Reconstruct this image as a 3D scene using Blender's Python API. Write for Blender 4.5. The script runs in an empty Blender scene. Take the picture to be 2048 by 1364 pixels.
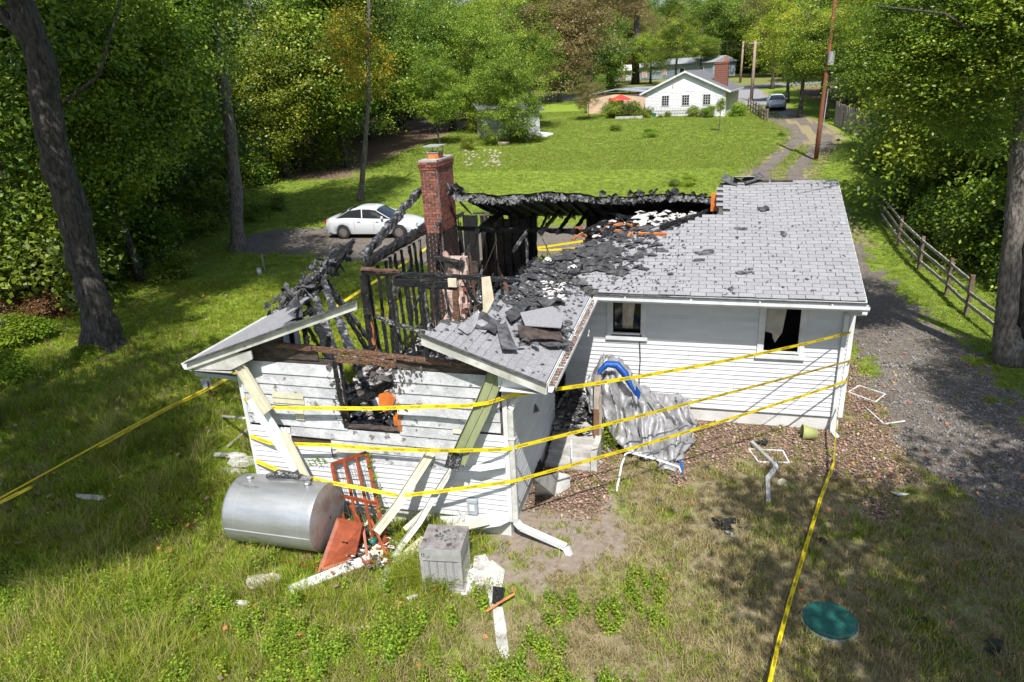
import bpy, math, random
import numpy as np
from mathutils import Vector, Matrix, noise as mnoise
RR=random.Random(3); U=RR.uniform
random.seed(7); rng=np.random.default_rng(7)
SC=bpy.context.scene; COL=SC.collection; PI=math.pi
# ---------------------------------------------------------------- camera, sky, sun, exposure
CP=Vector((-3.0276,-14.3273,7.2767)); YAW,PITCH,ROLL,FPX=-0.271966,0.360889,-0.048691,1401.947
def cam_axes():
    f=Vector((math.sin(YAW)*math.cos(PITCH),math.cos(YAW)*math.cos(PITCH),-math.sin(PITCH)))
    r=Vector((math.cos(YAW),-math.sin(YAW),0)); u=r.cross(f)
    return math.cos(ROLL)*r+math.sin(ROLL)*u, -math.sin(ROLL)*r+math.cos(ROLL)*u, f
CR,CU,CF=cam_axes()
cd=bpy.data.cameras.new('camera'); cam=bpy.data.objects.new('camera',cd); COL.objects.link(cam); SC.camera=cam
cd.sensor_width=36; cd.lens=36*FPX/2048; cd.clip_end=2000; cd.clip_start=.1
cam.matrix_world=Matrix(((CR.x,CU.x,-CF.x,CP.x),(CR.y,CU.y,-CF.y,CP.y),(CR.z,CU.z,-CF.z,CP.z),(0,0,0,1)))
SUND=Vector((-.27,1,-1.45)).normalized()           # direction the sunlight travels
sun_el=math.asin(-SUND.z); sun_az=math.atan2(-SUND.x,-SUND.y)   # azimuth clockwise from +Y
w=bpy.data.worlds.new('World'); SC.world=w; w.use_nodes=True
nt=w.node_tree; sky=nt.nodes.new('ShaderNodeTexSky'); sky.sky_type='NISHITA'; sky.sun_disc=False
sky.sun_elevation=sun_el; sky.sun_rotation=sun_az; sky.air_density=1.0; sky.dust_density=1.5
bg=nt.nodes['Background']; bg.inputs['Strength'].default_value=.125; nt.links.new(sky.outputs[0],bg.inputs[0])
sl=bpy.data.lights.new('sun','SUN'); sl.energy=5.0; sl.angle=math.radians(.5); sl.color=(1,.96,.90)
so=bpy.data.objects.new('sun',sl); COL.objects.link(so); so.rotation_euler=SUND.to_track_quat('-Z','Y').to_euler(); so.location=(20,-40,60)
SC.view_settings.view_transform='Standard'; SC.view_settings.look='None'; SC.view_settings.gamma=1; SC.view_settings.use_curve_mapping=False
SC.view_settings.exposure=.58
SC.render.engine='CYCLES'
SC.cycles.max_bounces=6; SC.cycles.diffuse_bounces=3; SC.cycles.transparent_max_bounces=6
# ---------------------------------------------------------------- layout helpers (surveyed pixel -> real point on a real surface)
def ray(px,py): return CF+CR*((px-1024)/FPX)-CU*((py-682)/FPX)
def PY(px,py,Y):
    d=ray(px,py); return CP+d*((Y-CP.y)/d.y)
def PX(px,py,X):
    d=ray(px,py); return CP+d*((X-CP.x)/d.x)
def PZ(px,py,z=0.):
    d=ray(px,py); return CP+d*((z-CP.z)/d.z)
def hgt(x,y):
    t=min(y,90)-12
    a=max(0,.05*(t*.5+math.sqrt(t*t*.25+4))-.02)+(.03*(y-90) if y>90 else 0)
    n=.05*math.sin(x*.31+1.3)*math.sin(y*.27)+.025*math.sin(x*.9)*math.cos(y*.8+.4)
    k=max(abs(x+5)-8,0)/4+max(-y-8,0)/4+max(y-9,0)/4
    return a+n*min(1,k)
def G(px,py,dz=0.):
    d=ray(px,py); t=8.
    for _ in range(3000):
        p=CP+d*t
        if p.z<=hgt(p.x,p.y)+dz: break
        t+=.05 if t<80 else .2
    return Vector((p.x,p.y,hgt(p.x,p.y)+dz))
def GP(x,y,dz=0.): return Vector((x,y,hgt(x,y)+dz))
# ---------------------------------------------------------------- materials
def mat(name,col,rough=.8,col2=None,nscale=6.,metal=0.,bump=0.,bscale=30.,objvar=0.,col3=None,n3=1.5,t3=.6,spec=.4,detail=6.,stretch=None,lo=.4,hi=.6,faceattr=0.,w3=.08,bdist=.02):
    m=bpy.data.materials.new(name); m.use_nodes=True; N=m.node_tree; nd=N.nodes; L=N.links
    b=nd['Principled BSDF']; b.inputs['Roughness'].default_value=rough; b.inputs['Metallic'].default_value=metal
    b.inputs['Specular IOR Level'].default_value=spec
    tc=nd.new('ShaderNodeTexCoord'); src=tc.outputs['Object']
    if objvar:
        oi0=nd.new('ShaderNodeObjectInfo'); mu=nd.new('ShaderNodeMath'); mu.operation='MULTIPLY'; mu.inputs[1].default_value=37.; L.new(oi0.outputs['Random'],mu.inputs[0]); va=nd.new('ShaderNodeVectorMath'); L.new(src,va.inputs[0]); L.new(mu.outputs[0],va.inputs[1]); src=va.outputs[0]
    if stretch:
        mp=nd.new('ShaderNodeMapping'); mp.inputs['Scale'].default_value=stretch; L.new(src,mp.inputs[0]); src=mp.outputs[0]
    def nz(scale,det=detail):
        n=nd.new('ShaderNodeTexNoise'); n.inputs['Scale'].default_value=scale; n.inputs['Detail'].default_value=det; n.inputs['Roughness'].default_value=.62
        L.new(src,n.inputs['Vector']); return n
    def ramp(fac,a,c):
        r=nd.new('ShaderNodeMapRange'); r.inputs[1].default_value=a; r.inputs[2].default_value=c; L.new(fac,r.inputs[0]); return r.outputs[0]
    def mix(f,a,c):
        x=nd.new('ShaderNodeMix'); x.data_type='RGBA'
        if isinstance(f,float): x.inputs[0].default_value=f
        else: L.new(f,x.inputs[0])
        for i,v in ((6,a),(7,c)):
            if isinstance(v,tuple): x.inputs[i].default_value=(*v,1)
            else: L.new(v,x.inputs[i])
        return x.outputs[2]
    c=col
    if col2: c=mix(ramp(nz(nscale).outputs[0],lo,hi),col,col2)
    if col3: c=mix(ramp(nz(n3).outputs[0],t3,t3+w3),c,col3)
    if objvar or faceattr:
        hs=nd.new('ShaderNodeHueSaturation')
        if isinstance(c,tuple): hs.inputs['Color'].default_value=(*c,1)
        else: L.new(c,hs.inputs['Color'])
        if objvar: oi=nd.new('ShaderNodeObjectInfo'); f=oi.outputs['Random']; v=objvar
        else: at=nd.new('ShaderNodeAttribute'); at.attribute_name='v'; f=at.outputs['Fac']; v=faceattr
        mr=nd.new('ShaderNodeMapRange'); mr.inputs[3].default_value=1-v; mr.inputs[4].default_value=1+v; L.new(f,mr.inputs[0]); L.new(mr.outputs[0],hs.inputs['Value'])
        c=hs.outputs[0]
    if isinstance(c,tuple): b.inputs['Base Color'].default_value=(*c,1)
    else: L.new(c,b.inputs['Base Color'])
    if bump:
        bp=nd.new('ShaderNodeBump'); bp.inputs['Strength'].default_value=bump; bp.inputs['Distance'].default_value=bdist; L.new(nz(bscale).outputs[0],bp.inputs['Height']); L.new(bp.outputs[0],b.inputs['Normal'])
    return m
M={}
M['vinyl']=mat('vinyl_siding',(.57,.585,.60),.5,(.50,.51,.53),1.2,objvar=.06,col3=(.38,.39,.38),n3=1.1,t3=.62,w3=.3)
M['paint']=mat('old_white_paint',(.50,.51,.525),.75,(.36,.37,.385),3.5,bump=.9,bscale=18,col3=(.15,.135,.125),n3=5,t3=.60,w3=.05,objvar=.10)
M['trim']=mat('white_trim',(.62,.635,.64),.45,(.50,.51,.51),3,col3=(.3,.3,.28),n3=5,t3=.7)
M['trim_dirty']=mat('weathered_trim',(.52,.52,.49),.6,(.34,.34,.31),3,col3=(.16,.15,.13),n3=4,t3=.6,w3=.15)
M['beige']=mat('beige_vinyl_back',(.50,.48,.36),.6,(.40,.385,.28),3,bump=.2,bscale=10)
M['olive']=mat('olive_aluminium',(.17,.20,.10),.5,(.25,.27,.15),2.5,stretch=(1,1,.3),col3=(.05,.05,.04),n3=2,t3=.66,w3=.2)
M['shingle']=mat('grey_shingle',(.215,.215,.23),.9,(.30,.30,.315),40,bump=.5,bscale=120,objvar=.07,col3=(.19,.19,.20),n3=1.,t3=.6,w3=.3)
M['shingle_joined']=mat('grey_shingle_far',(.215,.215,.23),.9,(.30,.30,.315),40,bump=.5,bscale=120,faceattr=.07,col3=(.15,.15,.16),n3=1.0,t3=.64,w3=.22)
M['shingle_dark']=mat('sooty_shingle',(.035,.035,.038),.85,(.10,.10,.105),9,bump=.9,bscale=40,objvar=.3,col3=(.22,.22,.225),n3=3,t3=.66,w3=.08)
M['deck']=mat('roof_deck',(.035,.033,.032),.9,(.09,.085,.08),8,bump=.5)
def charmat(name,base,ash,amt,blue=False):
    m=bpy.data.materials.new(name); m.use_nodes=True; N=m.node_tree; nd=N.nodes; L=N.links; b=nd['Principled BSDF']
    tc=nd.new('ShaderNodeTexCoord'); vo=nd.new('ShaderNodeTexVoronoi'); vo.feature='DISTANCE_TO_EDGE'; vo.inputs['Scale'].default_value=22
    L.new(tc.outputs['Object'],vo.inputs['Vector'])
    n=nd.new('ShaderNodeTexNoise'); n.inputs['Scale'].default_value=7; n.inputs['Detail'].default_value=8; n.inputs['Roughness'].default_value=.7; L.new(tc.outputs['Object'],n.inputs['Vector'])
    r=nd.new('ShaderNodeMapRange'); r.inputs[1].default_value=amt; r.inputs[2].default_value=amt+.12; L.new(n.outputs[0],r.inputs[0])
    x=nd.new('ShaderNodeMix'); x.data_type='RGBA'; L.new(r.outputs[0],x.inputs[0]); x.inputs[6].default_value=(*base,1); x.inputs[7].default_value=(*ash,1)
    L.new(x.outputs[2],b.inputs['Base Color']); b.inputs['Roughness'].default_value=.42; b.inputs['Specular IOR Level'].default_value=.6
    mr=nd.new('ShaderNodeMapRange'); mr.inputs[2].default_value=.12; L.new(vo.outputs['Distance'],mr.inputs[0])
    ad=nd.new('ShaderNodeMath'); ad.operation='ADD'; L.new(mr.outputs[0],ad.inputs[0]); L.new(n.outputs[0],ad.inputs[1])
    bp=nd.new('ShaderNodeBump'); bp.inputs['Strength'].default_value=.9; bp.inputs['Distance'].default_value=.02; L.new(ad.outputs[0],bp.inputs['Height']); L.new(bp.outputs[0],b.inputs['Normal'])
    return m
M['char']=charmat('charred_wood',(.012,.012,.013),(.10,.10,.11),.60)
M['char_ash']=charmat('ash_coated_wood',(.03,.03,.032),(.30,.30,.31),.50)
M['char_brown']=charmat('scorched_wood',(.16,.085,.05),(.03,.025,.022),.52)
M['scorch']=mat('scorched_board',(.085,.062,.05),.85,(.03,.026,.024),5,bump=.4,bscale=20,stretch=(1,1,3))
M['raw']=mat('freshly_exposed_wood',(.50,.19,.06),.8,(.28,.10,.04),6,bump=.3,objvar=.15)
M['orange']=mat('orange_board',(.60,.17,.025),.6,(.42,.12,.03),4,bump=.3)
M['fringe']=mat('ash_grey_shreds',(.20,.20,.205),.8,(.05,.05,.052),7,bump=.8,bscale=30,col3=(.34,.34,.35),n3=5,t3=.6)
M['soot']=mat('soot_stain',(.05,.045,.042),.9,(.12,.11,.10),9)
M['ash']=mat('ash_debris',(.05,.048,.05),.95,(.34,.32,.31),9,bump=1.,bscale=16,col3=(.014,.014,.015),n3=5,t3=.5,w3=.08)
M['ashwhite']=mat('white_debris',(.62,.61,.60),.9,(.36,.34,.33),8,bump=.8,bscale=30)
M['pinkwall']=mat('fire_worn_masonry',(.42,.27,.215),.9,(.48,.40,.36),5,bump=1.,bscale=14,col3=(.03,.028,.028),n3=2.8,t3=.54,w3=.12)
M['brick']=mat('red_brick',(.24,.085,.055),.85,(.15,.055,.04),14,bump=.5,bscale=60,objvar=.42)
M['mortar']=mat('mortar',(.40,.35,.31),.95,(.13,.11,.10),20,bump=.4)
M['conc']=mat('concrete',(.42,.41,.39),.9,(.30,.29,.27),4,bump=.4,bscale=40,col3=(.16,.15,.13),n3=2.5,t3=.58,w3=.1)
M['found']=mat('painted_foundation',(.56,.56,.545),.8,(.47,.46,.44),2.5,bump=.3,bscale=25,col3=(.38,.35,.31),n3=1.5,t3=.62,w3=.2)
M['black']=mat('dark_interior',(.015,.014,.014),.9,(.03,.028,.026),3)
M['glass']=mat('smoked_glass',(.02,.022,.025),.06,spec=.8)
M['steel']=mat('galvanised_steel',(.42,.43,.44),.42,(.50,.51,.53),3,metal=.75,bump=.08,bscale=8,col3=(.30,.29,.28),n3=4,t3=.62,w3=.1,stretch=(.5,2,2))
M['steel_rust']=mat('tank_end_steel',(.34,.32,.32),.5,(.26,.20,.18),3,metal=.6,col3=(.24,.12,.08),n3=1.8,t3=.52,w3=.25)
M['weld']=mat('weld_bead',(.55,.55,.56),.4,metal=.6)
M['metal_grey']=mat('grey_metal',(.30,.30,.29),.5,(.38,.38,.37),6,metal=.2,col3=(.12,.11,.11),n3=3,t3=.6,w3=.1)
M['ac_top']=mat('scorched_lid',(.26,.25,.25),.6,(.16,.14,.14),4,col3=(.05,.045,.045),n3=7,t3=.58,w3=.06)
M['ac_fin']=mat('fine_grey_coil',(.40,.39,.40),.6,(.27,.26,.26),30,bump=.6,bscale=160,stretch=(1,1,6))
M['meterbox']=mat('grey_enamel',(.33,.37,.40),.45,(.28,.31,.34),5)
M['paper']=mat('paper_label',(.75,.74,.70),.8)
M['redwood']=mat('red_stained_wood',(.27,.06,.018),.5,(.17,.035,.012),3,bump=.3,bscale=20,stretch=(1,1,3),col3=(.34,.24,.2),n3=3,t3=.66,w3=.15)
M['rust']=mat('rusty_pipe',(.22,.07,.03),.85,(.12,.04,.02),9,bump=.5)
M['silver']=mat('silver_tarp',(.27,.27,.28),.36,(.17,.17,.175),7,bump=1.,bscale=9,spec=.7,col3=(.09,.09,.09),n3=2.2,t3=.55,w3=.2)
M['blue']=mat('blue_tarp',(.008,.085,.36),.4,(.006,.05,.24),6,bump=.8,bscale=12)
M['post']=mat('grey_weathered_wood',(.33,.29,.25),.85,(.22,.19,.16),5,bump=.5,bscale=25,stretch=(2,2,.4))
M['postb']=mat('brown_weathered_wood',(.20,.10,.055),.85,(.12,.06,.035),5,bump=.5,stretch=(2,2,.4))
M['pot']=mat('olive_plastic',(.30,.32,.12),.5,(.25,.27,.10),4)
M['greenlid']=mat('green_lid',(.012,.10,.075),.5,(.02,.13,.10),5,col3=(.06,.14,.11),n3=2,t3=.6,bump=.2)
M['mesh']=mat('dark_fly_screen',(.10,.075,.06),.9,(.16,.10,.07),7,bump=.6,bscale=20)
M['tape']=mat('yellow_tape',(.68,.54,.012),.35,(.58,.45,.01),5,spec=.5)
M['ink']=mat('black_print',(.012,.012,.01),.5)
M['bark']=mat('grey_bark',(.10,.088,.08),.95,(.035,.03,.026),4,bump=1.,bdist=.09,bscale=5,stretch=(3,3,.9),objvar=.2,col3=(.19,.18,.165),n3=2.6,t3=.58,w3=.12)
M['bark_pale']=mat('pale_bark',(.20,.18,.16),.95,(.08,.07,.06),5,bump=1.,bdist=.07,bscale=6,stretch=(3,3,.9),col3=(.06,.055,.045),n3=2.4,t3=.56,w3=.15)
M['pole']=mat('utility_pole_wood',(.24,.085,.04),.85,(.16,.06,.03),4,stretch=(3,3,.3),bump=.4)
M['poleg']=mat('grey_pole_wood',(.34,.25,.18),.85,(.24,.19,.15),4,stretch=(3,3,.3),bump=.4)
M['rail']=mat('silvered_fence_rail',(.36,.33,.29),.9,(.24,.20,.17),5,bump=.5,stretch=(3,3,3),objvar=.15)
M['rail_d']=mat('brown_fence_post',(.11,.075,.05),.9,(.17,.13,.1),5,bump=.5)
M['car']=mat('silver_white_paint',(.50,.52,.54),.22,spec=.6)
M['car2']=mat('silver_blue_paint',(.42,.46,.52),.22,spec=.6)
M['tyre']=mat('tyre_rubber',(.02,.02,.02),.8)
M['rim']=mat('steel_rim',(.22,.20,.19),.45,metal=.5)
M['red']=mat('red_lens',(.45,.01,.01),.2)
M['lamp']=mat('clear_lens',(.6,.6,.6),.1)
M['redcloth']=mat('red_cloth',(.6,.04,.03),.7)
M['roofdark']=mat('dark_roof',(.10,.10,.11),.9,(.15,.15,.16),6)
M['roofgrey']=mat('grey_blue_roof',(.22,.24,.27),.9,(.28,.30,.33),6)
M['wallwhite']=mat('white_house_wall',(.72,.72,.75),.7,(.64,.64,.67),2)
M['wallblue']=mat('blue_grey_wall',(.24,.29,.33),.8,(.20,.25,.29),2)
M['wallpeach']=mat('peach_wall',(.60,.42,.30),.8,(.5,.36,.26),2)
M['shedwall']=mat('old_shed_wall',(.52,.53,.54),.8,(.36,.37,.37),4)
M['road']=mat('asphalt_road',(.20,.20,.21),.9,(.26,.26,.27),3,bump=.3)
M['wire']=mat('wire',(.05,.05,.05),.6)
M['curtain']=mat('ivory_curtain',(.55,.48,.38),.9,(.40,.34,.27),5,bump=.4)
M['shade_cloth']=mat('torn_window_shade',(.42,.40,.34),.9,(.34,.32,.27),5,bump=.4)
M['cream']=mat('pale_debris',(.62,.56,.42),.8,(.5,.44,.32),5)
M['blueash']=mat('bluish_ash',(.04,.055,.065),.85,(.15,.17,.19),9,bump=1.,bscale=18,col3=(.01,.01,.012),n3=4,t3=.5,w3=.1)
M['log']=mat('cut_log',(.42,.36,.30),.9,(.3,.25,.2),5)

def leafmat(name,cols,var=.25,trans=.42,sp=.5):
    m=bpy.data.materials.new(name); m.use_nodes=True; N=m.node_tree; nd=N.nodes; L=N.links; b=nd['Principled BSDF']
    at=nd.new('ShaderNodeAttribute'); at.attribute_name='v'; cr=nd.new('ShaderNodeValToRGB'); e=cr.color_ramp.elements
    while len(e)<len(cols): e.new(.5)
    for i,c in enumerate(cols): e[i].position=i/(len(cols)-1) if i<len(cols)-1 else 1.; e[i].color=(*c,1)
    L.new(at.outputs['Fac'],cr.inputs[0])
    oi=nd.new('ShaderNodeObjectInfo'); hs=nd.new('ShaderNodeHueSaturation')
    mr=nd.new('ShaderNodeMapRange'); mr.inputs[3].default_value=1-var; mr.inputs[4].default_value=1+var; L.new(oi.outputs['Random'],mr.inputs[0]); L.new(mr.outputs[0],hs.inputs['Value'])
    ma=nd.new('ShaderNodeMath'); ma.operation='MULTIPLY'; ma.inputs[1].default_value=7.31; L.new(oi.outputs['Random'],ma.inputs[0])
    fr=nd.new('ShaderNodeMath'); fr.operation='FRACT'; L.new(ma.outputs[0],fr.inputs[0])
    mh=nd.new('ShaderNodeMapRange'); mh.inputs[3].default_value=.474; mh.inputs[4].default_value=.506; L.new(fr.outputs[0],mh.inputs[0]); L.new(mh.outputs[0],hs.inputs['Hue'])
    L.new(cr.outputs[0],hs.inputs['Color']); L.new(hs.outputs[0],b.inputs['Base Color']); b.inputs['Roughness'].default_value=.42 if sp>.3 else .6; b.inputs['Specular IOR Level'].default_value=sp
    tr=nd.new('ShaderNodeBsdfTranslucent'); L.new(hs.outputs[0],tr.inputs[0]); mx=nd.new('ShaderNodeMixShader'); mx.inputs[0].default_value=trans
    L.new(b.outputs[0],mx.inputs[1]); L.new(tr.outputs[0],mx.inputs[2]); L.new(mx.outputs[0],nd['Material Output'].inputs[0])
    return m
M['leaf']=leafmat('leaves_green',[(.04,.10,.012),(.115,.205,.018),(.24,.35,.028),(.52,.56,.07)])
M['leaf_dark']=leafmat('leaves_dark_green',[(.025,.075,.014),(.08,.15,.018),(.18,.28,.027),(.42,.49,.07)])
M['leaf_bright']=leafmat('leaves_bright_green',[(.07,.14,.014),(.15,.25,.022),(.24,.37,.035),(.42,.50,.07)],.12)
M['leaf_yellow']=leafmat('leaves_yellowing',[(.10,.18,.015),(.26,.28,.02),(.46,.36,.02),(.50,.20,.02)],.12)
M['leaf_lime']=leafmat('leaves_lime',[(.16,.24,.02),(.26,.34,.025),(.36,.42,.03),(.45,.45,.05)],.1)
M['leaf_olive']=leafmat('leaves_olive_brown',[(.13,.13,.03),(.20,.19,.05),(.28,.23,.085),(.33,.23,.12)],.15)
M['leaf_red']=leafmat('leaves_reddish',[(.06,.10,.02),(.16,.09,.04),(.26,.11,.05),(.30,.16,.08)],.2)
M['grass']=leafmat('grass_blades',[(.08,.16,.010),(.165,.275,.015),(.29,.38,.028),(.48,.45,.14)],.28,.45,.2)
M['grass_dry']=leafmat('dry_grass_blades',[(.15,.17,.04),(.26,.24,.09),(.38,.32,.16),(.50,.42,.25)],.22,.35,.2)
M['weed']=leafmat('weed_leaves',[(.09,.18,.012),(.15,.27,.016),(.23,.36,.025),(.34,.44,.05)],.2,.4,.3)
M['lawn']=leafmat('mown_lawn_blades',[(.10,.17,.014),(.155,.24,.02),(.23,.32,.033),(.33,.39,.07)],.15,.3)
M['fallen']=leafmat('fallen_leaves',[(.16,.115,.08),(.26,.19,.135),(.36,.28,.205),(.36,.20,.11)],.25,.12)
M['orangeleaf']=leafmat('orange_leaves',[(.42,.15,.03),(.5,.2,.05),(.48,.24,.10),(.36,.12,.04)],.2,.15)
# ---------------------------------------------------------------- mesh helpers
class MB:
    def __init__(s): s.v=[]; s.f=[]
    def add(s,vs,fs):
        o=len(s.v); s.v+= [tuple(v) for v in vs]; s.f+=[tuple(i+o for i in f) for f in fs]; return s
    def box(s,c,d,R=None,taper=1.):
        hx,hy,hz=d[0]/2,d[1]/2,d[2]/2; vs=[]
        for z in (-hz,hz):
            t=1. if z<0 else taper
            for x,y in ((-hx,-hy),(hx,-hy),(hx,hy),(-hx,hy)):
                v=Vector((x*t,y*t,z)); v=R@v if R else v; vs.append(v+Vector(c))
        return s.add(vs,[(3,2,1,0),(4,5,6,7),(0,1,5,4),(1,2,6,5),(2,3,7,6),(3,0,4,7)])
    def bb(s,a,b): # box from min to max
        a=Vector(a);b=Vector(b); return s.box((a+b)/2,b-a)
    def quad(s,*p): return s.add(p,[tuple(range(len(p)))])
    def bar(s,p0,p1,w,h,up=(0,0,1)):
        p0=Vector(p0);p1=Vector(p1); d=(p1-p0); L=d.length; d.normalize(); up=Vector(up)
        x=d.cross(up)
        if x.length<1e-3: x=d.cross(Vector((1,0,0)))
        x.normalize(); z=x.cross(d); R=Matrix((x,d,z)).transposed()
        return s.box((p0+p1)/2,(w,L,h),R)
    def tube(s,pts,rs,n=8,cap=True):
        pts=[Vector(p) for p in pts]; k=len(pts); vs=[]; 
        if not hasattr(rs,'__len__'): rs=[rs]*k
        ref=Vector((.13,.21,1)) if abs((pts[-1]-pts[0]).normalized().z)<.9 else Vector((1,.2,.1))
        for i,p in enumerate(pts):
            d=(pts[min(i+1,k-1)]-pts[max(i-1,0)]).normalized(); x=d.cross(ref).normalized(); y=x.cross(d)
            for j in range(n):
                a=2*PI*j/n; vs.append(p+x*math.cos(a)*rs[i]+y*math.sin(a)*rs[i])
        fs=[(i*n+j,i*n+(j+1)%n,(i+1)*n+(j+1)%n,(i+1)*n+j) for i in range(k-1) for j in range(n)]
        if cap: fs+= [tuple(range(n))[::-1],tuple((k-1)*n+j for j in range(n))]
        return s.add(vs,fs)
    def timber(s,p0,p1,w,h,up=(0,0,1),jit=.012,seg=None,tip0=1.,tip1=1.,rnd=random):
        p0=Vector(p0);p1=Vector(p1); d=p1-p0; L=d.length; d.normalize(); up=Vector(up)
        x=d.cross(up)
        if x.length<1e-3: x=d.cross(Vector((1,0,0)))
        x.normalize(); z=x.cross(d); seg=seg or max(3,int(L/.13)); vs=[]
        prof=[(-.5,-.35),(-.35,-.5),(.35,-.5),(.5,-.35),(.5,.35),(.35,.5),(-.35,.5),(-.5,.35)]
        bx=0;bz=0
        for i in range(seg+1):
            t=i/seg; c=p0+(p1-p0)*t; sc=1.
            if t<.18: sc=tip0+(1-tip0)*t/.18
            if t>.82: sc=tip1+(1-tip1)*(1-t)/.18
            bx+=rnd.uniform(-jit,jit)*.5; bz+=rnd.uniform(-jit,jit)*.5; sc*=rnd.uniform(.82,1.05)
            for a,b in prof: vs.append(c+x*(a*w*sc+bx+rnd.uniform(-jit,jit))+z*(b*h*sc+bz+rnd.uniform(-jit,jit))+d*rnd.uniform(-jit,jit))
        fs=[(i*8+j,i*8+(j+1)%8,(i+1)*8+(j+1)%8,(i+1)*8+j) for i in range(seg) for j in range(8)]
        fs+=[tuple(range(8))[::-1],tuple(seg*8+j for j in range(8))]
        return s.add(vs,fs)
    def slab(s,pts,thick,nrm=(0,0,1)): # polygon (3D points), extruded downwards along -nrm
        n=Vector(nrm)*thick; k=len(pts); a=[Vector(p) for p in pts]; b=[p-n for p in a]
        return s.add(a+b,[tuple(range(k)),tuple(range(k,2*k))[::-1]]+[(i,k+i,k+(i+1)%k,(i+1)%k) for i in range(k)])
    def grid(s,P): # P[i][j]
        n=len(P);m=len(P[0]); return s.add([p for r in P for p in r],[(i*m+j,i*m+j+1,(i+1)*m+j+1,(i+1)*m+j) for i in range(n-1) for j in range(m-1)])
    def mesh(s,name,m,smooth=False,vattr=False):
        me=bpy.data.meshes.new(name); me.from_pydata(s.v,[],s.f); me.materials.append(M[m] if isinstance(m,str) else m)
        if smooth: me.polygons.foreach_set('use_smooth',[True]*len(me.polygons))
        if vattr:
            a=me.attributes.new('v','FLOAT','FACE'); a.data.foreach_set('value',rng.random(len(me.polygons)).astype(np.float32))
        me.update(); return me
    def build(s,name,m,parent=None,smooth=False,label=None,cat=None,group=None,kind=None,vattr=False,thick=0):
        if parent is not None and not isloc(parent):
            o0=wloc(parent); s.v=[(x-o0.x,y-o0.y,z-o0.z) for x,y,z in s.v] if not parent.get('_loc') else s.v
        org=None
        if parent is None and cat:   # single mesh thing: origin at its base
            xs=[v[0] for v in s.v];ys=[v[1] for v in s.v];zs=[v[2] for v in s.v]
            org=Vector(((min(xs)+max(xs))/2,(min(ys)+max(ys))/2,min(zs))); s.v=[(x-org.x,y-org.y,z-org.z) for x,y,z in s.v]
        o=bpy.data.objects.new(name,s.mesh(name,m,smooth,vattr)); COL.objects.link(o)
        if parent is not None: o.parent=parent
        if org: o.location=org
        if thick:
            md=o.modifiers.new('thickness','SOLIDIFY'); md.thickness=thick; md.offset=0
        tag(o,label,cat,group,kind); return o
def isloc(o):
    while o is not None:
        if o.get('_loc'): return True
        o=o.parent
    return False
def wloc(o):
    l=Vector((0,0,0))
    while o is not None: l=l+o.location; o=o.parent
    return l
def tag(o,label=None,cat=None,group=None,kind=None):
    if label: o['label']=label
    if cat: o['category']=cat
    if group: o['group']=group
    if kind: o['kind']=kind
    return o
def thing(name,label,cat,loc=(0,0,0),rz=0.,group=None,scale=None):
    o=bpy.data.objects.new(name,None); COL.objects.link(o); o.location=loc; o.rotation_euler=(0,0,rz); o.empty_display_size=.3
    if scale: o.scale=scale if hasattr(scale,'__len__') else (scale,)*3
    return tag(o,label,cat,group)
def inst(name,me,parent,loc=(0,0,0),rot=(0,0,0),scale=None,**k):
    o=bpy.data.objects.new(name,me); COL.objects.link(o); o.parent=parent; o.location=loc; o.rotation_euler=rot
    if scale: o.scale=scale if hasattr(scale,'__len__') else (scale,)*3
    return tag(o,**k)
def local(o): o['_loc']=1; return o
def cleanup():
    for o in bpy.data.objects:
        if '_loc' in o: del o['_loc']
def npmesh(name,verts,faces,m,v=None,smooth=False):
    me=bpy.data.meshes.new(name); k=faces.shape[1]; me.vertices.add(len(verts)); me.vertices.foreach_set('co',verts.astype(np.float32).ravel())
    me.loops.add(faces.size); me.loops.foreach_set('vertex_index',faces.astype(np.int32).ravel())
    me.polygons.add(len(faces)); me.polygons.foreach_set('loop_start',np.arange(0,faces.size,k,dtype=np.int32)); me.polygons.foreach_set('loop_total',np.full(len(faces),k,dtype=np.int32))
    if smooth: me.polygons.foreach_set('use_smooth',np.ones(len(faces),dtype=bool))
    me.materials.append(M[m]); me.update(calc_edges=True)
    if v is not None: a=me.attributes.new('v','FLOAT','FACE'); a.data.foreach_set('value',v.astype(np.float32))
    return me
def leaves(P,N,size,aspect=.6):
    """quads centred at P with normals N"""
    n=len(P); N=N/np.linalg.norm(N,axis=1,keepdims=True); r=rng.normal(size=(n,3)); U=np.cross(N,r); U/=np.linalg.norm(U,axis=1,keepdims=True); W=np.cross(N,U)
    s=(size*rng.uniform(.6,1.25,size=(n,1))) if np.isscalar(size) else size[:,None]
    V=np.stack([P-U*s*.5,P-W*s*.5*aspect+N*s*.06,P+U*s*.5,P+W*s*.5*aspect+N*s*.06],1).reshape(-1,3)
    return V,np.arange(4*n).reshape(-1,4)
# ================================================================ GROUND
def smooth(a,b,x): t=min(1,max(0,(x-a)/(b-a))); return t*t*(3-2*t)
def fbm(x,y,s,o=3):
    return mnoise.fractal(Vector((x*s,y*s,3.7)),.6,2.,o)*.5+.5
DRIVE=[(2.2,-9),(2.4,-2),(2.6,4),(2.0,10),(1.6,17),(1.3,24),(1.4,32),(3.2,39),(5.2,46),(5.3,52),(4.4,58),(3.5,66),(2.7,78),(2.2,95),(2,130)]
LOT=[(1.4,22),(-4,18.5),(-9,16.2),(-15,14.6),(-19,15.6),(-23,16)]
def pdist(x,y,pts):
    b=1e9
    for (x0,y0),(x1,y1) in zip(pts,pts[1:]):
        dx,dy=x1-x0,y1-y0; t=max(0,min(1,((x-x0)*dx+(y-y0)*dy)/(dx*dx+dy*dy))); b=min(b,math.hypot(x-x0-t*dx,y-y0-t*dy))
    return b
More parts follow.
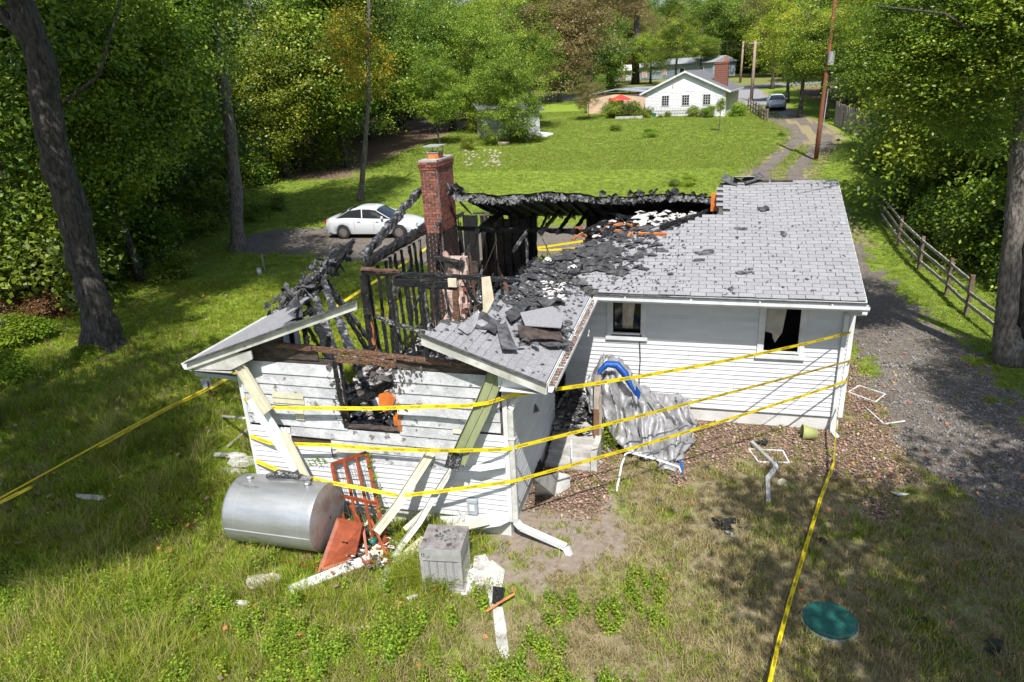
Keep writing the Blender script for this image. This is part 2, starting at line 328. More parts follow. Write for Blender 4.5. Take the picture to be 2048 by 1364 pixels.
def zones(x,y):
    n=fbm(x,y,.5); n2=fbm(x,y,1.7)
    dd=pdist(x,y,DRIVE); wd=1.35 if y<8 else 1.45
    gr=1-smooth(wd-.3,wd+.5,dd+(n2-.5)*1.2)
    if y<-1: gr*=smooth(-4.,-.6,y+(n-.5)*3)
    if y>16 and dd<.42+.25*(n2-.4) : gr*=.25
    dl=pdist(x,y,LOT); gr=max(gr,1-smooth(1.9,3.0,dl+(n2-.5)*1.2) )
    gr2=gr*(1 if y<62 else 0)
    # leaf litter: by the right wall, the yard south of the wall, woods
    li=0.
    li=max(li,(1-smooth(.2,1.0,abs(x-.7)+(n2-.5)*1.2))*smooth(-2.8,-1.2,y)*(1-smooth(3,6,y)))
    inyard=smooth(-6,-5.3,x)*(1-smooth(.2,1.2,x))*(1 if y<.2 else 0)
    li=max(li,inyard*(1-smooth(1.1,2.7,-y+(n-.5)*2.6-.1)))
    wood=max(smooth(-20.5,-26,x) if x<-20.5 and y<30 else 0, 0)
    wl=smooth(0,5,(-24.5-.35*(y-10)*(1 if y<32 else 0))-x+(n-.5)*3) if y<34 else smooth(0,4,-26-x)
    wr=smooth(0,2.5,x-(5.4 if y<30 else 5.4+.22*(y-30) if y<48 else 9.2)+(n-.5)*1.6) if y<75 else smooth(0,3,x-7)
    wd_=max(wl,wr); li=max(li,wd_*.9)
    if -6.2<x<-4.4 and -4.6<y<.1: li=max(li,.9*smooth(-4.6,-3.4,y))
    # dirt / dry grass in the front yard
    dry=0.
    if y<1: dry=max(dry,smooth(-6.5,-4,x+(n-.5)*2)*(.55+.45*smooth(.35,.6,n)))
    if y<-4 and x<-6.5: dry=.25*smooth(.4,.65,n2)+.12
    if y<-11.2: dry*=.8
    dirt=(1-smooth(.3,1.9,math.hypot(x+5.2,(y+4.7)*.8)+(n2-.5)*1.2))
    edge=(1-smooth(1.6,3.2,dd))*(1 if y>16 else 0)
    dry=max(dry,edge*.8)
    if y>16 and dd<.6: dry=.9
    return gr2,li*(1-gr2),min(1,dry),max(dirt,0),wd_
xs=np.unique(np.round(np.concatenate([np.arange(-26,9,.16),-26-np.cumsum(np.geomspace(.2,22,44)),9+np.cumsum(np.geomspace(.2,22,40))]),3))
ys=np.unique(np.round(np.concatenate([np.arange(-13,9,.16),9+np.cumsum(np.geomspace(.18,26,70)),-13-np.cumsum(np.geomspace(.3,14,14))]),3))
gv=[];zc=[]
for y in ys:
    for x in xs:
        gv.append((x,y,hgt(x,y)))
        if abs(x)<45 and -25<y<95: a,b,c,d,e=zones(x,y)
        else: a,b,c,d,e=0,.5,.2,0,0
        zc.append((a,b,c,d))
nx,ny=len(xs),len(ys)
idx=np.arange(nx*ny).reshape(ny,nx); fc=np.stack([idx[:-1,:-1],idx[:-1,1:],idx[1:,1:],idx[1:,:-1]],-1).reshape(-1,4)
def groundmat():
    m=bpy.data.materials.new('ground_cover'); m.use_nodes=True; N=m.node_tree; nd=N.nodes; L=N.links; b=nd['Principled BSDF']; b.inputs['Roughness'].default_value=.95; b.inputs['Specular IOR Level'].default_value=.2
    tc=nd.new('ShaderNodeTexCoord')
    def nz(s,d=6):
        n=nd.new('ShaderNodeTexNoise'); n.inputs['Scale'].default_value=s; n.inputs['Detail'].default_value=d; n.inputs['Roughness'].default_value=.65; L.new(tc.outputs['Object'],n.inputs['Vector']); return n.outputs[0]
    def ramp(f,st):
        c=nd.new('ShaderNodeValToRGB'); e=c.color_ramp.elements
        while len(e)<len(st): e.new(.5)
        for i,(p,q) in enumerate(st): e[i].position=p; e[i].color=(*q,1)
        L.new(f,c.inputs[0]); return c.outputs[0]
    def mix(f,a,c):
        x=nd.new('ShaderNodeMix'); x.data_type='RGBA'; L.new(f,x.inputs[0]); L.new(a,x.inputs[6]); L.new(c,x.inputs[7]); return x.outputs[2]
    n1=nz(.9);n2=nz(9,8);n3=nz(45,4);n4=nz(.25,3)
    grass=mix(n1,ramp(n2,[(.3,(.085,.15,.014)),(.5,(.135,.22,.02)),(.72,(.22,.31,.035))]),ramp(n3,[(.3,(.11,.18,.014)),(.7,(.29,.34,.045))]))
    grass=mix(ramp(n4,[(.4,(0,0,0)),(.65,(.6,.6,.6))]),grass,ramp(n3,[(.3,(.16,.235,.022)),(.7,(.29,.36,.055))]))
    dry=ramp(n2,[(.3,(.16,.14,.07)),(.5,(.26,.22,.12)),(.7,(.34,.29,.19))])
    vg=nd.new('ShaderNodeTexVoronoi'); vg.inputs['Scale'].default_value=26; L.new(tc.outputs['Object'],vg.inputs['Vector'])
    bw=nd.new('ShaderNodeRGBToBW'); L.new(vg.outputs['Color'],bw.inputs[0])
    gravel=mix(n2,ramp(bw.outputs[0],[(.2,(.075,.068,.06)),(.5,(.135,.12,.105)),(.85,(.28,.25,.22))]),ramp(n1,[(.35,(.095,.08,.065)),(.65,(.21,.175,.14))]))
    vl=nd.new('ShaderNodeTexVoronoi'); vl.inputs['Scale'].default_value=17; L.new(tc.outputs['Object'],vl.inputs['Vector'])
    bl=nd.new('ShaderNodeRGBToBW'); L.new(vl.outputs['Color'],bl.inputs[0])
    litter=mix(n2,ramp(bl.outputs[0],[(.2,(.09,.068,.05)),(.5,(.18,.135,.098)),(.8,(.28,.22,.165))]),ramp(n3,[(.35,(.09,.055,.035)),(.65,(.2,.12,.08))]))
    dirt=ramp(n2,[(.3,(.22,.17,.13)),(.7,(.34,.29,.24))])
    at=nd.new('ShaderNodeAttribute'); at.attribute_name='zone'; sp=nd.new('ShaderNodeSeparateColor'); L.new(at.outputs['Color'],sp.inputs[0])
    def edge(f):
        a=nd.new('ShaderNodeMath'); a.operation='ADD'; L.new(f,a.inputs[0]); s2=nd.new('ShaderNodeMath'); s2.operation='MULTIPLY_ADD'; L.new(n2,s2.inputs[0]); s2.inputs[1].default_value=.9; s2.inputs[2].default_value=-.45; L.new(s2.outputs[0],a.inputs[1])
        r=nd.new('ShaderNodeMapRange'); r.inputs[1].default_value=.35; r.inputs[2].default_value=.65; L.new(a.outputs[0],r.inputs[0]); return r.outputs[0]
    c=mix(edge(sp.outputs[2]),grass,dry); c=mix(edge(at.outputs['Alpha']),c,dirt); c=mix(edge(sp.outputs[1]),c,litter); c=mix(edge(sp.outputs[0]),c,gravel)
    L.new(c,b.inputs['Base Color'])
    bp=nd.new('ShaderNodeBump'); bp.inputs['Strength'].default_value=.9; bp.inputs['Distance'].default_value=.04; L.new(n3,bp.inputs['Height']); L.new(bp.outputs[0],b.inputs['Normal'])
    return m
M['ground']=groundmat()
me=npmesh('ground',np.array(gv),fc,'ground',smooth=True)
a=me.attributes.new('zone','FLOAT_COLOR','POINT'); a.data.foreach_set('color',np.array(zc,dtype=np.float32).ravel())
go=bpy.data.objects.new('ground',me); COL.objects.link(go); tag(go,kind='structure')
# paved road: the lane by the white house and the cross street
def ribbon(name,pts,wd,m,dz=.012):
    rows=[]
    for i,(x,y) in enumerate(pts):
        x0,y0=pts[max(i-1,0)];x1,y1=pts[min(i+1,len(pts)-1)]; d=Vector((x1-x0,y1-y0)).normalized(); nrm=Vector((-d.y,d.x))
        rows.append([GP(x+nrm.x*wd*t,y+nrm.y*wd*t,dz) for t in (.5,.25,0,-.25,-.5)])
    return tag(MB().grid(rows).build(name,m,smooth=True),kind='structure')
def dense(pts,st=2.):
    o=[]
    for (x0,y0),(x1,y1) in zip(pts,pts[1:]):
        n=max(1,int(math.hypot(x1-x0,y1-y0)/st)); o+=[(x0+(x1-x0)*i/n,y0+(y1-y0)*i/n) for i in range(n)]
    return o+[pts[-1]]
ribbon('road',dense([(4.0,61.5),(3.4,67),(2.9,78),(2.2,92),(2,104)],1.),3.6,'road',.02)
ribbon('cross_street',dense([(-60,86),(-10,92),(1,99),(14,106),(60,124)],1.),6,'road',.03)
ribbon('side_driveway',dense([(2.5,79),(-2,77.5),(-4,76.5)],.7),3.,'road',.035)
# ================================================================ FOLIAGE PROTOTYPES
def crown(name,seed,m,R=(5,5,4.5),nl=10,nclump=420,per=85,leaf=.2,cr=.42,base=None,gap=.18,down=0.):
    g=np.random.default_rng(seed); R=np.array(R)
    lc=g.normal(size=(nl,3)); lc/=np.linalg.norm(lc,axis=1,keepdims=True); lc=lc*R*g.uniform(.35,.72,size=(nl,1)); lr=g.uniform(.34,.55,size=nl)
    li=g.integers(0,nl,nclump); d=g.normal(size=(nclump,3)); d/=np.linalg.norm(d,axis=1,keepdims=True)
    C=lc[li]+d*(R*lr[li][:,None])*g.uniform(.55,1.08,size=(nclump,1))**.6
    keep=g.random(nclump)>gap; C=C[keep]; k=len(C)
    if down: C[:,2]-=down*g.random(k)**2
    ci=np.repeat(np.arange(k),per); off=g.normal(size=(len(ci),3))*np.array([cr,cr,cr*.55])*g.uniform(.6,1.3,size=k)[ci][:,None]
    P=C[ci]+off; P[:,2]-=.25*np.linalg.norm(off[:,:2],axis=1)
    Nn=P/R; Nn/=np.linalg.norm(Nn,axis=1,keepdims=True); Nn=Nn*.35+np.array([0,0,.75])+g.normal(size=P.shape)*.55
    V,F=leaves(P,Nn,leaf); cv=g.random(k)[ci]*.55+g.random(len(ci))*.45
    return npmesh(name,V,F,m,cv)
CR_={}
CR_['a']=crown('crown_broad',1,'leaf',per=115,leaf=.165,gap=.24); CR_['b']=crown('crown_dark',2,'leaf_dark',nl=12,nclump=480,per=110,leaf=.165,gap=.18)
CR_['c']=crown('crown_tall',3,'leaf',R=(3.8,3.8,6),nl=12,per=110,leaf=.16); CR_['d']=crown('crown_bright',4,'leaf_bright',nl=14,nclump=560,per=90,leaf=.16,cr=.36,gap=.22)
CR_['y']=crown('crown_yellow',5,'leaf_yellow',R=(4,4,5),nl=9,nclump=200,per=60,leaf=.22,gap=.25)
CR_['o']=crown('crown_olive',6,'leaf_olive',R=(5,5,5),nl=13,nclump=520,per=80,leaf=.16,cr=.4,down=1.5)
CR_['l']=crown('crown_lime',8,'leaf_lime',R=(3.6,3.6,5),nl=11,nclump=380,per=70,leaf=.2)
CR_['n']=crown('crown_fine',9,'leaf_dark',R=(4,4,4.5),nl=11,nclump=560,per=110,leaf=.115,cr=.34,gap=.2)
CR_['m']=crown('crown_fine_green',10,'leaf',R=(4,4,4.5),nl=11,nclump=560,per=110,leaf=.115,cr=.34,gap=.24)
CR_['z']=crown('crown_sparse',15,'leaf',R=(4.5,4.5,3.4),nl=11,nclump=300,per=70,leaf=.2,gap=.30)
CR_['s']=crown('shrub_leaves',11,'leaf',R=(1.2,1.2,1.),nl=7,nclump=110,per=60,leaf=.11,cr=.2)
CR_['t']=crown('shrub_leaves_bright',12,'weed',R=(1.2,1.2,.9),nl=7,nclump=100,per=55,leaf=.13,cr=.2)
CR_['r']=crown('shrub_leaves_reddish',13,'leaf_red',R=(1.3,1.3,1.),nl=8,nclump=110,per=55,leaf=.11,cr=.2)
CR_['u']=crown('shrub_leaves_dark',14,'leaf_dark',R=(1.4,1.4,1.2),nl=7,nclump=120,per=60,leaf=.13,cr=.24)
def trunkmesh(name,seed,H,r0,m,lean=.0,limbs=6,top=.55,wob=.12,n=9,flare=1.5):
    rnd=random.Random(seed); mb=MB(); pts=[];rs=[];k=14;ox=oy=0
    for i in range(k+1):
        t=i/k; ox+=rnd.uniform(-wob,wob)*.5;oy+=rnd.uniform(-wob,wob)*.5
        pts.append((ox+lean*t*H,oy,t*H)); rs.append(r0*(1-t*.72)*(flare if i==0 else 1.12 if i==1 else 1)*rnd.uniform(.93,1.07))
    pts[0]=(pts[0][0],pts[0][1],-.3); mb.tube(pts,rs,n)
    for j in range(limbs):
        t=rnd.uniform(top,.97); i=int(t*k); b=Vector(pts[i]); a=rnd.uniform(0,2*PI); L=H*rnd.uniform(.16,.3); d=Vector((math.cos(a),math.sin(a),rnd.uniform(.35,1.))).normalized()
        p=[b+d*L*s+Vector((0,0,.25*L*s*s))+Vector((rnd.uniform(-.1,.1),rnd.uniform(-.1,.1),0))*s for s in (0,.3,.6,1.)]; r=rs[i]*.5
        mb.tube(p,[r,r*.7,r*.45,r*.15],6)
    return mb.mesh(name,m,True)
TR=[trunkmesh('trunk_straight',1,10,.22,'bark'),trunkmesh('trunk_leaning',2,10,.18,'bark',lean=.06),trunkmesh('trunk_slim',3,10,.12,'bark',wob=.2,limbs=9,top=.4),trunkmesh('trunk_stout',4,10,.3,'bark')]
TRS=trunkmesh('shrub_stem',5,1.2,.03,'bark',limbs=7,top=.1,wob=.06,n=5)
def tree(x,y,H,cr,label,group=None,cs=1.,tr=0,cz=None,name='deciduous_tree',rz=None,cat='tree',flat=1.,loc=None):
    t=thing(name,label,cat,loc or GP(x,y),random.uniform(0,6.28) if rz is None else rz,group)
    s=H/14.; inst('trunk',TR[tr],t,scale=(s*1.2,s*1.2,s*1.15)); inst('crown',CR_[cr],t,loc=(0,0,cz if cz is not None else H*.66),scale=(cs*s*1.1,cs*s*1.1,cs*s*1.1*flat),rot=(0,0,random.uniform(0,6)))
    return t
def shrub(x,y,cr,label,group=None,s=1.,name='shrub',cat='shrub',flat=1.,z=0.):
    t=thing(name,label,cat,GP(x,y,z),random.uniform(0,6.28),group)
    inst('stem',TRS,t,scale=s); inst('foliage',CR_[cr],t,loc=(0,0,.75*s*flat),scale=(s,s,s*flat)); return t
# ---- left wood
def pixx(x,y,z=2.): d=Vector((x,y,z))-CP; return 1024+FPX*d.dot(CR)/d.dot(CF)
def lplace(x,y):
    p=pixx(x,y); a='left of the huge leaning trunk' if p<130 else 'between the huge and pale trunks' if p<470 else 'between the pale and slim trunks' if p<725 else 'right of the slim trunk'
    return a
def lrow(x,y):
    lim=-27.5-.35*(y-12) if y<30 else -29-.16*(y-30)
    return 'front row' if x>lim-4.5 else 'second row' if x>lim-12 else 'deep in the wood'
def rplace(x,y): return 'behind the split rail fence' if y<20 else 'between the rail fence and the utility pole' if y<35 else 'behind the privacy fence' if y<57 else 'along the lane beyond the utility pole'
def rrow(x,y):
    e=9.0 if y<30 else 9.6+.14*(y-30) if y<50 else 11.8 if y<70 else 10.5
    return 'front row' if x<e+4 else 'second row' if x<e+9 else 'deep in the wood'
LW='trees of the dense wood on the left'
lbl={'a':'mid green leafy tree in the dense wood left of the white sedan','b':'dark green tree filling the shade of the left wood','c':'tall narrow green tree in the left wood','n':'dark fine leaved tree in the left wood','m':'green fine leaved tree at the edge of the left wood'}
R2=random.Random(21)
spots=[]
for i in range(400):
    x=R2.uniform(-62,-22.5);y=R2.uniform(4,66)
    lim=-27.5-.35*(y-12) if y<30 else -29-.16*(y-30)
    if x>lim+R2.uniform(-2,1.5): continue
    if x<-3-1.45*(y+14)-7: continue
    if any(math.hypot(x-a,y-b)<(3.6 if y<40 else 5.) for a,b in spots): continue
    spots.append((x,y))
for x,y in spots:
    k=R2.choice('abbcnm'); H=R2.uniform(13,18); near=y<30 and x>-42
    q={'a':'mid green leafy','b':'dark green','c':'tall narrow green','n':'dark fine leaved','m':'light fine leaved'}[k]+' tree '+lplace(x,y)+', '+lrow(x,y); tree(x,y,H,k,q,q.replace(' tree ',' trees '),cs=R2.uniform(.95,1.3),tr=R2.choice([0,1,2,2]),cz=H*R2.uniform(.42,.68))
for i in range(60):
    x=R2.uniform(-50,-24);y=R2.uniform(1,44)
    lim=-24.6-.38*(y-10)
    if x>lim or x<lim-9: continue
    k=R2.choice('ssuut'); q={'s':'leafy green','u':'dark green','t':'bright green'}[k]+' undergrowth shrub '+lplace(x,y); shrub(x,y,k,q,q.replace('shrub','shrubs'),s=R2.uniform(1.1,2.1))
for (px,py,k,s) in [(255,520,'t',1.5),(310,500,'t',1.25),(215,560,'s',1.2),(390,470,'s',1.3),(350,560,'s',.9),(520,440,'s',.8),(560,420,'s',.7)]:
    p=G(px,py); shrub(p.x,p.y,k,{'t':'bright broad leaved shrub between the big leaning trunk and the pale trunk','s':'low green shrub at the grass edge of the left wood'}[k],{'t':'bright broad leaved shrubs between the two trunks','s':'low shrubs along the wood edge'}[k],s=s,flat=.85)
for (px,py,s) in [(20,600,1.5),(85,590,1.3),(130,560,1.1),(40,520,1.4),(110,640,.8),(5,660,1.)]:
    p=G(px,py); shrub(p.x,p.y,'r','reddish brown shrub left of the big leaning trunk','reddish shrubs left of the big trunk',s=s,flat=.75)
for (px,py,s) in [(15,700,.9),(60,690,.7),(15,760,.8),(180,720,.4),(460,415,.5)]:
    p=G(px,py); shrub(p.x,p.y,'t',{15:'bright weed shrub at the left edge of the picture' if py<730 else 'lower weed shrub at the left edge of the picture',60:'small weed shrub just left of the huge leaning trunk',180:'tiny weed shrub at the foot of the huge leaning trunk',460:'small weed shrub left of the pale trunk'}[px],s=s,flat=.7)
# ---- the big leaning trunk at the left, the pale trunk, the slim trunk with yellow leaves
def bigtrunk(label,pts,rs,m,name='large_tree',limbs=(),crs=(),base=None):
    t=thing(name,label,'tree',base or pts[0])
    mb=MB(); P=[Vector(p) for p in pts]
    # resample with bumps
    Q=[];r=[]
    rnd=random.Random(len(label))
    for i in range(len(P)-1):
        for k in range(5):
            u=k/5; Q.append(P[i].lerp(P[i+1],u)+Vector((rnd.uniform(-1,1),rnd.uniform(-1,1),0))*rs[i]*.10); r.append((rs[i]*(1-u)+rs[i+1]*u)*rnd.uniform(.92,1.1))
    Q.append(P[-1]); r.append(rs[-1]); mb.tube(Q,r,14); mb.build('trunk',m,t,smooth=True)
    for lp,lr in limbs: MB().tube(lp,lr,8).build('limb','bark',t,smooth=True)
    for c,loc,s in crs: inst('crown',CR_[c],t,loc=Vector(loc)-Vector(t.location),scale=s,rot=(0,0,random.uniform(0,6)))
    return t
b0=GP(-20.9,1.9,-.2)
def onb(px,py,base): # point on the vertical plane through base facing the camera
    d=ray(px,py); n=Vector((CF.x,CF.y,0)); return CP+d*((Vector(base)-CP).dot(n)/d.dot(n))
tp=[onb(x,y,b0) for x,y in ((212,705),(195,630),(165,520),(150,430),(115,330),(95,230),(82,120),(50,30),(20,-60),(-40,-200))]
bigtrunk('huge rough grey trunk leaning left at the left edge of the yard',tp,[.72,.42,.39,.41,.39,.38,.35,.33,.28,.2],'bark',
  limbs=[([onb(82,120,b0),onb(40,60,b0),onb(-20,10,b0),onb(-80,-40,b0)],[.24,.20,.17,.12]),([onb(95,230,b0),onb(170,150,b0)+Vector((0,.5,0)),onb(190,-30,b0)+Vector((0,1,0))],[.06,.04,.02])],
  crs=[('a',onb(40,-420,b0),(.95,.95,.8)),('a',(-16.8,-1.0,16.8),(.8,.8,.7)),('z',(-12.6,-2.6,18.5),(.8,.8,.7))])  # last two crowns: out of view, added to shade the left lawn
b1=G(478,500); tp=[onb(x,y,b1) for x,y in ((478,505),(475,470),(472,380),(462,280),(448,180),(432,80),(418,-20),(400,-160))]
bigtrunk('tall pale grey trunk with ivy at its sides, between the wood and the car',tp,[.50,.31,.29,.27,.26,.23,.20,.14],'bark_pale',crs=[('b',onb(405,-330,b1),(1.1,1.1,1.))])
b2=G(722,402); tp=[onb(x,y,b2) for x,y in ((720,404),(724,370),(730,290),(737,200),(735,100),(738,0),(742,-90))]
bigtrunk('slim straight trunk behind the white sedan with yellow orange leaves',tp,[.23,.155,.14,.13,.11,.09,.05],'bark_pale',crs=[('y',onb(705,75,b2),(.62,.62,.72))])
# ---- trees behind the house, from the left wood to the white house
def atree(px,py,H,cr,label,**k): p=G(px,py); return tree(p.x,p.y,H,cr,label,**k)
atree(905,262,13,'d','bright green leafy tree standing behind the brick chimney, left of the shed',cs=1.15,tr=3,cz=7.3,flat=1.05)
atree(985,266,11,'d','bright green tree hanging over the old shed',cs=1.1,tr=3,cz=6.9,flat=1.05)
atree(1022,287,8,'d','leafy tree standing right in front of the old shed, hiding most of it',cs=1.25,tr=2,cz=4.6)
atree(880,292,8,'d','low hanging bright green tree just behind the brick chimney',cs=.95,tr=2,cz=5.2)
atree(1065,262,10,'a','green tree at the right end of the old shed, its branches over the roof',cs=1.,tr=2,cz=6.2)
atree(1300,168,11,'a','green tree hiding the blue grey house behind the white house',cs=1.15,cz=5.)
atree(1400,158,11,'a','green tree right of the white house chimney, in front of the far houses',cs=.8,cz=5.2)
atree(820,240,15,'b','dark tree behind the slim yellow leaved trunk',cs=1.1,cz=9)
atree(640,235,15,'a','green tree at the right end of the left wood',cs=1.15,cz=8)
atree(830,232,12,'y','yellowish green tree just left of the brick chimney',cs=.5,cz=4.3,tr=2)
atree(760,232,15,'b','dark tree above the leafy ground left of the chimney',cs=1.1,cz=10)
atree(1120,205,16,'o','drooping olive brown tree left of the white house',cs=1.15,cz=8.4,tr=0)
atree(1180,195,17,'o','brownish tree beyond the drooping olive tree',cs=1.2,cz=11.5,tr=0)
atree(1060,205,15,'a','green tree behind the shed between two brown trees',cs=1.15,cz=8.5)
atree(1178,240,4.2,'o','small airy fruit tree in the lawn left of the white house',cs=1.05,tr=2,name='small_tree')
b3=G(1271,168); tp=[onb(x,y,b3) for x,y in ((1271,168),(1272,100),(1274,40),(1276,-30))]
bigtrunk('dark bare trunk rising behind the left end of the white house',tp,[.75,.62,.5,.4],'bark',crs=[('o',onb(1240,-10,b3),(1.2,1.2,.8))])
for px,py,H,k,l,cs in [(1352,171,12,'a','pale green round tree above the roof of the white house',1.),(1418,152,14,'b','dark green tree between the white house and the twin poles',1.15),(1545,178,13,'l','bright lime green tree right of the utility poles',1.1),(1575,205,11,'l','lime green tree beside the lane, nearer than the poles',.8),(1600,235,11,'a','green tree leaning over the lane by the parked car',1.05)]:
    atree(px,py,H,k,l,cs=cs,cz=H*.55)
# ---- right wood
RW='trees of the wood right of the drive'
rb={'a':'mid green tree in the wood right of the drive','n':'dark fine leaved tree in the wood right of the drive','m':'fine leaved green tree in the wood right of the drive','c':'tall green tree in the wood right of the drive','l':'yellow green tree in the wood right of the drive','b':'dark tree deep in the wood right of the drive'}
R3=random.Random(5); sp2=[]
for i in range(500):
    y=R3.uniform(8,84); e=9.0 if y<30 else 9.6+.14*(y-30) if y<50 else 11.8 if y<70 else 10.5
    x=e+R3.random()**1.4*20
    if any(math.hypot(x-a,y-b)<(3.3 if y<35 else 4.4) for a,b in sp2): continue
    if x>-3+(y+14.3)*.62+6: continue
    sp2.append((x,y))
for x,y in sp2:
    k=R3.choice('nmmma' if y<36 else 'aacalm'); H=R3.uniform(12,16); q={'a':'mid green leafy','b':'dark green','c':'tall narrow green','n':'dark fine leaved','m':'light fine leaved','l':'yellow green'}[k]+' tree '+rplace(x,y)+', '+rrow(x,y); tree(x,y,H,k,q,q.replace(' tree ',' trees '),cs=R3.uniform(1.,1.35) if y<36 else R3.uniform(.9,1.2),tr=R3.choice([0,1,2]),cz=H*R3.uniform(.38,.66))
for px,py,H,cr,l,cs,cz in [(1650,238,11,'a','green tree behind the wooden privacy fence, far end',.9,6.),(1790,300,9,'m','fine leaved tree over the near end of the privacy fence',1.1,5.2)]:
    atree(px,py,H,cr,l,cs=cs,cz=cz)
for i in range(90):
    y=R3.uniform(6,60); e=6.3 if y<30 else 6.5+.2*(y-30) if y<45 else 10.4
    x=e+R3.random()*3.2; k=R3.choice('ssutu')
    if 40<y<56 and x<9.9-(y-42)*.13+.8: continue
    q={'s':'leafy green','u':'dark green','t':'bright green'}[k]+' shrub '+rplace(x,y)+(', close to the drive' if x<8 else ', under the trees'); shrub(x,y,k,q,q.replace('shrub','shrubs'),s=R3.uniform(.8,1.5))
# near tree right edge with two stems
b4=GP(5.35,4.6,-.1); tp=[onb(x,y,b4) for x,y in ((2020,720),(2012,650),(2022,520),(2032,400),(2040,300),(2050,180),(2062,40),(2075,-120))]
tq=[onb(x,y,b4)+Vector((.1,.3,0)) for x,y in ((2046,720),(2050,600),(2062,450),(2074,300),(2090,150))]
bigtrunk('rough brown twin trunk at the right edge beside the split rail fence',tp,[.40,.24,.21,.20,.19,.17,.14,.10],'bark_pale',limbs=[(tq,[.22,.18,.16,.15,.11]),
  ([onb(2050,180,b4),onb(1950,90,b4)+Vector((0,-1,0)),onb(1830,40,b4)+Vector((0,-2,0)),onb(1700,30,b4)+Vector((0,-2.5,0))],[.045,.035,.022,.01])],
  crs=[('m',onb(1990,-70,b4),(.85,.85,.62)),('m',onb(1900,40,b4),(.6,.6,.38)),('m',onb(1960,150,b4),(.46,.46,.34)),('m',onb(1790,60,b4),(.4,.4,.26))])
# trees standing beside and behind the photographer: they shade the yard
for x,y,H,cs,l in [(-16.2,-9.6,16,.86,'z'),(-21.8,-7.8,14,.62,'z'),(-12.3,-12.2,16,.52,'c'),(-19.6,-3.2,17.5,.45,'z'),(4.0,-11.3,16,.80,'z'),(8.2,-8.2,16,.75,'z'),(6.6,-3.8,16,.45,'z'),(2.0,-14.8,15,.42,'z'),(7.4,-5.2,17,.5,'a')]:
    tree(x,y,H,l,'tall leafy tree at the side of the yard, outside the picture','yard side trees outside the picture',cs=cs,tr=3)
# ---------------------------------------------------------------- scatter (geometry nodes) for things nobody could count
def scatter(name,pts,sizes,meshes,kind='stuff',parent=None,tilt=.25,label=None):
    pts=np.array(pts,dtype=np.float32)
    me=bpy.data.meshes.new(name); me.vertices.add(len(pts)); me.vertices.foreach_set('co',pts.ravel()); a=me.attributes.new('s','FLOAT','POINT'); a.data.foreach_set('value',np.array(sizes,dtype=np.float32)); me.update()
    o=bpy.data.objects.new(name,me); COL.objects.link(o); tag(o,kind=kind,label=label)
    c=bpy.data.collections.new(name+'_pieces')
    for m_ in meshes: c.objects.link(bpy.data.objects.new(name+'_piece',m_))
    g=bpy.data.node_groups.new(name,'GeometryNodeTree'); g.interface.new_socket('Geometry',in_out='INPUT',socket_type='NodeSocketGeometry'); g.interface.new_socket('Geometry',in_out='OUTPUT',socket_type='NodeSocketGeometry')
    n=g.nodes; gi=n.new('NodeGroupInput'); gout=n.new('NodeGroupOutput'); ip=n.new('GeometryNodeInstanceOnPoints'); ci=n.new('GeometryNodeCollectionInfo'); ci.inputs['Collection'].default_value=c
    ci.inputs['Separate Children'].default_value=True; ci.inputs['Reset Children'].default_value=True; ip.inputs['Pick Instance'].default_value=True
    rv=n.new('FunctionNodeRandomValue'); rv.data_type='FLOAT_VECTOR'; rv.inputs[0].default_value=(-tilt,-tilt,0); rv.inputs[1].default_value=(tilt,tilt,6.283)
    ri=n.new('FunctionNodeRandomValue'); ri.data_type='INT'; ri.inputs[4].default_value=0; ri.inputs[5].default_value=len(meshes)-1; ri.inputs['Seed'].default_value=3
    na=n.new('GeometryNodeInputNamedAttribute'); na.data_type='FLOAT'; na.inputs[0].default_value='s'
    L=g.links; L.new(gi.outputs[0],ip.inputs['Points']); L.new(ci.outputs[0],ip.inputs['Instance']); L.new(rv.outputs[0],ip.inputs['Rotation']); L.new(ri.outputs[2],ip.inputs['Instance Index']); L.new(na.outputs[0],ip.inputs['Scale']); L.new(ip.outputs[0],gout.inputs[0])
    md=o.modifiers.new('scatter','NODES'); md.node_group=g; return o
def tuft(name,seed,n,H,W,m,spread=.10,bend=.5):
    g=np.random.default_rng(seed); V=[];F=[]
    for i in range(n):
        a=g.uniform(0,2*PI); r=spread*math.sqrt(g.random()); b=np.array([r*math.cos(a),r*math.sin(a),0]); h=H*g.uniform(.5,1.1); th=g.uniform(0,2*PI); d=np.array([math.cos(th),math.sin(th),0])*h*bend*g.uniform(.2,1.2); s=np.array([-math.sin(th),math.cos(th),0])*W*.5
        o=len(V); V+=[b-s,b+s,b+s*.8+d*.35+[0,0,h*.6],b-s*.8+d*.35+[0,0,h*.6],b+d+[0,0,h*.95],b+d+s*.2+[0,0,h*.95]]; F+=[[o,o+1,o+2,o+3],[o+3,o+2,o+5,o+4]]
    return npmesh(name,np.array(V),np.array(F),m,np.repeat(g.random(n)*.8+g.random()*.2,2))
def weed(name,seed,m,H=.4,n=26,leaf=.09):
    g=np.random.default_rng(seed); P=[];N=[];S=[]
    for s in range(4):
        a=g.uniform(0,6.28); l=g.uniform(.02,.3)*H
        for k in range(n//4):
            t=(k+1)/(n/4); z=H*t*g.uniform(.85,1.05); th=k*2.4+a; r=leaf*.7*(1.2-t*.6)
            P.append([math.cos(a)*l*t+math.cos(th)*r,math.sin(a)*l*t+math.sin(th)*r,z]); N.append([math.cos(th)*.5,math.sin(th)*.5,1]); S.append(leaf*(1.25-.6*t))
    V,F=leaves(np.array(P),np.array(N,dtype=float),np.array(S),.5); return npmesh(name,V,F,m,g.random(len(P)))
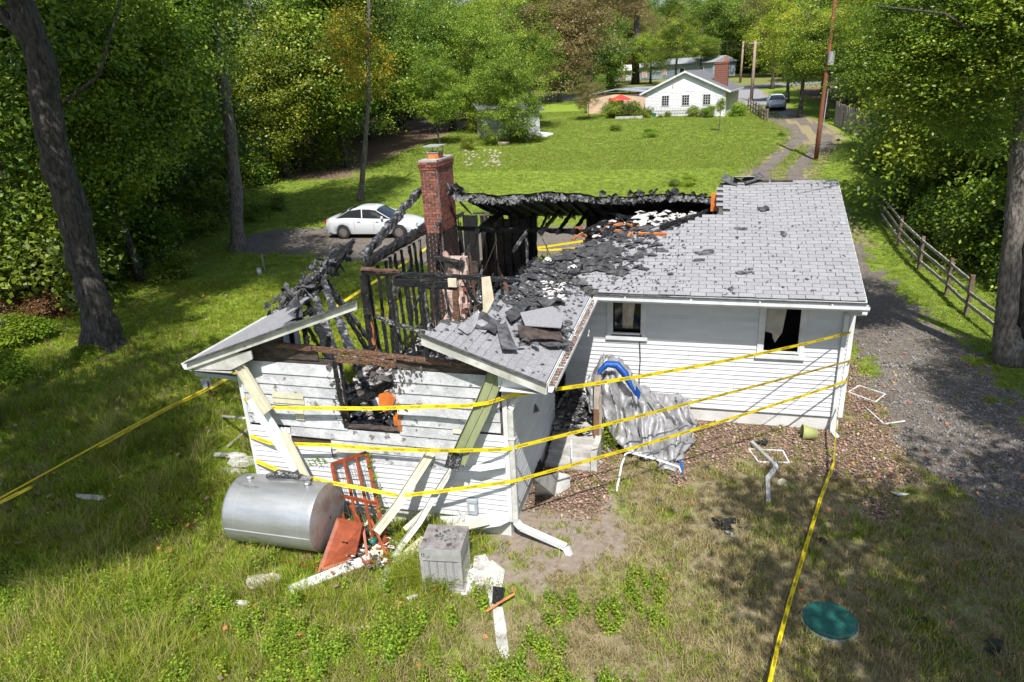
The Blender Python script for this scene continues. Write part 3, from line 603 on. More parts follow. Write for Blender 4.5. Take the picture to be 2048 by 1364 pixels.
T_long=[tuft('long_grass_tuft',i,30,.36,.010,'grass',.15,1.05) for i in range(4)]+[tuft('matted_grass_tuft',70+i,34,.40,.009,'grass',.2,1.9) for i in range(1)]+[tuft('seeding_grass_tuft',75,14,.52,.008,'grass_dry',.12,.6)]
T_short=[tuft('short_grass_tuft',10+i,26,.10,.011,'grass',.12,.6) for i in range(4)]
T_lawn=[tuft('mown_grass_tuft',60+i,30,.055,.012,'lawn',.15,.7) for i in range(4)]
T_dry=[tuft('dry_grass_tuft',20+i,22,.15,.009,'grass_dry',.12,1.1) for i in range(3)]
T_weed=[weed('weed_plant',30+i,'weed',.22+.10*i,40+8*i,.055) for i in range(4)]
houses=[(-10.7,.05,-4.9,7.5),(-10.7,-5.75,-4.9,.1),(-5.,.0,.1,7.5)]
def inhouse(x,y): return any(a-.02<x<c+.02 and b-.02<y<d+.02 for a,b,c,d in ((-10.6,-4.85,-5.8,0),(-10.6,-.02,.02,7.45),(-5.9,-2.5,-4.75,0)))
gp={'l':([],[]),'s':([],[]),'d':([],[]),'w':([],[]),'f':([],[]),'o':([],[]),'g':([],[]),'lf':([],[]),'m':([],[])}
def put(k,x,y,s,dz=0.): gp[k][0].append((x,y,hgt(x,y)+dz)); gp[k][1].append(s)
R4=random.Random(99)
SKIP=[(PZ(a,b),r*r) for a,b,r in [(470,930,.45),(440,912,.30),(480,945,.35),(178,995,.20),(545,1160,.28),(520,1166,.25),(482,1210,.12),(590,1172,.16),(625,1158,.18),(660,1146,.18),(700,1130,.2),(735,1115,.2),(765,1150,.14),(760,1175,.10),(790,1120,.2),(825,1100,.2),(850,1090,.2),(940,1160,.30),(975,1150,.22),(985,1200,.20),(998,1230,.15),(1003,1265,.15),(1010,1300,.14),(1015,1190,.10),(700,1256,.10),(745,1254,.10),(790,1253,.10),(832,1264,.1),(680,1100,.3),(820,1195,.12),(455,1045,.18),(475,1035,.15)]]
def skip(x,y): return any((x-p.x)**2+(y-p.y)**2<r for p,r in SKIP)
for i in range(210000):
    # denser near the camera
    u=R4.random(); D=3.2+u*u*55; th=YAW+R4.uniform(-.72,.84)*(1.35 if D<16 else 1); x=CP.x+D*math.sin(th); y=CP.y+D*math.cos(th)
    if y<-13.5 or inhouse(x,y) or (y<0 and skip(x,y) and (R4.random()<.6 or put('s',x,y,.35) or True)): continue
    gr,li,dry,dirt,wd_=zones(x,y)
    n=fbm(x+9,y,.33); n2=fbm(x,y+31,1.1)
    if gr>.5:
        if R4.random()<.03*(1-smooth(10,30,D)): put('s',x,y,R4.uniform(.3,.6))
        if D<22 and R4.random()<.5: put('g',x,y,R4.uniform(.5,1.3),.0)
        continue
    if dirt>.5 and R4.random()<.86: continue
    if li>.45:
        if R4.random()<.36: put('f',x,y,R4.uniform(.7,1.3),.012)
        if R4.random()<.10: put('s',x,y,R4.uniform(.4,.9))
        continue
    left=x<-6.5
    if left and y<2:
        r=R4.random()
        lush=smooth(.42,.62,n)
        if r<.28+.3*lush: put('l',x,y,R4.uniform(.45,1.05)*(.6+.5*lush))
        elif r<.62: put('s',x,y,R4.uniform(.8,1.6))
        elif r<.62+(.20 if y<-4.5 else .05)*smooth(.5,.7,1-n): put('d',x,y,R4.uniform(.7,1.3))
        if R4.random()<(.34*smooth(.40,.62,n2) if y<-7 else .05*smooth(.5,.65,n2)): put('w',x,y,R4.uniform(.5,1.15))
    elif y<2:
        r=R4.random(); q=1-dry
        if n2<.46 and R4.random()<.55: continue
        if r<.26*q+.10*smooth(.5,.65,n2): put('s',x,y,R4.uniform(.6,1.3))
        elif r<.48: put('d',x,y,R4.uniform(.5,1.))
        if -6.2<x<-3.2 and y<-5.4 and R4.random()<.16*smooth(.45,.62,n2): put('w',x,y,R4.uniform(.5,1.1))
    else:
        if D<64: put('m' if y>9 or x>-9 else 's',x,y,R4.uniform(.6,1.05)*(1 if D<35 else 1.25))
        if x<-9 and y<14 and R4.random()<.18*smooth(.45,.6,n): put('l',x,y,R4.uniform(.3,.75))
for i in range(3200):
    x=R4.uniform(-24,5);y=R4.uniform(-11.5,8)
    if not inhouse(x,y): put('o',x,y,R4.uniform(.7,1.25),.16 if x<-6.5 else .03)
for i in range(9000):
    x=R4.uniform(-5.9,2.6);y=R4.uniform(-4.5,4)
    if inhouse(x,y) or zones(x,y)[1]<.3: continue
    put('f',x,y,R4.uniform(.8,1.4),.015)
def leafpiece(name,m,sz,seed):
    g=np.random.default_rng(seed); k=5; P=g.uniform(-.09,.09,size=(k,3)); P[:,2]=g.random(k)*.015; N=np.tile([0,0,1.],(k,1))+g.normal(size=(k,3))*.35; V,F=leaves(P,N,sz,.75); return npmesh(name,V,F,m,g.random(k))
def one_leaf(name,m,sz,seed):
    g=np.random.default_rng(seed); V,F=leaves(np.zeros((1,3)),np.array([[.2,.1,1.]]),sz,.8); return npmesh(name,V,F,m,g.random(1))
def stonepiece(name,seed):
    g=random.Random(seed); mb=MB()
    for i in range(4):
        x,y=g.uniform(-.09,.09),g.uniform(-.09,.09); s=g.uniform(.012,.026); mb.tube([(x,y,-.005),(x+g.uniform(-.006,.006),y,s*.5),(x,y,s)],[s,s*.9,s*.3],5)
    return mb.mesh(name,'stone',True)
M['stone']=mat('gravel_stone',(.21,.20,.19),.9,(.13,.12,.115),5,objvar=.45)
for i in range(42000):
    x=R4.uniform(-30,4);y=R4.uniform(34,72)
    z_=zones(x,y)
    if z_[0]<.4 and z_[1]<.4: put('m',x,y,R4.uniform(1.0,1.7))
scatter('mown_lawn',*gp['m'],T_lawn); scatter('long_grass',*gp['l'],T_long); scatter('lawn_grass',*gp['s'],T_short); scatter('dry_grass',*gp['d'],T_dry); scatter('weeds',*gp['w'],T_weed,tilt=.15)
scatter('leaf_litter',*gp['f'],[leafpiece('litter_piece','fallen',.048,i) for i in range(4)]); scatter('orange_fallen_leaves',*gp['o'],[one_leaf('orange_leaf','orangeleaf',.10,1),one_leaf('brown_leaf','fallen',.09,2),one_leaf('brown_leaf_small','fallen',.08,3)],tilt=.4)
scatter('gravel_stones',*gp['g'],[stonepiece('stone_piece',i) for i in range(4)])
# far wood beyond the houses, one mass
fp=[];fs=[]
for i in range(330):
    x=R4.uniform(-120,75);y=R4.uniform(104,190)
    if -22<x<2 and y<140: continue
    if y<114 and -3<x<14: continue
    fp.append((x,y,hgt(x,y)+R4.uniform(4,13))); fs.append(R4.uniform(1.,1.7))
for i in range(26): # behind the shed and the small houses
    x=R4.uniform(-62,-36);y=R4.uniform(72,100); fp.append((x,y,hgt(x,y)+R4.uniform(4,10))); fs.append(R4.uniform(1.,1.4))
scatter('far_wood',fp,fs,[CR_['a'],CR_['b'],CR_['o'],CR_['a'],CR_['b'],CR_['c']],tilt=.1)
# ================================================================ THE BURNT HOUSE
X0,XW,YW,D_=-10.59,-5.83,-4.82,3.71; K=.3641; YB=7.42; FL=.5
def mz(y): return 3.045+K*(y+.62)              # main front slope (top of deck)
def bz(y): return 4.622-K*(y-3.71)             # main rear slope
def wz(x): return 3.03+K*(-5.11-x)             # wing right slope
def lz(x): return 3.0+K*(x+11.27)              # wing left slope
H=thing('burnt_house','burnt single storey house with white siding, charred open framing and half its grey roof left','house',(-5.3,1.3,0))
def P_(mb,name,m,par=H,**k): return mb.build(name,m,par,**k)
# foundation and floor
fo=MB(); fo.bb((XW+.03,.03,-.3),(-.03,.22,.35)).bb((-.22,.22,-.3),(-.03,YB,.35)).bb((X0+.03,YW+.03,-.3),(XW-.03,YW+.2,.33)).bb((XW-.2,YW+.2,-.3),(XW-.03,.03,.33)).bb((X0+.03,YW+.2,-.3),(X0+.2,YB,.33)).bb((X0+.2,YB-.2,-.3),(-.22,YB-.01,.35)); P_(fo,'foundation','found')
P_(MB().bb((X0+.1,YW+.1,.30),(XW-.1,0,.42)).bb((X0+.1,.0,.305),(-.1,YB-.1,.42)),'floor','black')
# siding pieces
def plank_mesh(L,h,m,out=.02,rnd=None,wave=0.):
    n=max(1,int(L/.6)) if wave else 1; vs=[];fs=[]
    r=rnd or random
    for i in range(n+1):
        x=L*i/n; w=r.uniform(-wave,wave)
        vs+=[(x,0,h),(x,-out-w,0),(x,-out*.2,-.002),(x,.004,h)]
    for i in range(n): 
        a=i*4;b=a+4; fs+=[(a,a+1,b+1,b),(a+1,a+2,b+2,b+1),(a+3,a,b,b+3)]
    fs+=[(0,3,2,1),(n*4,n*4+1,n*4+2,n*4+3)]
    mb=MB(); mb.add(vs,fs); return mb.mesh('plank',m)
pcache={}
def plank(parent,x0,x1,z,h,axis,plane,m='vinyl',name='siding_plank',out=.02,wave=0.):
    L=round(x1-x0,3); key=(L,h,axis,m,out) if not wave else (L,h,axis,m,out,random.random())
    if key not in pcache: pcache[key]=plank_mesh(L,h,m,out,wave=wave)
    pl=wloc(parent)
    if axis=='x': o=inst(name,pcache[key],parent,loc=(x0-pl.x,plane-pl.y,z-pl.z))
    else: o=inst(name,pcache[key],parent,loc=(plane-pl.x,x0-pl.y,z-pl.z),rot=(0,0,PI/2))
    return o
def part_empty(name,parent,label=None):
    o=bpy.data.objects.new(name,None); COL.objects.link(o); o.parent=parent; o.empty_display_size=.1; return tag(o,label)
def hole_split(x0,x1,holes,z,h):
    segs=[(x0,x1)]
    for a,b,c,d in holes:
        if z+h>c+.005 and z<d-.005:
            n=[]
            for s,e in segs:
                if a>s: n.append((s,min(a,e)))
                if b<e: n.append((max(b,s),e))
            segs=[q for q in n if q[1]-q[0]>.02]
    return segs
W1=(-4.86,-4.03,1.86,2.93); W2=(-1.76,-.86,1.60,2.90)
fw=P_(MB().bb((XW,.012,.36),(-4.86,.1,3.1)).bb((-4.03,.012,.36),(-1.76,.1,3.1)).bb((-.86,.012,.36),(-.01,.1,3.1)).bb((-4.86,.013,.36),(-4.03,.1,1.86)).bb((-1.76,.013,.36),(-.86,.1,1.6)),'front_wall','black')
z=.35
while z<3.05:
    for s,e in hole_split(XW+.0,-.02,(W1,W2),z,.1):
        c_=s
        while c_<e-.01:
            n_=c_+RR.choice([3.66,1.9,2.7]) ; n_=e if e-n_<.5 else n_
            plank(fw,c_,min(n_,e)-(.004 if n_<e else 0),z,.1,'x',0); c_=n_
    z+=.1
# right end wall
ew=P_(MB().bb((-.1,.1,.36),(-.012,YB,3.1)).slab([(-.02,.1,3.1),(-.02,YB,3.1),(-.02,D_,4.4)],.08,(1,0,0)),'end_wall','vinyl')
# corner post & trims
P_(MB().bb((-.065,-.03,.33),(.025,-.002,3.0)).bb((-.005,-.002,.33),(.025,.08,3.0)),'corner_board','trim')
P_(MB().bb((XW,-.02,.325),(-.07,-.003,.352)),'starter_strip','trim')
def window(parent,b,name='window',plane=0.,glass=True):
    a,c,z0,z1=b; fr=MB(); t=.085
    fr.bb((a-.005,plane-.045,z0+.01),(a+t,plane-.014,z1)).bb((c-t,plane-.045,z0+.01),(c+.005,plane-.014,z1)).bb((a+t,plane-.045,z1-t),(c-t,plane-.014,z1))
    fr.bb((a+t,plane-.035,z0+.09),(a+t+.035,plane+.02,z1-t)).bb((c-t-.035,plane-.035,z0+.09),(c-t,plane+.02,z1-t)).bb((a+t+.035,plane-.033,z0+.09),(c-t-.035,plane+.02,z0+.13))
    f=P_(fr,name,'trim',parent)
    P_(MB().bb((a-.03,plane-.075,z0-.02),(c+.03,plane-.015,z0+.06)),'sill','trim',f)
    return f
w1=window(H,W1); w2=window(H,W2)
P_(MB().bb((-4.75,.14,2.0),(-4.14,.15,2.85)),'pane','glass',w1)
# curtains hanging behind (charred, ivory strip)
cu=[[Vector((-4.55+.10*math.sin(j*.9)*.3+ j*.032*(1-.25*i/8),.10+.02*math.sin(j*2.1),2.85-.1*i)) for j in range(9)] for i in range(9)]
P_(MB().grid(cu),'curtain','curtain',w1,smooth=True,thick=.004)
sh=[(-1.66,.06,2.82),(-1.26,.06,2.82),(-1.25,.05,2.6),(-1.28,.05,2.3),(-1.30,.04,2.12),(-1.36,.03,2.02),(-1.42,.03,1.90),(-1.47,.03,2.0),(-1.49,.04,2.1),(-1.66,.05,2.14)]
P_(MB().slab(sh,.006,(0,-1,0)),'torn_shade','shade_cloth',w2)
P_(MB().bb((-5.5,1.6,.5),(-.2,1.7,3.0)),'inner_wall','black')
# cable from the window down the wall
mbq=MB().tube([(-4.15,-.05,1.98),(-4.16,-.06,1.8),(-4.14,-.05,1.4),(-4.16,-.045,1.0),(-4.15,-.04,.75)],.012,6); P_(mbq,'cable','wire')
# ---- roof: main front slope
hole=[(-2.6,3.71),(-2.68,3.03),(-2.63,2.39),(-3.14,2.07),(-3.78,1.67),(-4.30,1.75),(-4.9,1.35),(-5.45,1.05),(-5.89,.62),(-6.45,.12)]
mainpoly=[(.05,-.62),(.05,3.71)]+hole+[(-6.3,.38),(-5.12,-.62)]
def inpoly(x,y,pg):
    c=False;j=len(pg)-1
    for i in range(len(pg)):
        xi,yi=pg[i];xj,yj=pg[j]
        if (yi>y)!=(yj>y) and x<(xj-xi)*(y-yi)/(yj-yi)+xi: c=not c
        j=i
    return c
def jag(pg,i0,i1,a,rnd):
    o=[]
    for i,(p,q) in enumerate(zip(pg,pg[1:]+pg[:1])):
        o.append(p)
        if i0<=i<i1:
            n=max(2,int(math.hypot(q[0]-p[0],q[1]-p[1])/.13))
            for k in range(1,n): o.append((p[0]+(q[0]-p[0])*k/n+rnd.uniform(-a,a),p[1]+(q[1]-p[1])*k/n+rnd.uniform(-a,a)))
    return o
def und(x,s): return .018*math.sin(x*2.6+s*.8)*math.exp(-((s-3.4)/1.3)**2)+.006*math.sin(x*5+s*2)
M['brick_soot']=mat('sooty_brick',(.045,.022,.018),.85,(.018,.014,.013),3,bump=.5,bscale=30)
mp=jag(mainpoly,2,len(mainpoly)-2,.05,RR)
P_(MB().slab([(x,y,mz(y)-.012) for x,y in mp],.05,(0,0,1)),'roof_deck','deck')
def tabmesh(w=.294,h=.137,t=.010,m='shingle'):
    mb=MB(); mb.add([(-w/2,0,t),(w/2,0,t),(w/2,h,.0),(-w/2,h,.0),(-w/2,0,-.003),(w/2,0,-.003),(w/2,h,-.003),(-w/2,h,-.003)],[(0,1,2,3),(4,5,1,0),(5,6,2,1),(7,4,0,3)]); return mb
TM=tabmesh().mesh('shingle_tab','shingle'); TMD=tabmesh().mesh('shingle_tab_sooty','shingle_dark')
sl_=math.hypot(1,K); ex=.127; th=math.atan(K)
rs=part_empty('shingled_slope',H); rest=MB(); cnt=0
Nrow=int((D_+.62)*sl_/ex)
for r in range(Nrow):
    s=(r+.0)*ex; y=-.62+s/sl_; yc=-.62+(s+.07)/sl_
    x=.05-.1475-(0 if r%2 else -.1525)-.0
    while x>-7:
        if inpoly(min(x,.0),yc,mainpoly) and inpoly(x-.1,yc,mainpoly):
            z=mz(y)+.012+und(x,s)
            if x>.0:
                c,si=math.cos(th),math.sin(th); q=tabmesh(w=.14); rest.add([(x-.08+a,y+b*c-d*si,z+b*si+d*c) for a,b,d in q.v],q.f); x-=.305; continue
            if cnt<175 and s<1.7 : inst('shingle',TM,rs,loc=Vector((x,y,z))-wloc(rs),rot=(th+RR.uniform(-.012,.012),0,RR.uniform(-.006,.006))); cnt+=1
            else:
                c,si=math.cos(th),math.sin(th); lift=RR.uniform(0,.003)
                q=tabmesh(); rest.add([(x+a,y+b*c-d*si,z+lift+b*si+d*c+und(x+a,s+b)-und(x,s)) for a,b,d in q.v],q.f)
        x-=.305
P_(rest,'shingle_field','shingle_joined',rs,kind='stuff',vattr=True)
P_(MB().bb((.03,-.62,mz(-.62)-.14),(.05,-.6,mz(-.62)-.0)).slab([(.056,-.64,mz(-.64)+.012),(.056,D_,mz(D_)+.012),(.056,D_,mz(D_)-.16),(.056,-.64,mz(-.64)-.16)],.03,(1,0,0)).slab([(.056,D_,bz(D_)-.16),(.056,D_,bz(D_)+.012),(.056,YB+.5,bz(YB+.5)+.012),(.056,YB+.5,bz(YB+.5)-.16)],.03,(1,0,0)),'rake_board','trim')
# ridge caps
rc=part_empty('ridge_cap_row',H)
for i in range(9):
    x=.0-i*.13
cap=MB().add([(-.16,-.14,-.05),(-.16,0,.0),(-.16,.14,-.05),(.16,-.14,-.045),(.16,0,.012),(.16,.14,-.045)],[(0,3,4,1),(1,4,5,2)]).mesh('ridge_cap','shingle')
for i in range(9): inst('ridge_cap',cap,rc,loc=Vector((-.12-i*.24,D_,mz(D_)+.03))-wloc(rc))
# main gutter, fascia, soffit
g0,g1=-5.06,.09
def gutter(p0,p1,out,name,par=H,fill=False,m='trim'):
    """open K-gutter between p0,p1 ; out = outward unit vector"""
    p0=Vector(p0);p1=Vector(p1);o=Vector(out); prof=[(0,0),(0,-.11),(.085,-.11),(.125,-.06),(.125,.0),(.113,-.004),(.10,-.055),(.075,-.10),(.012,-.10),(.012,0)]
    a=[p0+o*x+Vector((0,0,z)) for x,z in prof]; b=[p1+o*x+Vector((0,0,z)) for x,z in prof]; n=len(prof)
    mb=MB().add(a+b,[(i,(i+1)%n,n+(i+1)%n,n+i) for i in range(n)]+[tuple(range(n))[::-1],tuple(range(n,2*n))])
    for e,d in ((p0,1),(p1,-1)): # end caps
        u=(p1-p0).normalized()*d*.004
        mb.add([e+Vector((0,0,0)),e+Vector((0,0,-.11)),e+o*.085+Vector((0,0,-.11)),e+o*.125+Vector((0,0,-.06)),e+o*.125]+[e+u+Vector((0,0,0)),e+u+Vector((0,0,-.11)),e+u+o*.085+Vector((0,0,-.11)),e+u+o*.125+Vector((0,0,-.06)),e+u+o*.125],[(0,1,2,3,4),(9,8,7,6,5)])
    g=P_(mb,name,m,par)
    nb=int((p1-p0).length/1.1); u=(p1-p0).normalized()
    for i in range(nb):
        c=p0+(p1-p0)*((i+.5)/nb); P_(MB().bar(c+Vector((0,0,.004)),c+o*.12+Vector((0,0,.004)),.03,.006),'gutter_strap',m,g)
    return g
ze=mz(-.62)
gutter((g0,-.645,ze-.035),(g1,-.645,ze-.06),(0,-1,0),'main_gutter')
P_(MB().bb((g0-.02,-.643,ze-.17),(.05,-.622,ze-.012)),'fascia','trim')
P_(MB().bb((-5.0,-.62,ze-.175),(.05,.0,ze-.155)),'soffit','trim')
P_(MB().bar((-5.1,-.66,ze-.015),(.055,-.66,ze-.025),.07,.012),'drip_edge','deck')
# downspout right
def pipe(pts,w,d,name,m,par,**k):
    mb=MB()
    for i in range(len(pts)-1): mb.bar(pts[i],pts[i+1],w,d,up=(0,-1,0) if abs((Vector(pts[i+1])-Vector(pts[i])).normalized().z)>.5 else (0,0,1))
    return mb.build(name,m,par,**k)
pipe([(.02,-.70,ze-.15),(.015,-.70,ze-.22)],.09,.075,'downspout_outlet','trim',H)
pipe([(.015,-.69,ze-.22),(-.14,-.08,ze-.42)],.09,.075,'downspout_elbow','trim',H)
pipe([(-.15,-.075,ze-.40),(-.15,-.075,.38)],.085,.07,'downspout','trim_dirty' if 0 else 'trim',H)
pipe([(-.15,-.085,.42),(-.15,-.085,.02),(-.08,-.32,-.02)],.10,.085,'downspout_foot','trim',H)
# ---- rear slope: sagging charred remnant
def rsag(x,y): return .17+.10*smooth(-9,-3,x)+.05*math.sin(x*2.1)
rows=[]
for j in range(7):
    y=3.95+j*(8.0-3.95)/6; rows.append([Vector((x,y+ (0 if j else .10*math.sin(x*7)+.06*math.sin(x*17)),bz(y)-(rsag(x,y)*(1-j/8)))) for x in np.linspace(-9.6,-2.5,50)])
mb=MB().grid(rows); mb.grid([[p-Vector((0,0,.05)) for p in r] for r in rows]); P_(mb,'rear_roof_slope','fringe',smooth=True)
P_(MB().slab([(-2.5,D_,bz(D_)),(.05,D_,bz(D_)),(.05,8.0,bz(8)),(-2.5,8.0,bz(8))],.05),'rear_roof_deck','shingle_dark')
for i in range(17):   # rear rafters, seen from below
    x=-9.4+i*.41
    P_(MB().timber((x,4.0+RR.uniform(0,.2),bz(4.1)-rsag(x,4)-.10),(x,7.9,bz(7.9)-.16),.045,.13,jit=.008),'rear_rafter','char')
# hanging charred flakes along the burnt edge
def flake(c,u,v,w,h,rnd,curl=.0,n=5):
    """irregular bent scrap: u across, v down"""
    u=Vector(u).normalized();v=Vector(v).normalized();nn=u.cross(v); k=rnd.randint(6,9); c=Vector(c); vs=[c+nn*curl*.5]
    for i in range(k):
        a=2*PI*i/k; r=rnd.uniform(.6,1.15); q=c+u*math.cos(a)*w*.5*r+v*math.sin(a)*h*.5*r+nn*(rnd.uniform(-.35,.35)*min(w,h)*.5+curl*abs(math.cos(a))*-.5); vs.append(q)
    return vs,[(0,1+i,1+(i+1)%k) for i in range(k)]
fr=MB();fr2=MB()
for i in range(620):
    x=RR.uniform(-9.55,-2.5); y=3.97; z=bz(3.98)-rsag(x,3.95)-.01
    L=RR.uniform(.06,.22)*(1.2 if x<-6.5 else .8); tilt=RR.uniform(-.5,.5)
    tgt=fr2 if RR.random()<.7 else fr
    tgt.add(*flake((x,y-RR.uniform(.0,.10),z-L*.45-RR.uniform(.0,.05)),(1,RR.uniform(-.6,.6),tilt),(tilt*.5,RR.uniform(-.5,.2),-1),RR.uniform(.05,.20),L,RR))
P_(fr,'charred_fringe','char',kind='stuff'); P_(fr2,'ashen_fringe','fringe',kind='stuff')
cr_=MB()
for i in range(44): # crumpled ridge lumps on the right part and at the chimney
    x=RR.choice([RR.uniform(-5.6,-2.7),RR.uniform(-5.6,-2.7),RR.uniform(-9.7,-9.3)]); z=bz(3.98)-rsag(x,3.95)+RR.uniform(-.05,.12); cr_.add(*flake((x,3.95,z),(1,RR.uniform(-1,1),RR.uniform(-1,1)),(RR.uniform(-1,1),.3,-1),RR.uniform(.1,.35),RR.uniform(.1,.3),RR,curl=.08))
P_(cr_,'curled_roofing','shingle_dark',kind='stuff')
# raised curl by the chimney
cc=[[Vector((-9.75+.35*t+s*.06,3.9+.1*s,4.72-.55*t**.6-.15*s)) for t in (0,.2,.4,.6,.8,1,1.4)] for s in (0,1,2)]
P_(MB().grid(cc),'curled_edge','char_ash',smooth=True,thick=.02)
# burnt lip at the right end of the hole with raw wood
P_(MB().box((-2.72,3.28,4.22),(.16,.10,.42)),'exposed_stud','orange')
P_(MB().timber((-2.64,2.4,3.95),(-2.64,3.7,4.42),.05,.16),'hip_rafter','char')
# shingle mat curled over ridge
for k,(x,dz,rx,mm) in enumerate([(-2.35,.05,.3,'shingle_dark'),(-2.05,.13,-.2,'shingle'),(-1.85,.10,.15,'shingle_dark')]):
    P_(MB().box((x,D_+.0,mz(D_)+dz),(.45,.36,.02),Matrix.Rotation(rx,3,'X')@Matrix.Rotation(.25*(k-1),3,'Z')@Matrix.Rotation(.3*(1-k),3,'Y')),'lifted_shingle_mat',mm)
P_(MB().box((-1.2,D_+.02,mz(D_)+.03),(.5,.22,.02)).box((-1.62,D_+.02,mz(D_)+.035),(.28,.24,.02)),'bare_ridge_board','scorch')
# ---- left and rear walls as charred framing
def T(p0,p1,w,h,name,m='char',up=(0,0,1),**k): return P_(MB().timber(p0,p1,w,h,up=up,rnd=RR,**k),name,m)
T((X0+.05,0,3.17),(-6.3,.02,3.13),.12,.10,'top_plate',jit=.014)
T((X0+.05,-.02,3.27),(-9.6,.0,3.24),.12,.07,'top_plate','char_brown')
T((-9.75,.0,2.98),(-8.35,.0,2.93),.07,.22,'header_beam')
T((X0+.08,0,.5),(X0+.07,0,3.12),.17,.17,'corner_post',jit=.018)
T((X0+.17,-.05,.5),(X0+.14,-.05,2.0),.06,.09,'stud','raw',tip1=.5)
T((X0+.05,.1,3.28),(X0+.02,4.9,3.22),.10,.14,'top_plate',jit=.015)
T((X0+.05,4.9,3.2),(X0+.05,YB,3.12),.08,.12,'top_plate')
for i in range(18):
    y=.38+i*.40
    top=3.15 if i<12 else RR.choice([3.1,2.7,2.9])
    T((X0+.06+RR.uniform(-.03,.03),y,.5),(X0+.05+RR.uniform(-.05,.05),y,top),.06,.12,'stud','char' if i%5!=3 else 'char_ash',up=(0,1,0),jit=.014,tip1=.9 if i<12 else .5)
for y,zz in ((3.0,1.4),(1.9,2.1)):
    T((X0+.06,y-.4,zz),(X0+.06,y+.9,zz+.5),.05,.1,'brace','char_ash')
for x,zt,m,w in [(-8.32,3.1,'char_brown',.15),(-7.62,2.9,'char',.09),(-7.2,2.75,'char',.14),(-6.55,3.1,'char',.14),(-9.85,2.9,'char',.09),(-9.45,2.95,'char',.08),(-9.1,2.9,'char',.09),(-8.8,2.9,'char',.08),(-6.98,2.95,'char',.07)]:
    T((x,0,.5),(x+RR.uniform(-.03,.03),0,zt),w,.10,'stud',m,up=(0,1,0),tip1=.8)
P_(MB().slab([PY(963,555,-.05),PY(980,553,-.05),PY(988,600,-.05),PY(975,625,-.08),PY(958,652,-.05),PY(950,650,-.05),PY(966,618,-.05)],.025,(0,-1,0)),'hanging_board','cream')
P_(MB().slab([PY(903,470,-.06),PY(918,548,-.06),PY(912,560,-.06),PY(895,556,-.06)],.02,(0,-1,0)) if 0 else MB().box((-8.32,-.06,3.02),(.2,.06,.2)),'burnt_post_cap','cream')
# bearing beam, rear plate, ceiling joists, rafter
T((X0+.1,4.64,3.25),(-5.2,4.72,3.15),.10,.13,'bearing_beam',jit=.018)
T((-10.2,YB-.03,3.17),(-5.2,YB-.03,3.13),.07,.07,'rear_plate','char_ash',jit=.01)
for a,b,w in [((955,463),(1008,424),.13),((1078,465),(1098,424),.06),((1082,467),(1124,413),.085),((1114,466),(1152,416),.085),((1144,466),(1178,420),.085),((1180,458),(1206,432),.07)]:
    T(PZ(*a,3.22),PZ(*b,3.25) if b[1]>420 else PZ(*b,3.4),w,w*1.4,'ceiling_joist',jit=.012,tip1=.6)
for a,za,b,zb,w,m in [((935,518),2.3,(955,466),3.1,.08,'char'),((1026,503),2.2,(1058,458),3.1,.11,'char_ash'),((1053,476),3.0,(1056,545),2.2,.06,'char_ash'),((925,505),2.2,(945,530),1.9,.06,'char')]:
    T(PY(*a,4.6),PY(*b,4.6),w,w,'broken_joist',m,tip0=.5,tip1=.8)
T(PX(726,516,X0-.1),PX(852,370,X0-.1),.13,.22,'rake_rafter','char_ash',tip1=.25,jit=.035)
T(PX(735,525,X0+.05),PX(885,440,X0+.35),.14,.2,'charred_plate','char',tip1=.5,jit=.025)
T(PX(884,442,-9.8),PX(868,456,-9.8),.08,.08,'stub','char_ash')
# rear wall
P_(MB().bb((X0+.1,YB-.06,.35),(-8.2,YB-.02,1.6)).bb((-8.25,YB-.06,.35),(-6.4,YB-.02,1.35)).bb((-6.4,YB-.06,.35),(-.1,YB-.02,3.15)),'rear_wall','scorch')
for x0_,x1_,m in [(-10.55,-10.05,'char'),(-9.95,-9.5,'char'),(-9.0,-8.6,'scorch'),(-8.6,-8.2,'char')]:
    P_(MB().bb((x0_,YB-.07,1.6),(x1_,YB-.03,3.1)),'rear_wall_panel',m)
for i in range(15):
    x=X0+.2+i*.30
    if -8.1<x<-6.45: continue
    T((x,YB-.1,.5),(x+RR.uniform(-.03,.03),YB-.1,3.12),.06,.11,'rear_stud',RR.choice(['char','char','char_brown']),up=(0,1,0))
P_(MB().bb((-9.42,YB-.14,1.5),(-8.35,YB-.11,3.0)),'scorched_panel','scorch')
# opening jambs and small burnt porch rail beyond
T((-6.42,YB-.1,.5),(-6.42,YB-.1,3.12),.12,.12,'opening_jamb','char',up=(0,1,0)); T((-8.15,YB-.1,.5),(-8.15,YB-.1,3.12),.14,.14,'opening_jamb','char',up=(0,1,0))
for i in range(16):
    x=U(-10,-6);y=U(.5,6.5); a=Vector((x,y,U(2.6,3.2))); b=a+Vector((U(-.9,.9),U(-.6,.6),-U(.6,1.6))); m2=a.lerp(b,.5)+Vector((0,0,-.3)); P_(MB().tube([a,a.lerp(m2,.6),m2,b],.011,5),'hanging_cable','wire')
for i in range(10):
    x=U(-9.9,-6.2);y=U(.6,4.3); a=Vector((x,y,U(.8,1.2))); T(a,a+Vector((U(-.7,.7),U(-.7,.7),U(.9,1.9))),.06,.09,'charred_leaning_stud',RR.choice(['char','char','char_ash','char_brown']),tip1=.3)
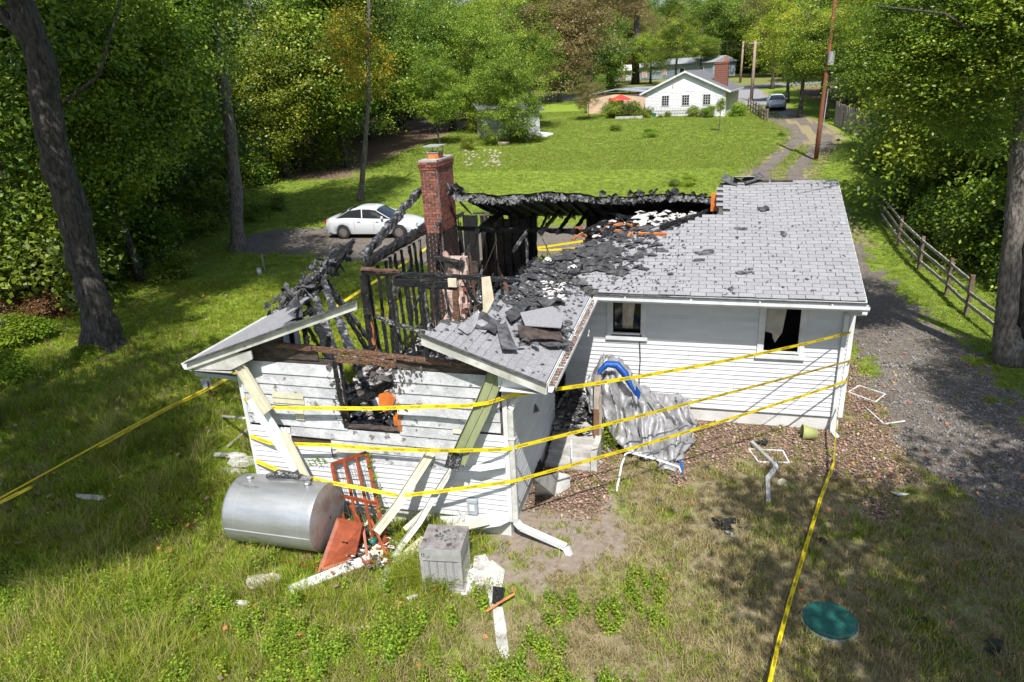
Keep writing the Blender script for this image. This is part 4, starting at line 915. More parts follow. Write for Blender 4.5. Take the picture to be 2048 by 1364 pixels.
# ---- burnt interior: ceiling wreck right of the hole, ash heaps
def heap(name,x0,x1,y0,y1,f,m,nx_=40,ny_=40,seed=0,amp=.12):
    P=[]
    for i in range(nx_+1):
        r=[]
        for j in range(ny_+1):
            x=x0+(x1-x0)*i/nx_; y=y0+(y1-y0)*j/ny_
            r.append(Vector((x,y,f(x,y)+amp*(fbm(x+seed,y,2.3,4)-.5)*2+amp*.5*(fbm(x,y+seed,9,2)-.5))))
        P.append(r)
    return P_(MB().grid(P),name,m,kind='stuff')
heap('ash_heap',X0+.15,-5.9,-.2,7.3,lambda x,y:.62+.35*smooth(-8,-6,x)+.25*smooth(5,7,y),'ash',60,80,1,.2)
heap('ash_heap',X0+.15,XW-.1,YW+.12,.0,lambda x,y:.95+.35*math.exp(-((x+8.2)**2+(y+2.5)**2)/2.5)+.4*smooth(-7.4,-6.6,x),'ash',60,60,5,.26)
heap('bluish_ash_heap',-9.0,-5.8,3.8,7.2,lambda x,y:.9+.75*math.exp(-((x+7.6)/1.3)**2-((y-6.4)/1.)**2)+.9*smooth(-6.9,-5.9,x),'blueash',50,50,9,.2)
heap('ceiling_wreck',-6.3,-2.72,1.0,7.2,lambda x,y:2.6+.5*smooth(-6.2,-4.8,x)+.12*math.sin(x*3)-.0*y+.25*smooth(0,3,y)*(1 if x>-5.2 else .4),'ash',60,60,13,.18)
wk={'char':MB(),'char_ash':MB(),'ashwhite':MB(),'shingle_dark':MB(),'raw':MB(),'scorch':MB()}
def wreck(n,fx,fy,fz,mix,L=(.1,.5),w=(.02,.09)):
    for i in range(n):
        x=fx();y=fy();z=fz(x,y)+RR.uniform(.0,.16); k=RR.choice(mix); a=RR.uniform(0,6.28); d=Vector((math.cos(a),math.sin(a),RR.uniform(-.35,.35))).normalized(); l=RR.uniform(*L)
        if k in('char','char_ash','raw') : wk[k].timber(Vector((x,y,z))-d*l*.5,Vector((x,y,z))+d*l*.5,RR.uniform(*w),RR.uniform(*w)*.8,seg=3,jit=.01,rnd=RR)
        else: wk[k].add(*flake((x,y,z),d,(-math.sin(a),math.cos(a),RR.uniform(-.5,.5)),l*.7,RR.uniform(.06,.25),RR,curl=.06))
U=RR.uniform
wreck(300,lambda:U(X0+.3,-6.1),lambda:U(-4.6,-.2),lambda x,y:1.05+.35*math.exp(-((x+8.2)**2+(y+2.5)**2)/2.5),['char','char_ash','ashwhite','scorch','char'],L=(.15,.8))
wreck(330,lambda:U(X0+.3,-6.0),lambda:U(0,7),lambda x,y:.75+.2*smooth(-8,-6,x),['char','char_ash','ashwhite','scorch'],L=(.15,.7))
wreck(300,lambda:U(-5.6,-2.8),lambda:U(1.9,4.6),lambda x,y:3.45+.2*smooth(-5,-3,x),['char','char_ash','shingle_dark','scorch','char','ashwhite'],L=(.12,.6))
wreck(95,lambda:U(-4.6,-2.95),lambda:U(2.6,4.2),lambda x,y:3.72,['ashwhite'],L=(.12,.5))
wreck(14,lambda:U(-6.,-3.2),lambda:U(1.8,3.2),lambda x,y:3.6,['raw'],L=(.15,.4))
wreck(210,lambda:U(-6.8,-5.3),lambda:U(-.2,1.6),lambda x,y:3.12+.2*smooth(-6.5,-5.2,x),['char','char_ash','ashwhite','shingle_dark','char'],L=(.08,.45),w=(.02,.06))
for k,mb in wk.items(): P_(mb,{'char':'charred_scraps','char_ash':'ashen_scraps','ashwhite':'white_scraps','shingle_dark':'roofing_scraps','raw':'raw_wood_scraps','scorch':'scorched_scraps'}[k],k,kind='stuff')
for a,za,b,zb,w in [((1250,478),3.55,(1400,430),4.0,.09),((1300,470),3.6,(1440,412),4.05,.06),((1090,560),3.2,(1150,500),3.5,.12),((1160,520),3.4,(1230,455),3.8,.10),((1280,440),3.8,(1190,420),3.7,.06)]:
    T(PZ(*a,za),PZ(*b,zb),w,w*1.3,'fallen_rafter',tip1=.5)
P_(MB().box(PZ(1305,475,3.75),(.62,.05,.24),Matrix.Rotation(.3,3,'X')),'orange_board','orange'); P_(MB().box(PZ(1258,478,3.72),(.16,.05,.3),Matrix.Rotation(.5,3,'Y')),'split_board','raw')
P_(MB().tube([PY(1225,442,4.2),PY(1197,472,3.8),PY(1186,487,3.7),PY(1172,500,3.6)],[.06,.06,.09,.06],10),'cast_iron_vent_pipe','rust',smooth=True)
# ---- brick chimney and the fire worn hearth
CHY0,CHY1=3.45,4.75; CHX0,CHX1=-10.30,-9.82; CZ0,CZ1=.5,5.28
ch=P_(MB().bb((CHX0+.012,CHY0+.012,CZ0),(CHX1-.012,CHY1-.012,CZ1-.02)),'chimney','mortar')
def brickmesh(a,b,c):
    return MB().box((0,0,0),(a,b,c)).mesh('brick','brick')
BL,BH,BG=.20,.057,.017; bms={}
def brick(x0,x1,y0,y1,z):
    s=(round(x1-x0,3),round(y1-y0,3)); 
    if s not in bms: bms[s]=brickmesh(s[0],s[1],BH)
    inst('brick',bms[s],ch,loc=Vector(((x0+x1)/2,(y0+y1)/2,z+BH/2))-wloc(ch),rot=(0,0,RR.uniform(-.012,.012)))
nb=0
course=0; z=CZ1-.025-BH
while z>3.35:
    cor= z>CZ1-.27; e=.035 if z>CZ1-.20 else .018 if cor else 0
    x0,x1,y0,y1=CHX0-e,CHX1+e,CHY0-e,CHY1+e
    # front face
    off=0 if course%2 else BL/2; x=x0; first=True
    while x<x1-.02:
        w_=(BL-off) if first and off else BL; w_=min(w_,x1-x); brick(x,x+max(w_-BG,.03),y0,y0+.09,z); x+=w_; first=False
    y=y0+.10+ (0 if course%2==0 else 0); first=True; off=BL/2 if course%2 else 0
    while y<y1-.02:
        w_=(BL-off) if first and off else BL; w_=min(w_,y1-y); brick(x1-.09,x1,y,y+max(w_-BG,.03),z); y+=w_; first=False
    z-=BH+.016; course+=1
low=MB()
while z>.5:
    off=0 if course%2 else BL/2
    for (xa,xb,ya,yb,ax) in ((CHX0,CHX1,CHY0,CHY0+.09,0),(CHX1-.09,CHX1,CHY0+.10,CHY1,1)):
        p=xa if ax==0 else ya; e=xb if ax==0 else yb; f1=True
        while p<e-.02:
            w_=(BL-off) if f1 and off else BL; w_=min(w_,e-p); f1=False
            if ax==0: low.bb((p,ya,z),(p+max(w_-BG,.03),yb,z+BH))
            else: low.bb((xa,p,z),(xb,p+max(w_-BG,.03),z+BH))
            p+=w_
    z-=BH+.016; course+=1
P_(low,'sooty_brick_courses','brick_soot',ch,kind='stuff')
P_(MB().bb((CHX0-.02,CHY0-.02,CZ1-.03),(CHX1+.02,CHY1+.02,CZ1+.02)),'cement_cap','conc',ch)
P_(MB().bb((CHX0+.12,CHY0+.35,CZ1+.02),(CHX1-.06,CHY0+.75,CZ1+.17)),'flue_liner','raw',ch)
fc_=MB(); x0,x1,y0,y1=CHX0+.10,CHX1-.04,CHY0+.33,CHY0+.77
fc_.bb((x0,y0,CZ1+.17),(x1,y1,CZ1+.19)).bb((x0-.06,y0-.06,CZ1+.33),(x1+.06,y1+.06,CZ1+.36))
for a in (x0+.01,x1-.03):
    for b in (y0+.01,y1-.03): fc_.bb((a,b,CZ1+.19),(a+.02,b+.02,CZ1+.33))
P_(fc_,'chimney_cap','metal_grey',ch)
# hearth, irregular masonry with pink worn plaster
hp=[]
for i in range(14):
    r=[]
    for j in range(10):
        u=i/13;v=j/9; z=.55+2.2*u+.14*math.sin(v*7)*(u>.9); xw=-9.95+.66*v+.12*u; yy=3.45-.14*math.sin(v*PI)+.16*(fbm(u*6,v*5,1.)-.5); r.append(Vector((xw+.05*math.sin(z*6),yy,z)))
    hp.append(r)
mb=MB().grid(hp); mb.bb((-9.93,3.6,.5),(-9.3,4.0,2.6)); P_(mb,'hearth_masonry','pinkwall',ch)
for i,(z,x) in enumerate([(zz,xx) for zz in np.arange(.7,3.0,.16) for xx in (-9.3,)][:11]): brick_=MB().box((x+.08*math.sin(i*2.),3.40,z),(.15,.12,.12)); P_(brick_,'hearth_stone','brick' if i%2 else 'pinkwall',ch)
P_(MB().timber((-10.0,3.3,2.75),(-9.2,3.25,2.55),.2,.12,rnd=RR),'mantel','char',ch)
# ================================================================ THE WING
gw=part_empty('gable_wall',H); Hole=(-8.64,-7.68,1.87,3.2)
P_(MB().bb((X0+.03,YW+.015,.36),(-8.64,YW+.09,3.05)).bb((-7.68,YW+.015,.36),(XW-.03,YW+.09,2.98)).bb((-8.64,YW+.016,.36),(-7.68,YW+.09,1.87)),'sheathing','scorch',gw)
z=1.20; cps=.195; i=0
while z<2.95:
    h=min(cps,3.06-z)
    for s,e in hole_split(X0+.05,XW-.10,(Hole,),z,h):
        top=3.07 if s<-9 else 3.0
        xs0=s; 
        # lower vinyl replaces clapboard at the outer ends
        if z<1.70 and s<-10: xs0=-9.75 if z>1.4 else -9.0
        if z<1.85 and e>-6: e=-6.62+ (z-1.2)*.35
        if e>xs0: plank(gw,xs0,e,z,cps+.004,'x',YW,'paint','clapboard',.030,wave=.005)
    z+=cps; i+=1
z=.33
while z<1.86:
    for s,e in [(X0+.05,XW-.04)]:
        if z>1.18:
            if z<1.68: plank(gw,X0+.05,(-9.76 if z>1.38 else -9.02),z,.1,'x',YW-.012)
            plank(gw,-6.60+(z-1.2)*.35,XW-.04,z,.1,'x',YW-.012)
        else: plank(gw,s,e,z,.1,'x',YW-.012)
    z+=.1
# unfaded strips
for px0,py0,px1,py1,hh in [(543,783,605,783,.2),(590,822,607,822,.16),(672,893,727,893,.10),(905,858,955,862,.07)]:
    a=PY(px0,py0,YW-.03); b=PY(px1,py1,YW-.03)
    for q in range(2 if hh>.15 else 1): plank(gw,a.x,b.x,a.z-hh+q*.1,min(.1,hh),'x',YW-.026,'beige','torn_siding_strip',.02)
P_(MB().bb((X0-.02,YW-.035,.33),(X0+.055,YW-.002,3.0)).bb((X0-.02,YW-.002,.33),(X0+.0,YW+.08,3.0)),'corner_board','trim',gw)
P_(MB().bb((XW-.05,YW-.04,.33),(XW+.025,YW-.002,2.98)).bb((XW+.004,YW-.002,.33),(XW+.026,YW+.08,2.98)),'corner_board','trim',gw)
P_(MB().bb((X0+.08,YW-.012,3.04),(-9.0,YW+.02,3.24)),'felt_paper','scorch',gw); P_(MB().bb((-7.6,YW-.012,2.98),(XW-.18,YW+.02,3.14)),'felt_paper','scorch',gw)
so_=MB()
for i in range(170):
    a=RR.choice([(-8.72,2.9,.10,.22),(-7.6,2.95,.14,.16),(-7.62,2.55,.07,.3),(-8.75,2.5,.05,.3),(-7.5,2.9,.3,.1)]); x=RR.gauss(a[0],a[2]); z=RR.gauss(a[1],a[3]); s=U(.015,.08)
    if z>3.02 or z<1.9 or -8.64<x<-7.68: continue
    so_.add(*flake((x,YW-.036,z),(1,0,U(-.5,.5)),(U(-.3,.3),0,-1),s,s*U(.6,1.6),RR))
P_(so_,'soot_stains','soot',gw,kind='stuff')
# opening frame, tie beam
P_(MB().timber((-8.66,YW-.02,1.85),(-8.70,YW-.03,3.05),.05,.08,rnd=RR),'jamb','char',gw); P_(MB().timber((-7.68,YW,1.85),(-7.66,YW,2.4),.05,.08,rnd=RR),'jamb','raw',gw); P_(MB().timber((-8.70,YW,1.85),(-7.66,YW,1.86),.06,.03,rnd=RR),'sill','scorch',gw)
T(PY(555,690,YW-.05),PY(985,738,YW-.05),.09,.09,'tie_beam','char_brown',jit=.01)
T(PY(672,718,YW-.1),PY(790,730,YW-.1),.08,.11,'fallen_lintel','char_brown')
P_(MB().slab([PY(500,693,YW-.03),PY(562,672,YW-.03),PY(566,698,YW-.03),PY(512,698,YW-.03)],.03,(0,-1,0)),'gable_board','scorch')
for px in (612,655,745,880): T(PY(px,700,YW+.05),PY(px+3,672 if px<700 else 690,YW+.05),.05,.06,'stud_stub','char')
T(PZ(683,850,1.6),PY(672,735,YW+.1),.09,.09,'leaning_stud','char')
T(PY(690,815,YW+.35),PY(784,765,YW+.5),.12,.13,'charred_beam','char',jit=.02)
P_(MB().slab([PY(757,790,YW+.35),PY(775,783,YW+.35),PY(790,800,YW+.3),PY(783,818,YW+.3),PY(766,824,YW+.3),PY(757,808,YW+.35)],.05,(0,-1,0)),'orange_board','orange')
P_(MB().slab([PY(786,835,YW+.2),PY(796,822,YW+.2),PY(799,852,YW+.2),PY(789,856,YW+.2)],.05,(0,-1,0)),'orange_board','orange')
P_(MB().bar(PY(755,753,YW+.4),PY(782,762,YW+.4),.06,.02),'pale_slat','cream')
# wing right wall (faces +X)
sw=part_empty('side_wall',H); DY0,DY1=-1.15,-.12
P_(MB().bb((XW-.09,YW+.02,.36),(XW-.015,DY0,2.98)),'sheathing','scorch',sw)
z=.33
while z<2.9:
    plank(sw,YW+.08,DY0,z,.1,'y',XW,'vinyl'); z+=.1
for y in (DY0,DY1): T((XW-.03,y,.5),(XW-.03,y,2.9),.12,.1,'door_jamb','char',up=(0,1,0))
for y in (DY0+.25,DY0+.5): T((XW-.06,y,.5),(XW-.1,y,2.7),.06,.1,'door_stud','char',up=(0,1,0))
P_(MB().bb((XW-.6,DY0,.4),(XW-.5,DY1,2.9)),'dark_doorway','black')
# left wall remnant (seen from inside)
T((X0+.05,YW+.1,3.05),(X0+.05,-2.4,3.05),.1,.1,'top_plate','char')
P_(MB().bb((X0,YW+.1,.36),(X0+.05,-2.9,2.95)),'left_wall','vinyl')
for i in range(5): T((X0+.12,YW+.4+i*.4,.5),(X0+.1,YW+.4+i*.4,3.0),.06,.1,'stud','char')
for a,b,m,w in [((628,585),(688,770),'char_ash',.17),((645,560),(720,735),'char_ash',.15),((662,575),(742,712),'char',.12),((655,560),(752,700),'blueash',.10),((615,600),(672,745),'char',.14),((600,640),(660,720),'char',.08)]:
    T(PX(*a,-11.0),PZ(*b,1.0) if b[1]<730 else PY(*b,YW+.3),w,w*.7,'fallen_wall_stud',m,jit=.02,tip0=.6)
# wing right roof slope
wpoly=[(-5.11,-5.14),(-7.05,-5.14),(-6.9,-4.8),(-6.95,-4.4),(-6.5,-3.9),(-6.35,-3.2),(-6.45,-2.6),(-6.25,-1.9),(-6.4,-1.2),(-6.3,-.5),(-6.42,.1),(-5.11,-.66)]
wp=jag(wpoly,1,len(wpoly)-2,.05,RR)
P_(MB().slab([(x,y,wz(x)-.012) for x,y in wp],.05),'wing_roof_deck','deck')
ws=part_empty('wing_shingled_slope',H); c2=0; wr_=MB()
for r in range(int(2.0*sl_/ex)):
    s=r*ex; x=-5.11-s/sl_; xc=-5.11-(s+.07)/sl_; y=-5.14+.1475+(-.1525 if r%2 else 0)
    while y<.1:
        if inpoly(xc,max(y,-5.1),wpoly) and inpoly(xc,y+.12,wpoly):
            z=wz(x)+.012
            if y<-5.1:
                c,si=math.cos(th),math.sin(th); q=tabmesh(w=.14); wr_.add([(x-(b*c-d*si),y+.08+a,z+b*si+d*c) for a,b,d in q.v],q.f); y+=.305; continue
            if c2<122 and y<-1.2: inst('shingle',TM,ws,loc=Vector((x,y,z))-wloc(ws),rot=(th,0,PI/2+RR.uniform(-.01,.01))); c2+=1
            else:
                q=tabmesh(); c,si=math.cos(th),math.sin(th); wr_.add([(x-(b*c-d*si),y+a,z+b*si+d*c) for a,b,d in q.v],q.f)
        y+=.305
P_(wr_,'shingle_field','shingle_joined',ws,kind='stuff',vattr=True)
gut=gutter((-5.085,-5.16,wz(-5.11)-.03),(-5.085,-.78,wz(-5.11)-.05),(1,0,0),'wing_gutter')
lm=MB()
for i in range(420):
    y=U(-5.1,-.9); lm.add(*flake((-5.085+U(.02,.10),y,wz(-5.11)-.05+U(-.02,.02)),(1,U(-1,1),U(-.4,.4)),(U(-.4,.4),1,U(-.4,.4)),U(.03,.07),U(.03,.06),RR))
P_(lm,'gutter_leaves','fallen',gut,kind='stuff',vattr=True)
P_(MB().bb((-5.11,-5.14,wz(-5.11)-.17),(-5.09,-.8,wz(-5.11)-.012)),'fascia','trim')
P_(MB().bb((XW,-5.12,2.845),(-5.11,-.1,2.86)),'soffit','trim')
# rake boards and eave returns of the gable
def rake(xa,xb,f,name,dark=0,hh=.17):
    mb=MB(); 
    a=Vector((xa,-5.165,f(xa))); b=Vector((xb,-5.165,f(xb)))
    mb.add([a+Vector((0,0,-hh)),b+Vector((0,0,-hh)),b,a,a+Vector((0,.03,-hh)),b+Vector((0,.03,-hh)),b+Vector((0,.03,0)),a+Vector((0,.03,0))],[(0,1,2,3),(7,6,5,4),(0,4,5,1),(3,2,6,7),(0,3,7,4),(1,5,6,2)])
    return P_(mb,name,'trim_dirty')
rake(-7.0,-5.1,wz,'rake_board')
P_(MB().bar((-7.0,-5.18,wz(-7)+.012),(-5.09,-5.18,wz(-5.09)+.012),.05,.02),'rake_edge','deck')
P_(MB().slab([(XW-.05,-5.0,2.86),(-5.11,-5.0,2.86),(-5.11,-5.0,3.0),(XW-.05,-5.0,3.18)],.16,(0,-1,0)),'eave_return','trim')
T((-7.75,-5.1,3.95),(-6.95,-5.12,3.72),.05,.05,'broken_rake_strip','char_ash')
# left slope
lpoly=[(-11.27,-5.14),(-9.1,-5.14),(-9.6,-4.5),(-9.9,-3.9),(-10.3,-3.3),(-10.55,-2.6),(-10.8,-1.9),(-11.27,-1.4)]
lp=jag(lpoly,1,len(lpoly)-1,.05,RR)
P_(MB().slab([(x,y,lz(x)) for x,y in lp],.05),'left_roof_slope','shingle_dark')
lr_=MB()
for r in range(int(2.4*sl_/ex)):
    s=r*ex; x=-11.27+s/sl_; xc=x+.07; y=-5.14+.1475+(.1525 if r%2 else 0)
    while y<0:
        if inpoly(xc,y,lpoly) and inpoly(xc,y+.12,lpoly):
            q=tabmesh(); c,si=math.cos(th),math.sin(th); lr_.add([(x+(b*c-d*si),y-a,lz(x)+.012+b*si+d*c) for a,b,d in q.v],q.f)
        y+=.305
P_(lr_,'shingle_field','shingle_joined',kind='stuff',vattr=True)
P_(MB().bb((-11.31,-5.14,lz(-11.27)-.16),(-11.27,-1.5,lz(-11.27)+.01)),'fascia','trim')
gutter((-11.31,-5.16,lz(-11.27)-.03),(-11.31,-2.0,lz(-11.27)-.03),(-1,0,0),'left_gutter')
rake(-11.32,-8.0,lambda x:lz(x)+.015,'rake_board',hh=.13)
P_(MB().bar((-11.3,-5.19,lz(-11.3)+.02),(-8.0,-5.19,lz(-8)+.02),.07,.022),'rake_edge','shingle_dark')
P_(MB().slab([(-11.25,-5.12,2.86),(X0+.1,-5.12,2.90),(X0+.55,-5.12,3.12),(X0+.55,-5.12,3.27),(-11.25,-5.12,2.98)],.03,(0,-1,0)).bb((-11.25,-5.12,2.84),(X0+.1,-4.85,2.86)),'eave_return','trim_dirty')
pipe([(-11.36,-4.95,2.72),(-10.66,-4.7,2.56)],.09,.07,'downspout_elbow','meterbox',H)
# charred remains along the left eave up to the main roof
T(PX(590,592,-11.2),PX(648,538,-11.1),.2,.22,'charred_eave','char_ash',jit=.045)
T(PX(600,600,-11.1),PX(690,500,-11.),.16,.2,'charred_eave','char',jit=.045)
T(PX(655,545,-11.0),PX(712,478,-10.9),.12,.16,'charred_eave','char',tip1=.3,jit=.035)
lw_=MB(); la_=MB()
for i in range(150):
    t=RR.random(); p=PX(560+t*135,615-t*115,-11.1)+Vector((U(-.25,.15),U(-.3,.3),U(-.25,.2))); (lw_ if i%3 else la_).add(*flake(p,(U(-1,1),U(-1,1),U(-1,1)),(U(-1,1),U(-1,1),-1),U(.1,.34),U(.08,.26),RR,curl=.1))
P_(lw_,'charred_roofing','shingle_dark',kind='stuff'); P_(la_,'ashen_roofing','char_ash',kind='stuff')
P_(MB().slab([PX(575,610,-10.6),PX(592,590,-10.6),PX(604,612,-10.5),PX(606,632,-10.4),PX(568,640,-10.5)],.02,(0,0,1)),'curled_shingle_mat','shingle_dark')
# loose flakes lying on the shingles: many small ones as one part
sm=MB()
for i in range(2600):
    x=-6.3+6.2*RR.random()**2.1; y=U(-.6,3.6)
    if not inpoly(x,y,mainpoly): continue
    if x>-3.2 and RR.random()<.8: continue
    s=RR.uniform(.015,.085)*(1.5 if x<-4.4 and RR.random()<.4 else 1)
    sm.add(*flake((x,y,mz(y)+.028+s*.12),(1,U(-1,1),U(-.1,.4)),(U(-.5,.5),1,K+U(-.2,.2)),s,s*U(.5,1.1),RR,curl=s*.2))
for i in range(900):
    x=U(-6.9,-5.15); y=U(-5.1,0)
    if not inpoly(x,y,wpoly) or (y<-3.6 and RR.random()<.8): continue
    s=RR.uniform(.015,.10); sm.add(*flake((x,y,wz(x)+.03+s*.12),(1,U(-1,1),-K),(U(-.5,.5),1,U(-.2,.2)),s,s*U(.5,1.1),RR,curl=s*.2))
P_(sm,'burnt_flakes','shingle_dark',kind='stuff')
# scorched roofing layer near the hole
bm_=MB(); wpoly_=[(-5.4,-5),(-6.45,-3.5),(-6.45,.1),(-5.3,-.5)]
for i in range(260):
    x=U(-6.0,-3.9); y=1.25+(x+5.9)*.12+U(-1.3,.35)
    if not inpoly(x,y,mainpoly): continue
    s=(.08+.42*RR.random()**2)*(1.1 if x<-5 else .7); bm_.add(*flake((x,y,mz(y)+.04+U(0,.06)),(1,U(-.5,.5),U(-.12,.2)),(U(-.3,.3),1,K+U(-.15,.15)),s*1.3,s*.6,RR,curl=.05))
for i in range(220):
    x=U(-6.4,-5.5); y=U(-2.9,.1)
    if not inpoly(x,y,wpoly_): continue
    s=.05+.28*RR.random()**2; bm_.add(*flake((x,y,3.03+K*(-5.11-x)+.04+U(0,.07)),(1,U(-.5,.5),-K+U(-.12,.2)),(U(-.3,.3),1,U(-.15,.15)),s*1.2,s*.7,RR,curl=.05))
P_(bm_,'sooty_roofing_layer','shingle_dark',kind='stuff')
# steps and landing beside the wing
st=P_(MB().bb((XW+.05,-1.55,-.1),(-4.86,-.02,.47)),'landing','conc')
for i,(y0,y1,z1) in enumerate([(-1.86,-1.55,.34),(-2.17,-1.86,.21),(-2.5,-2.17,.09)]): P_(MB().bb((XW+.06,y0,-.1),(-4.87,y1+.002,z1)),'step','conc',st)
P_(MB().bb((-4.86,-2.5,-.1),(-4.74,-.02,.42)),'stair_cheek','trim_dirty',st)
ld=MB()
for i in range(220):
    x=U(XW+.08,-4.95);y=U(-1.8,-.1); s=U(.05,.28); ld.add(*flake((x,y,(.5 if y>-1.55 else .37)+U(0,.15)),(1,U(-1,1),U(-.6,.6)),(U(-1,1),1,U(-.6,.6)),s,s*.7,RR,curl=.04))
P_(ld,'doorway_debris','char_ash',kind='stuff')
# ================================================================ LOOSE THINGS ROUND THE HOUSE
def solo(mb,name,m,label,cat,group=None,**k): return mb.build(name,m,None,label=label,cat=cat,group=group,**k)
# --- oil tank
t=thing('oil_tank','big silver cylindrical steel tank lying beside the left part of the gable wall','tank',(-9.52,-5.72,0)); local(t)
Rk=.56; Lh=.80; mb=MB(); n=40
prof=[(-Lh-.04,0),(-Lh-.035,.3),(-Lh-.02,.5),(-Lh,Rk),(-Lh+.03,Rk+.003)]+[(x,Rk) for x in np.linspace(-Lh+.1,Lh-.1,8)]+[(Lh-.03,Rk+.003),(Lh,Rk)]
V=[];F=[]
for i,(x,r) in enumerate(prof):
    for j in range(n): a=2*PI*j/n; V.append((x,r*math.cos(a),Rk+.08+r*math.sin(a)))
F=[(i*n+j,(i+1)*n+j,(i+1)*n+(j+1)%n,i*n+(j+1)%n) for i in range(len(prof)-1) for j in range(n)]
MB().add(V,F).build('shell','steel',t,smooth=True)
V=[];F=[];pr=[(Lh+.002,Rk-.002),(Lh+.03,Rk-.05),(Lh+.05,.3),(Lh+.055,.02)]
for i,(x,r) in enumerate(pr):
    for j in range(n): a=2*PI*j/n; V.append((x,r*math.cos(a),Rk+.08+r*math.sin(a)))
F=[(i*n+j,(i+1)*n+j,(i+1)*n+(j+1)%n,i*n+(j+1)%n) for i in range(3) for j in range(n)]
MB().add(V,F).build('end_plate','steel_rust',t,smooth=True)
MB().bb((-Lh+.02,-Rk-.006,Rk+.02),(Lh-.03,-Rk+.01,Rk+.035)).build('weld_seam','weld',t)
ring=MB(); 
for xx in (-Lh+.22,Lh-.22):
    for j in range(n): 
        a=2*PI*j/n;b=2*PI*(j+1)/n; c_=lambda an,r,x:(x,r*math.cos(an),Rk+.08+r*math.sin(an)); ring.add([c_(a,Rk+.003,xx),c_(b,Rk+.003,xx),c_(b,Rk+.003,xx+.008),c_(a,Rk+.003,xx+.008)],[(0,1,2,3)])
ring.build('seam_ring','weld',t)
for x in (-.55,.52): MB().tube([(x,0,2*Rk+.07),(x,0,2*Rk+.13)],[.05,.05],10).tube([(x,0,2*Rk+.13),(x,0,2*Rk+.15)],[.065,.06],10).build('cap_fitting','steel',t,smooth=True)
MB().box((-.55,0,.05),(.08,.7,.14)).box((.55,0,.05),(.08,.7,.14)).build('leg','rust',t)
solo(MB().tube([(-9.75,-5.68,1.27),(-9.55,-5.66,1.33),(-9.3,-5.62,1.30),(-8.98,-5.6,1.24)],[.05,.075,.06,.045],6),'charred_scrap','char_ash','crumpled burnt scrap lying on top of the silver tank','debris')
# --- AC unit
t=thing('air_conditioner','grey outdoor air conditioner box with scorched lid in front of the gable wall','air conditioner',(-6.57,-6.02,0),.12); local(t)
W_,D2,Hh=.62,.60,.76
MB().bb((-W_/2-.03,-D2/2-.03,-.05),(W_/2+.03,D2/2+.03,.05)).build('base_pad','conc',t)
MB().bb((-W_/2+.03,-D2/2+.03,.05),(W_/2-.03,D2/2-.03,Hh-.13)).build('coil','ac_fin',t)
for sx in (-1,1):
    for sy in (-1,1): MB().box((sx*(W_/2-.02),sy*(D2/2-.02),Hh/2-.02),(.05,.05,Hh-.2)).build('corner_post','metal_grey',t)
MB().bb((-W_/2,-D2/2,.05),(W_/2,D2/2,.10)).build('base_pan','metal_grey',t)
MB().bb((-W_/2-.01,-D2/2-.01,Hh-.20),(W_/2+.01,D2/2+.01,Hh)).build('top_shell','metal_grey',t)
lou=[]
lm_x=MB().box((0,0,0),(.012,.012,Hh-.30)).mesh('louvre_bar','metal_grey')
for k in range(1,5):
    for s in (-1,1):
        inst('louvre_bar',lm_x,t,loc=(-W_/2+k*W_/5,s*(D2/2-.012),(Hh-.1)/2)); inst('louvre_bar',lm_x,t,loc=(s*(W_/2-.012),-D2/2+k*D2/5,(Hh-.1)/2))
lp_=MB().box((0,0,0),(.095,.006,.40)).mesh('louvre_panel','ac_fin')
for k in range(5): inst('louvre_panel',lp_,t,loc=(-W_/2+(k+.5)*W_/5,-D2/2+.012,.33))
lp2=MB().box((0,0,0),(.006,.095,.40)).mesh('louvre_panel','metal_grey')
for k in range(5): inst('louvre_panel',lp2,t,loc=(W_/2-.012,-D2/2+(k+.5)*D2/5,.33))
top=MB(); top.tube([(0,0,Hh),(0,0,Hh+.022)],[.235,.225],28); to=top.build('fan_guard','ac_top',t)
MB().bb((-W_/2+.0,-D2/2+.0,Hh),(W_/2-.0,D2/2-.0,Hh+.006)).build('lid','ac_top',t)
gb=MB()
for k in range(14): a=PI*k/14; gb.bar((.22*math.cos(a),.22*math.sin(a),Hh+.028),(-.22*math.cos(a),-.22*math.sin(a),Hh+.028),.004,.004)
gb.build('guard_wires','metal_grey',t)
sc_=MB()
for i in range(26): a=U(0,6.28);r=U(0,.2); s=U(.02,.09); sc_.add(*flake((r*math.cos(a)+.03,r*math.sin(a)+.05,Hh+.035),(1,U(-1,1),U(-.3,.3)),(U(-1,1),1,U(-.3,.3)),s,s*.8,RR,curl=.02))
sc_.build('burnt_scraps','shingle_dark',t,kind='stuff')
MB().box((-W_/2+.05,-D2/2-.014,Hh-.10),(.045,.004,.045)).build('maker_badge','ink',t); MB().box((-W_/2+.05,-D2/2-.017,Hh-.10),(.02,.003,.012)).build('badge_mark','paper',t)
# --- meter box
t=thing('disconnect_box','small grey electrical box on the gable wall above the air conditioner','electrical box',PY(946,1012,YW-.06)); local(t); p0=t.location
MB().bb((-.085,-.05,-.14),(.085,.05,.13)).build('case','meterbox',t); MB().bb((-.09,-.062,.09),(.09,.05,.145)).build('lid','meterbox',t); MB().bb((-.04,-.053,-.06),(.035,-.051,.05)).build('paper_label','paper',t); MB().tube([(0,0,-.14),(0,0,-.24),(-.03,0,-.36)],.014,6).build('conduit','metal_grey',t)
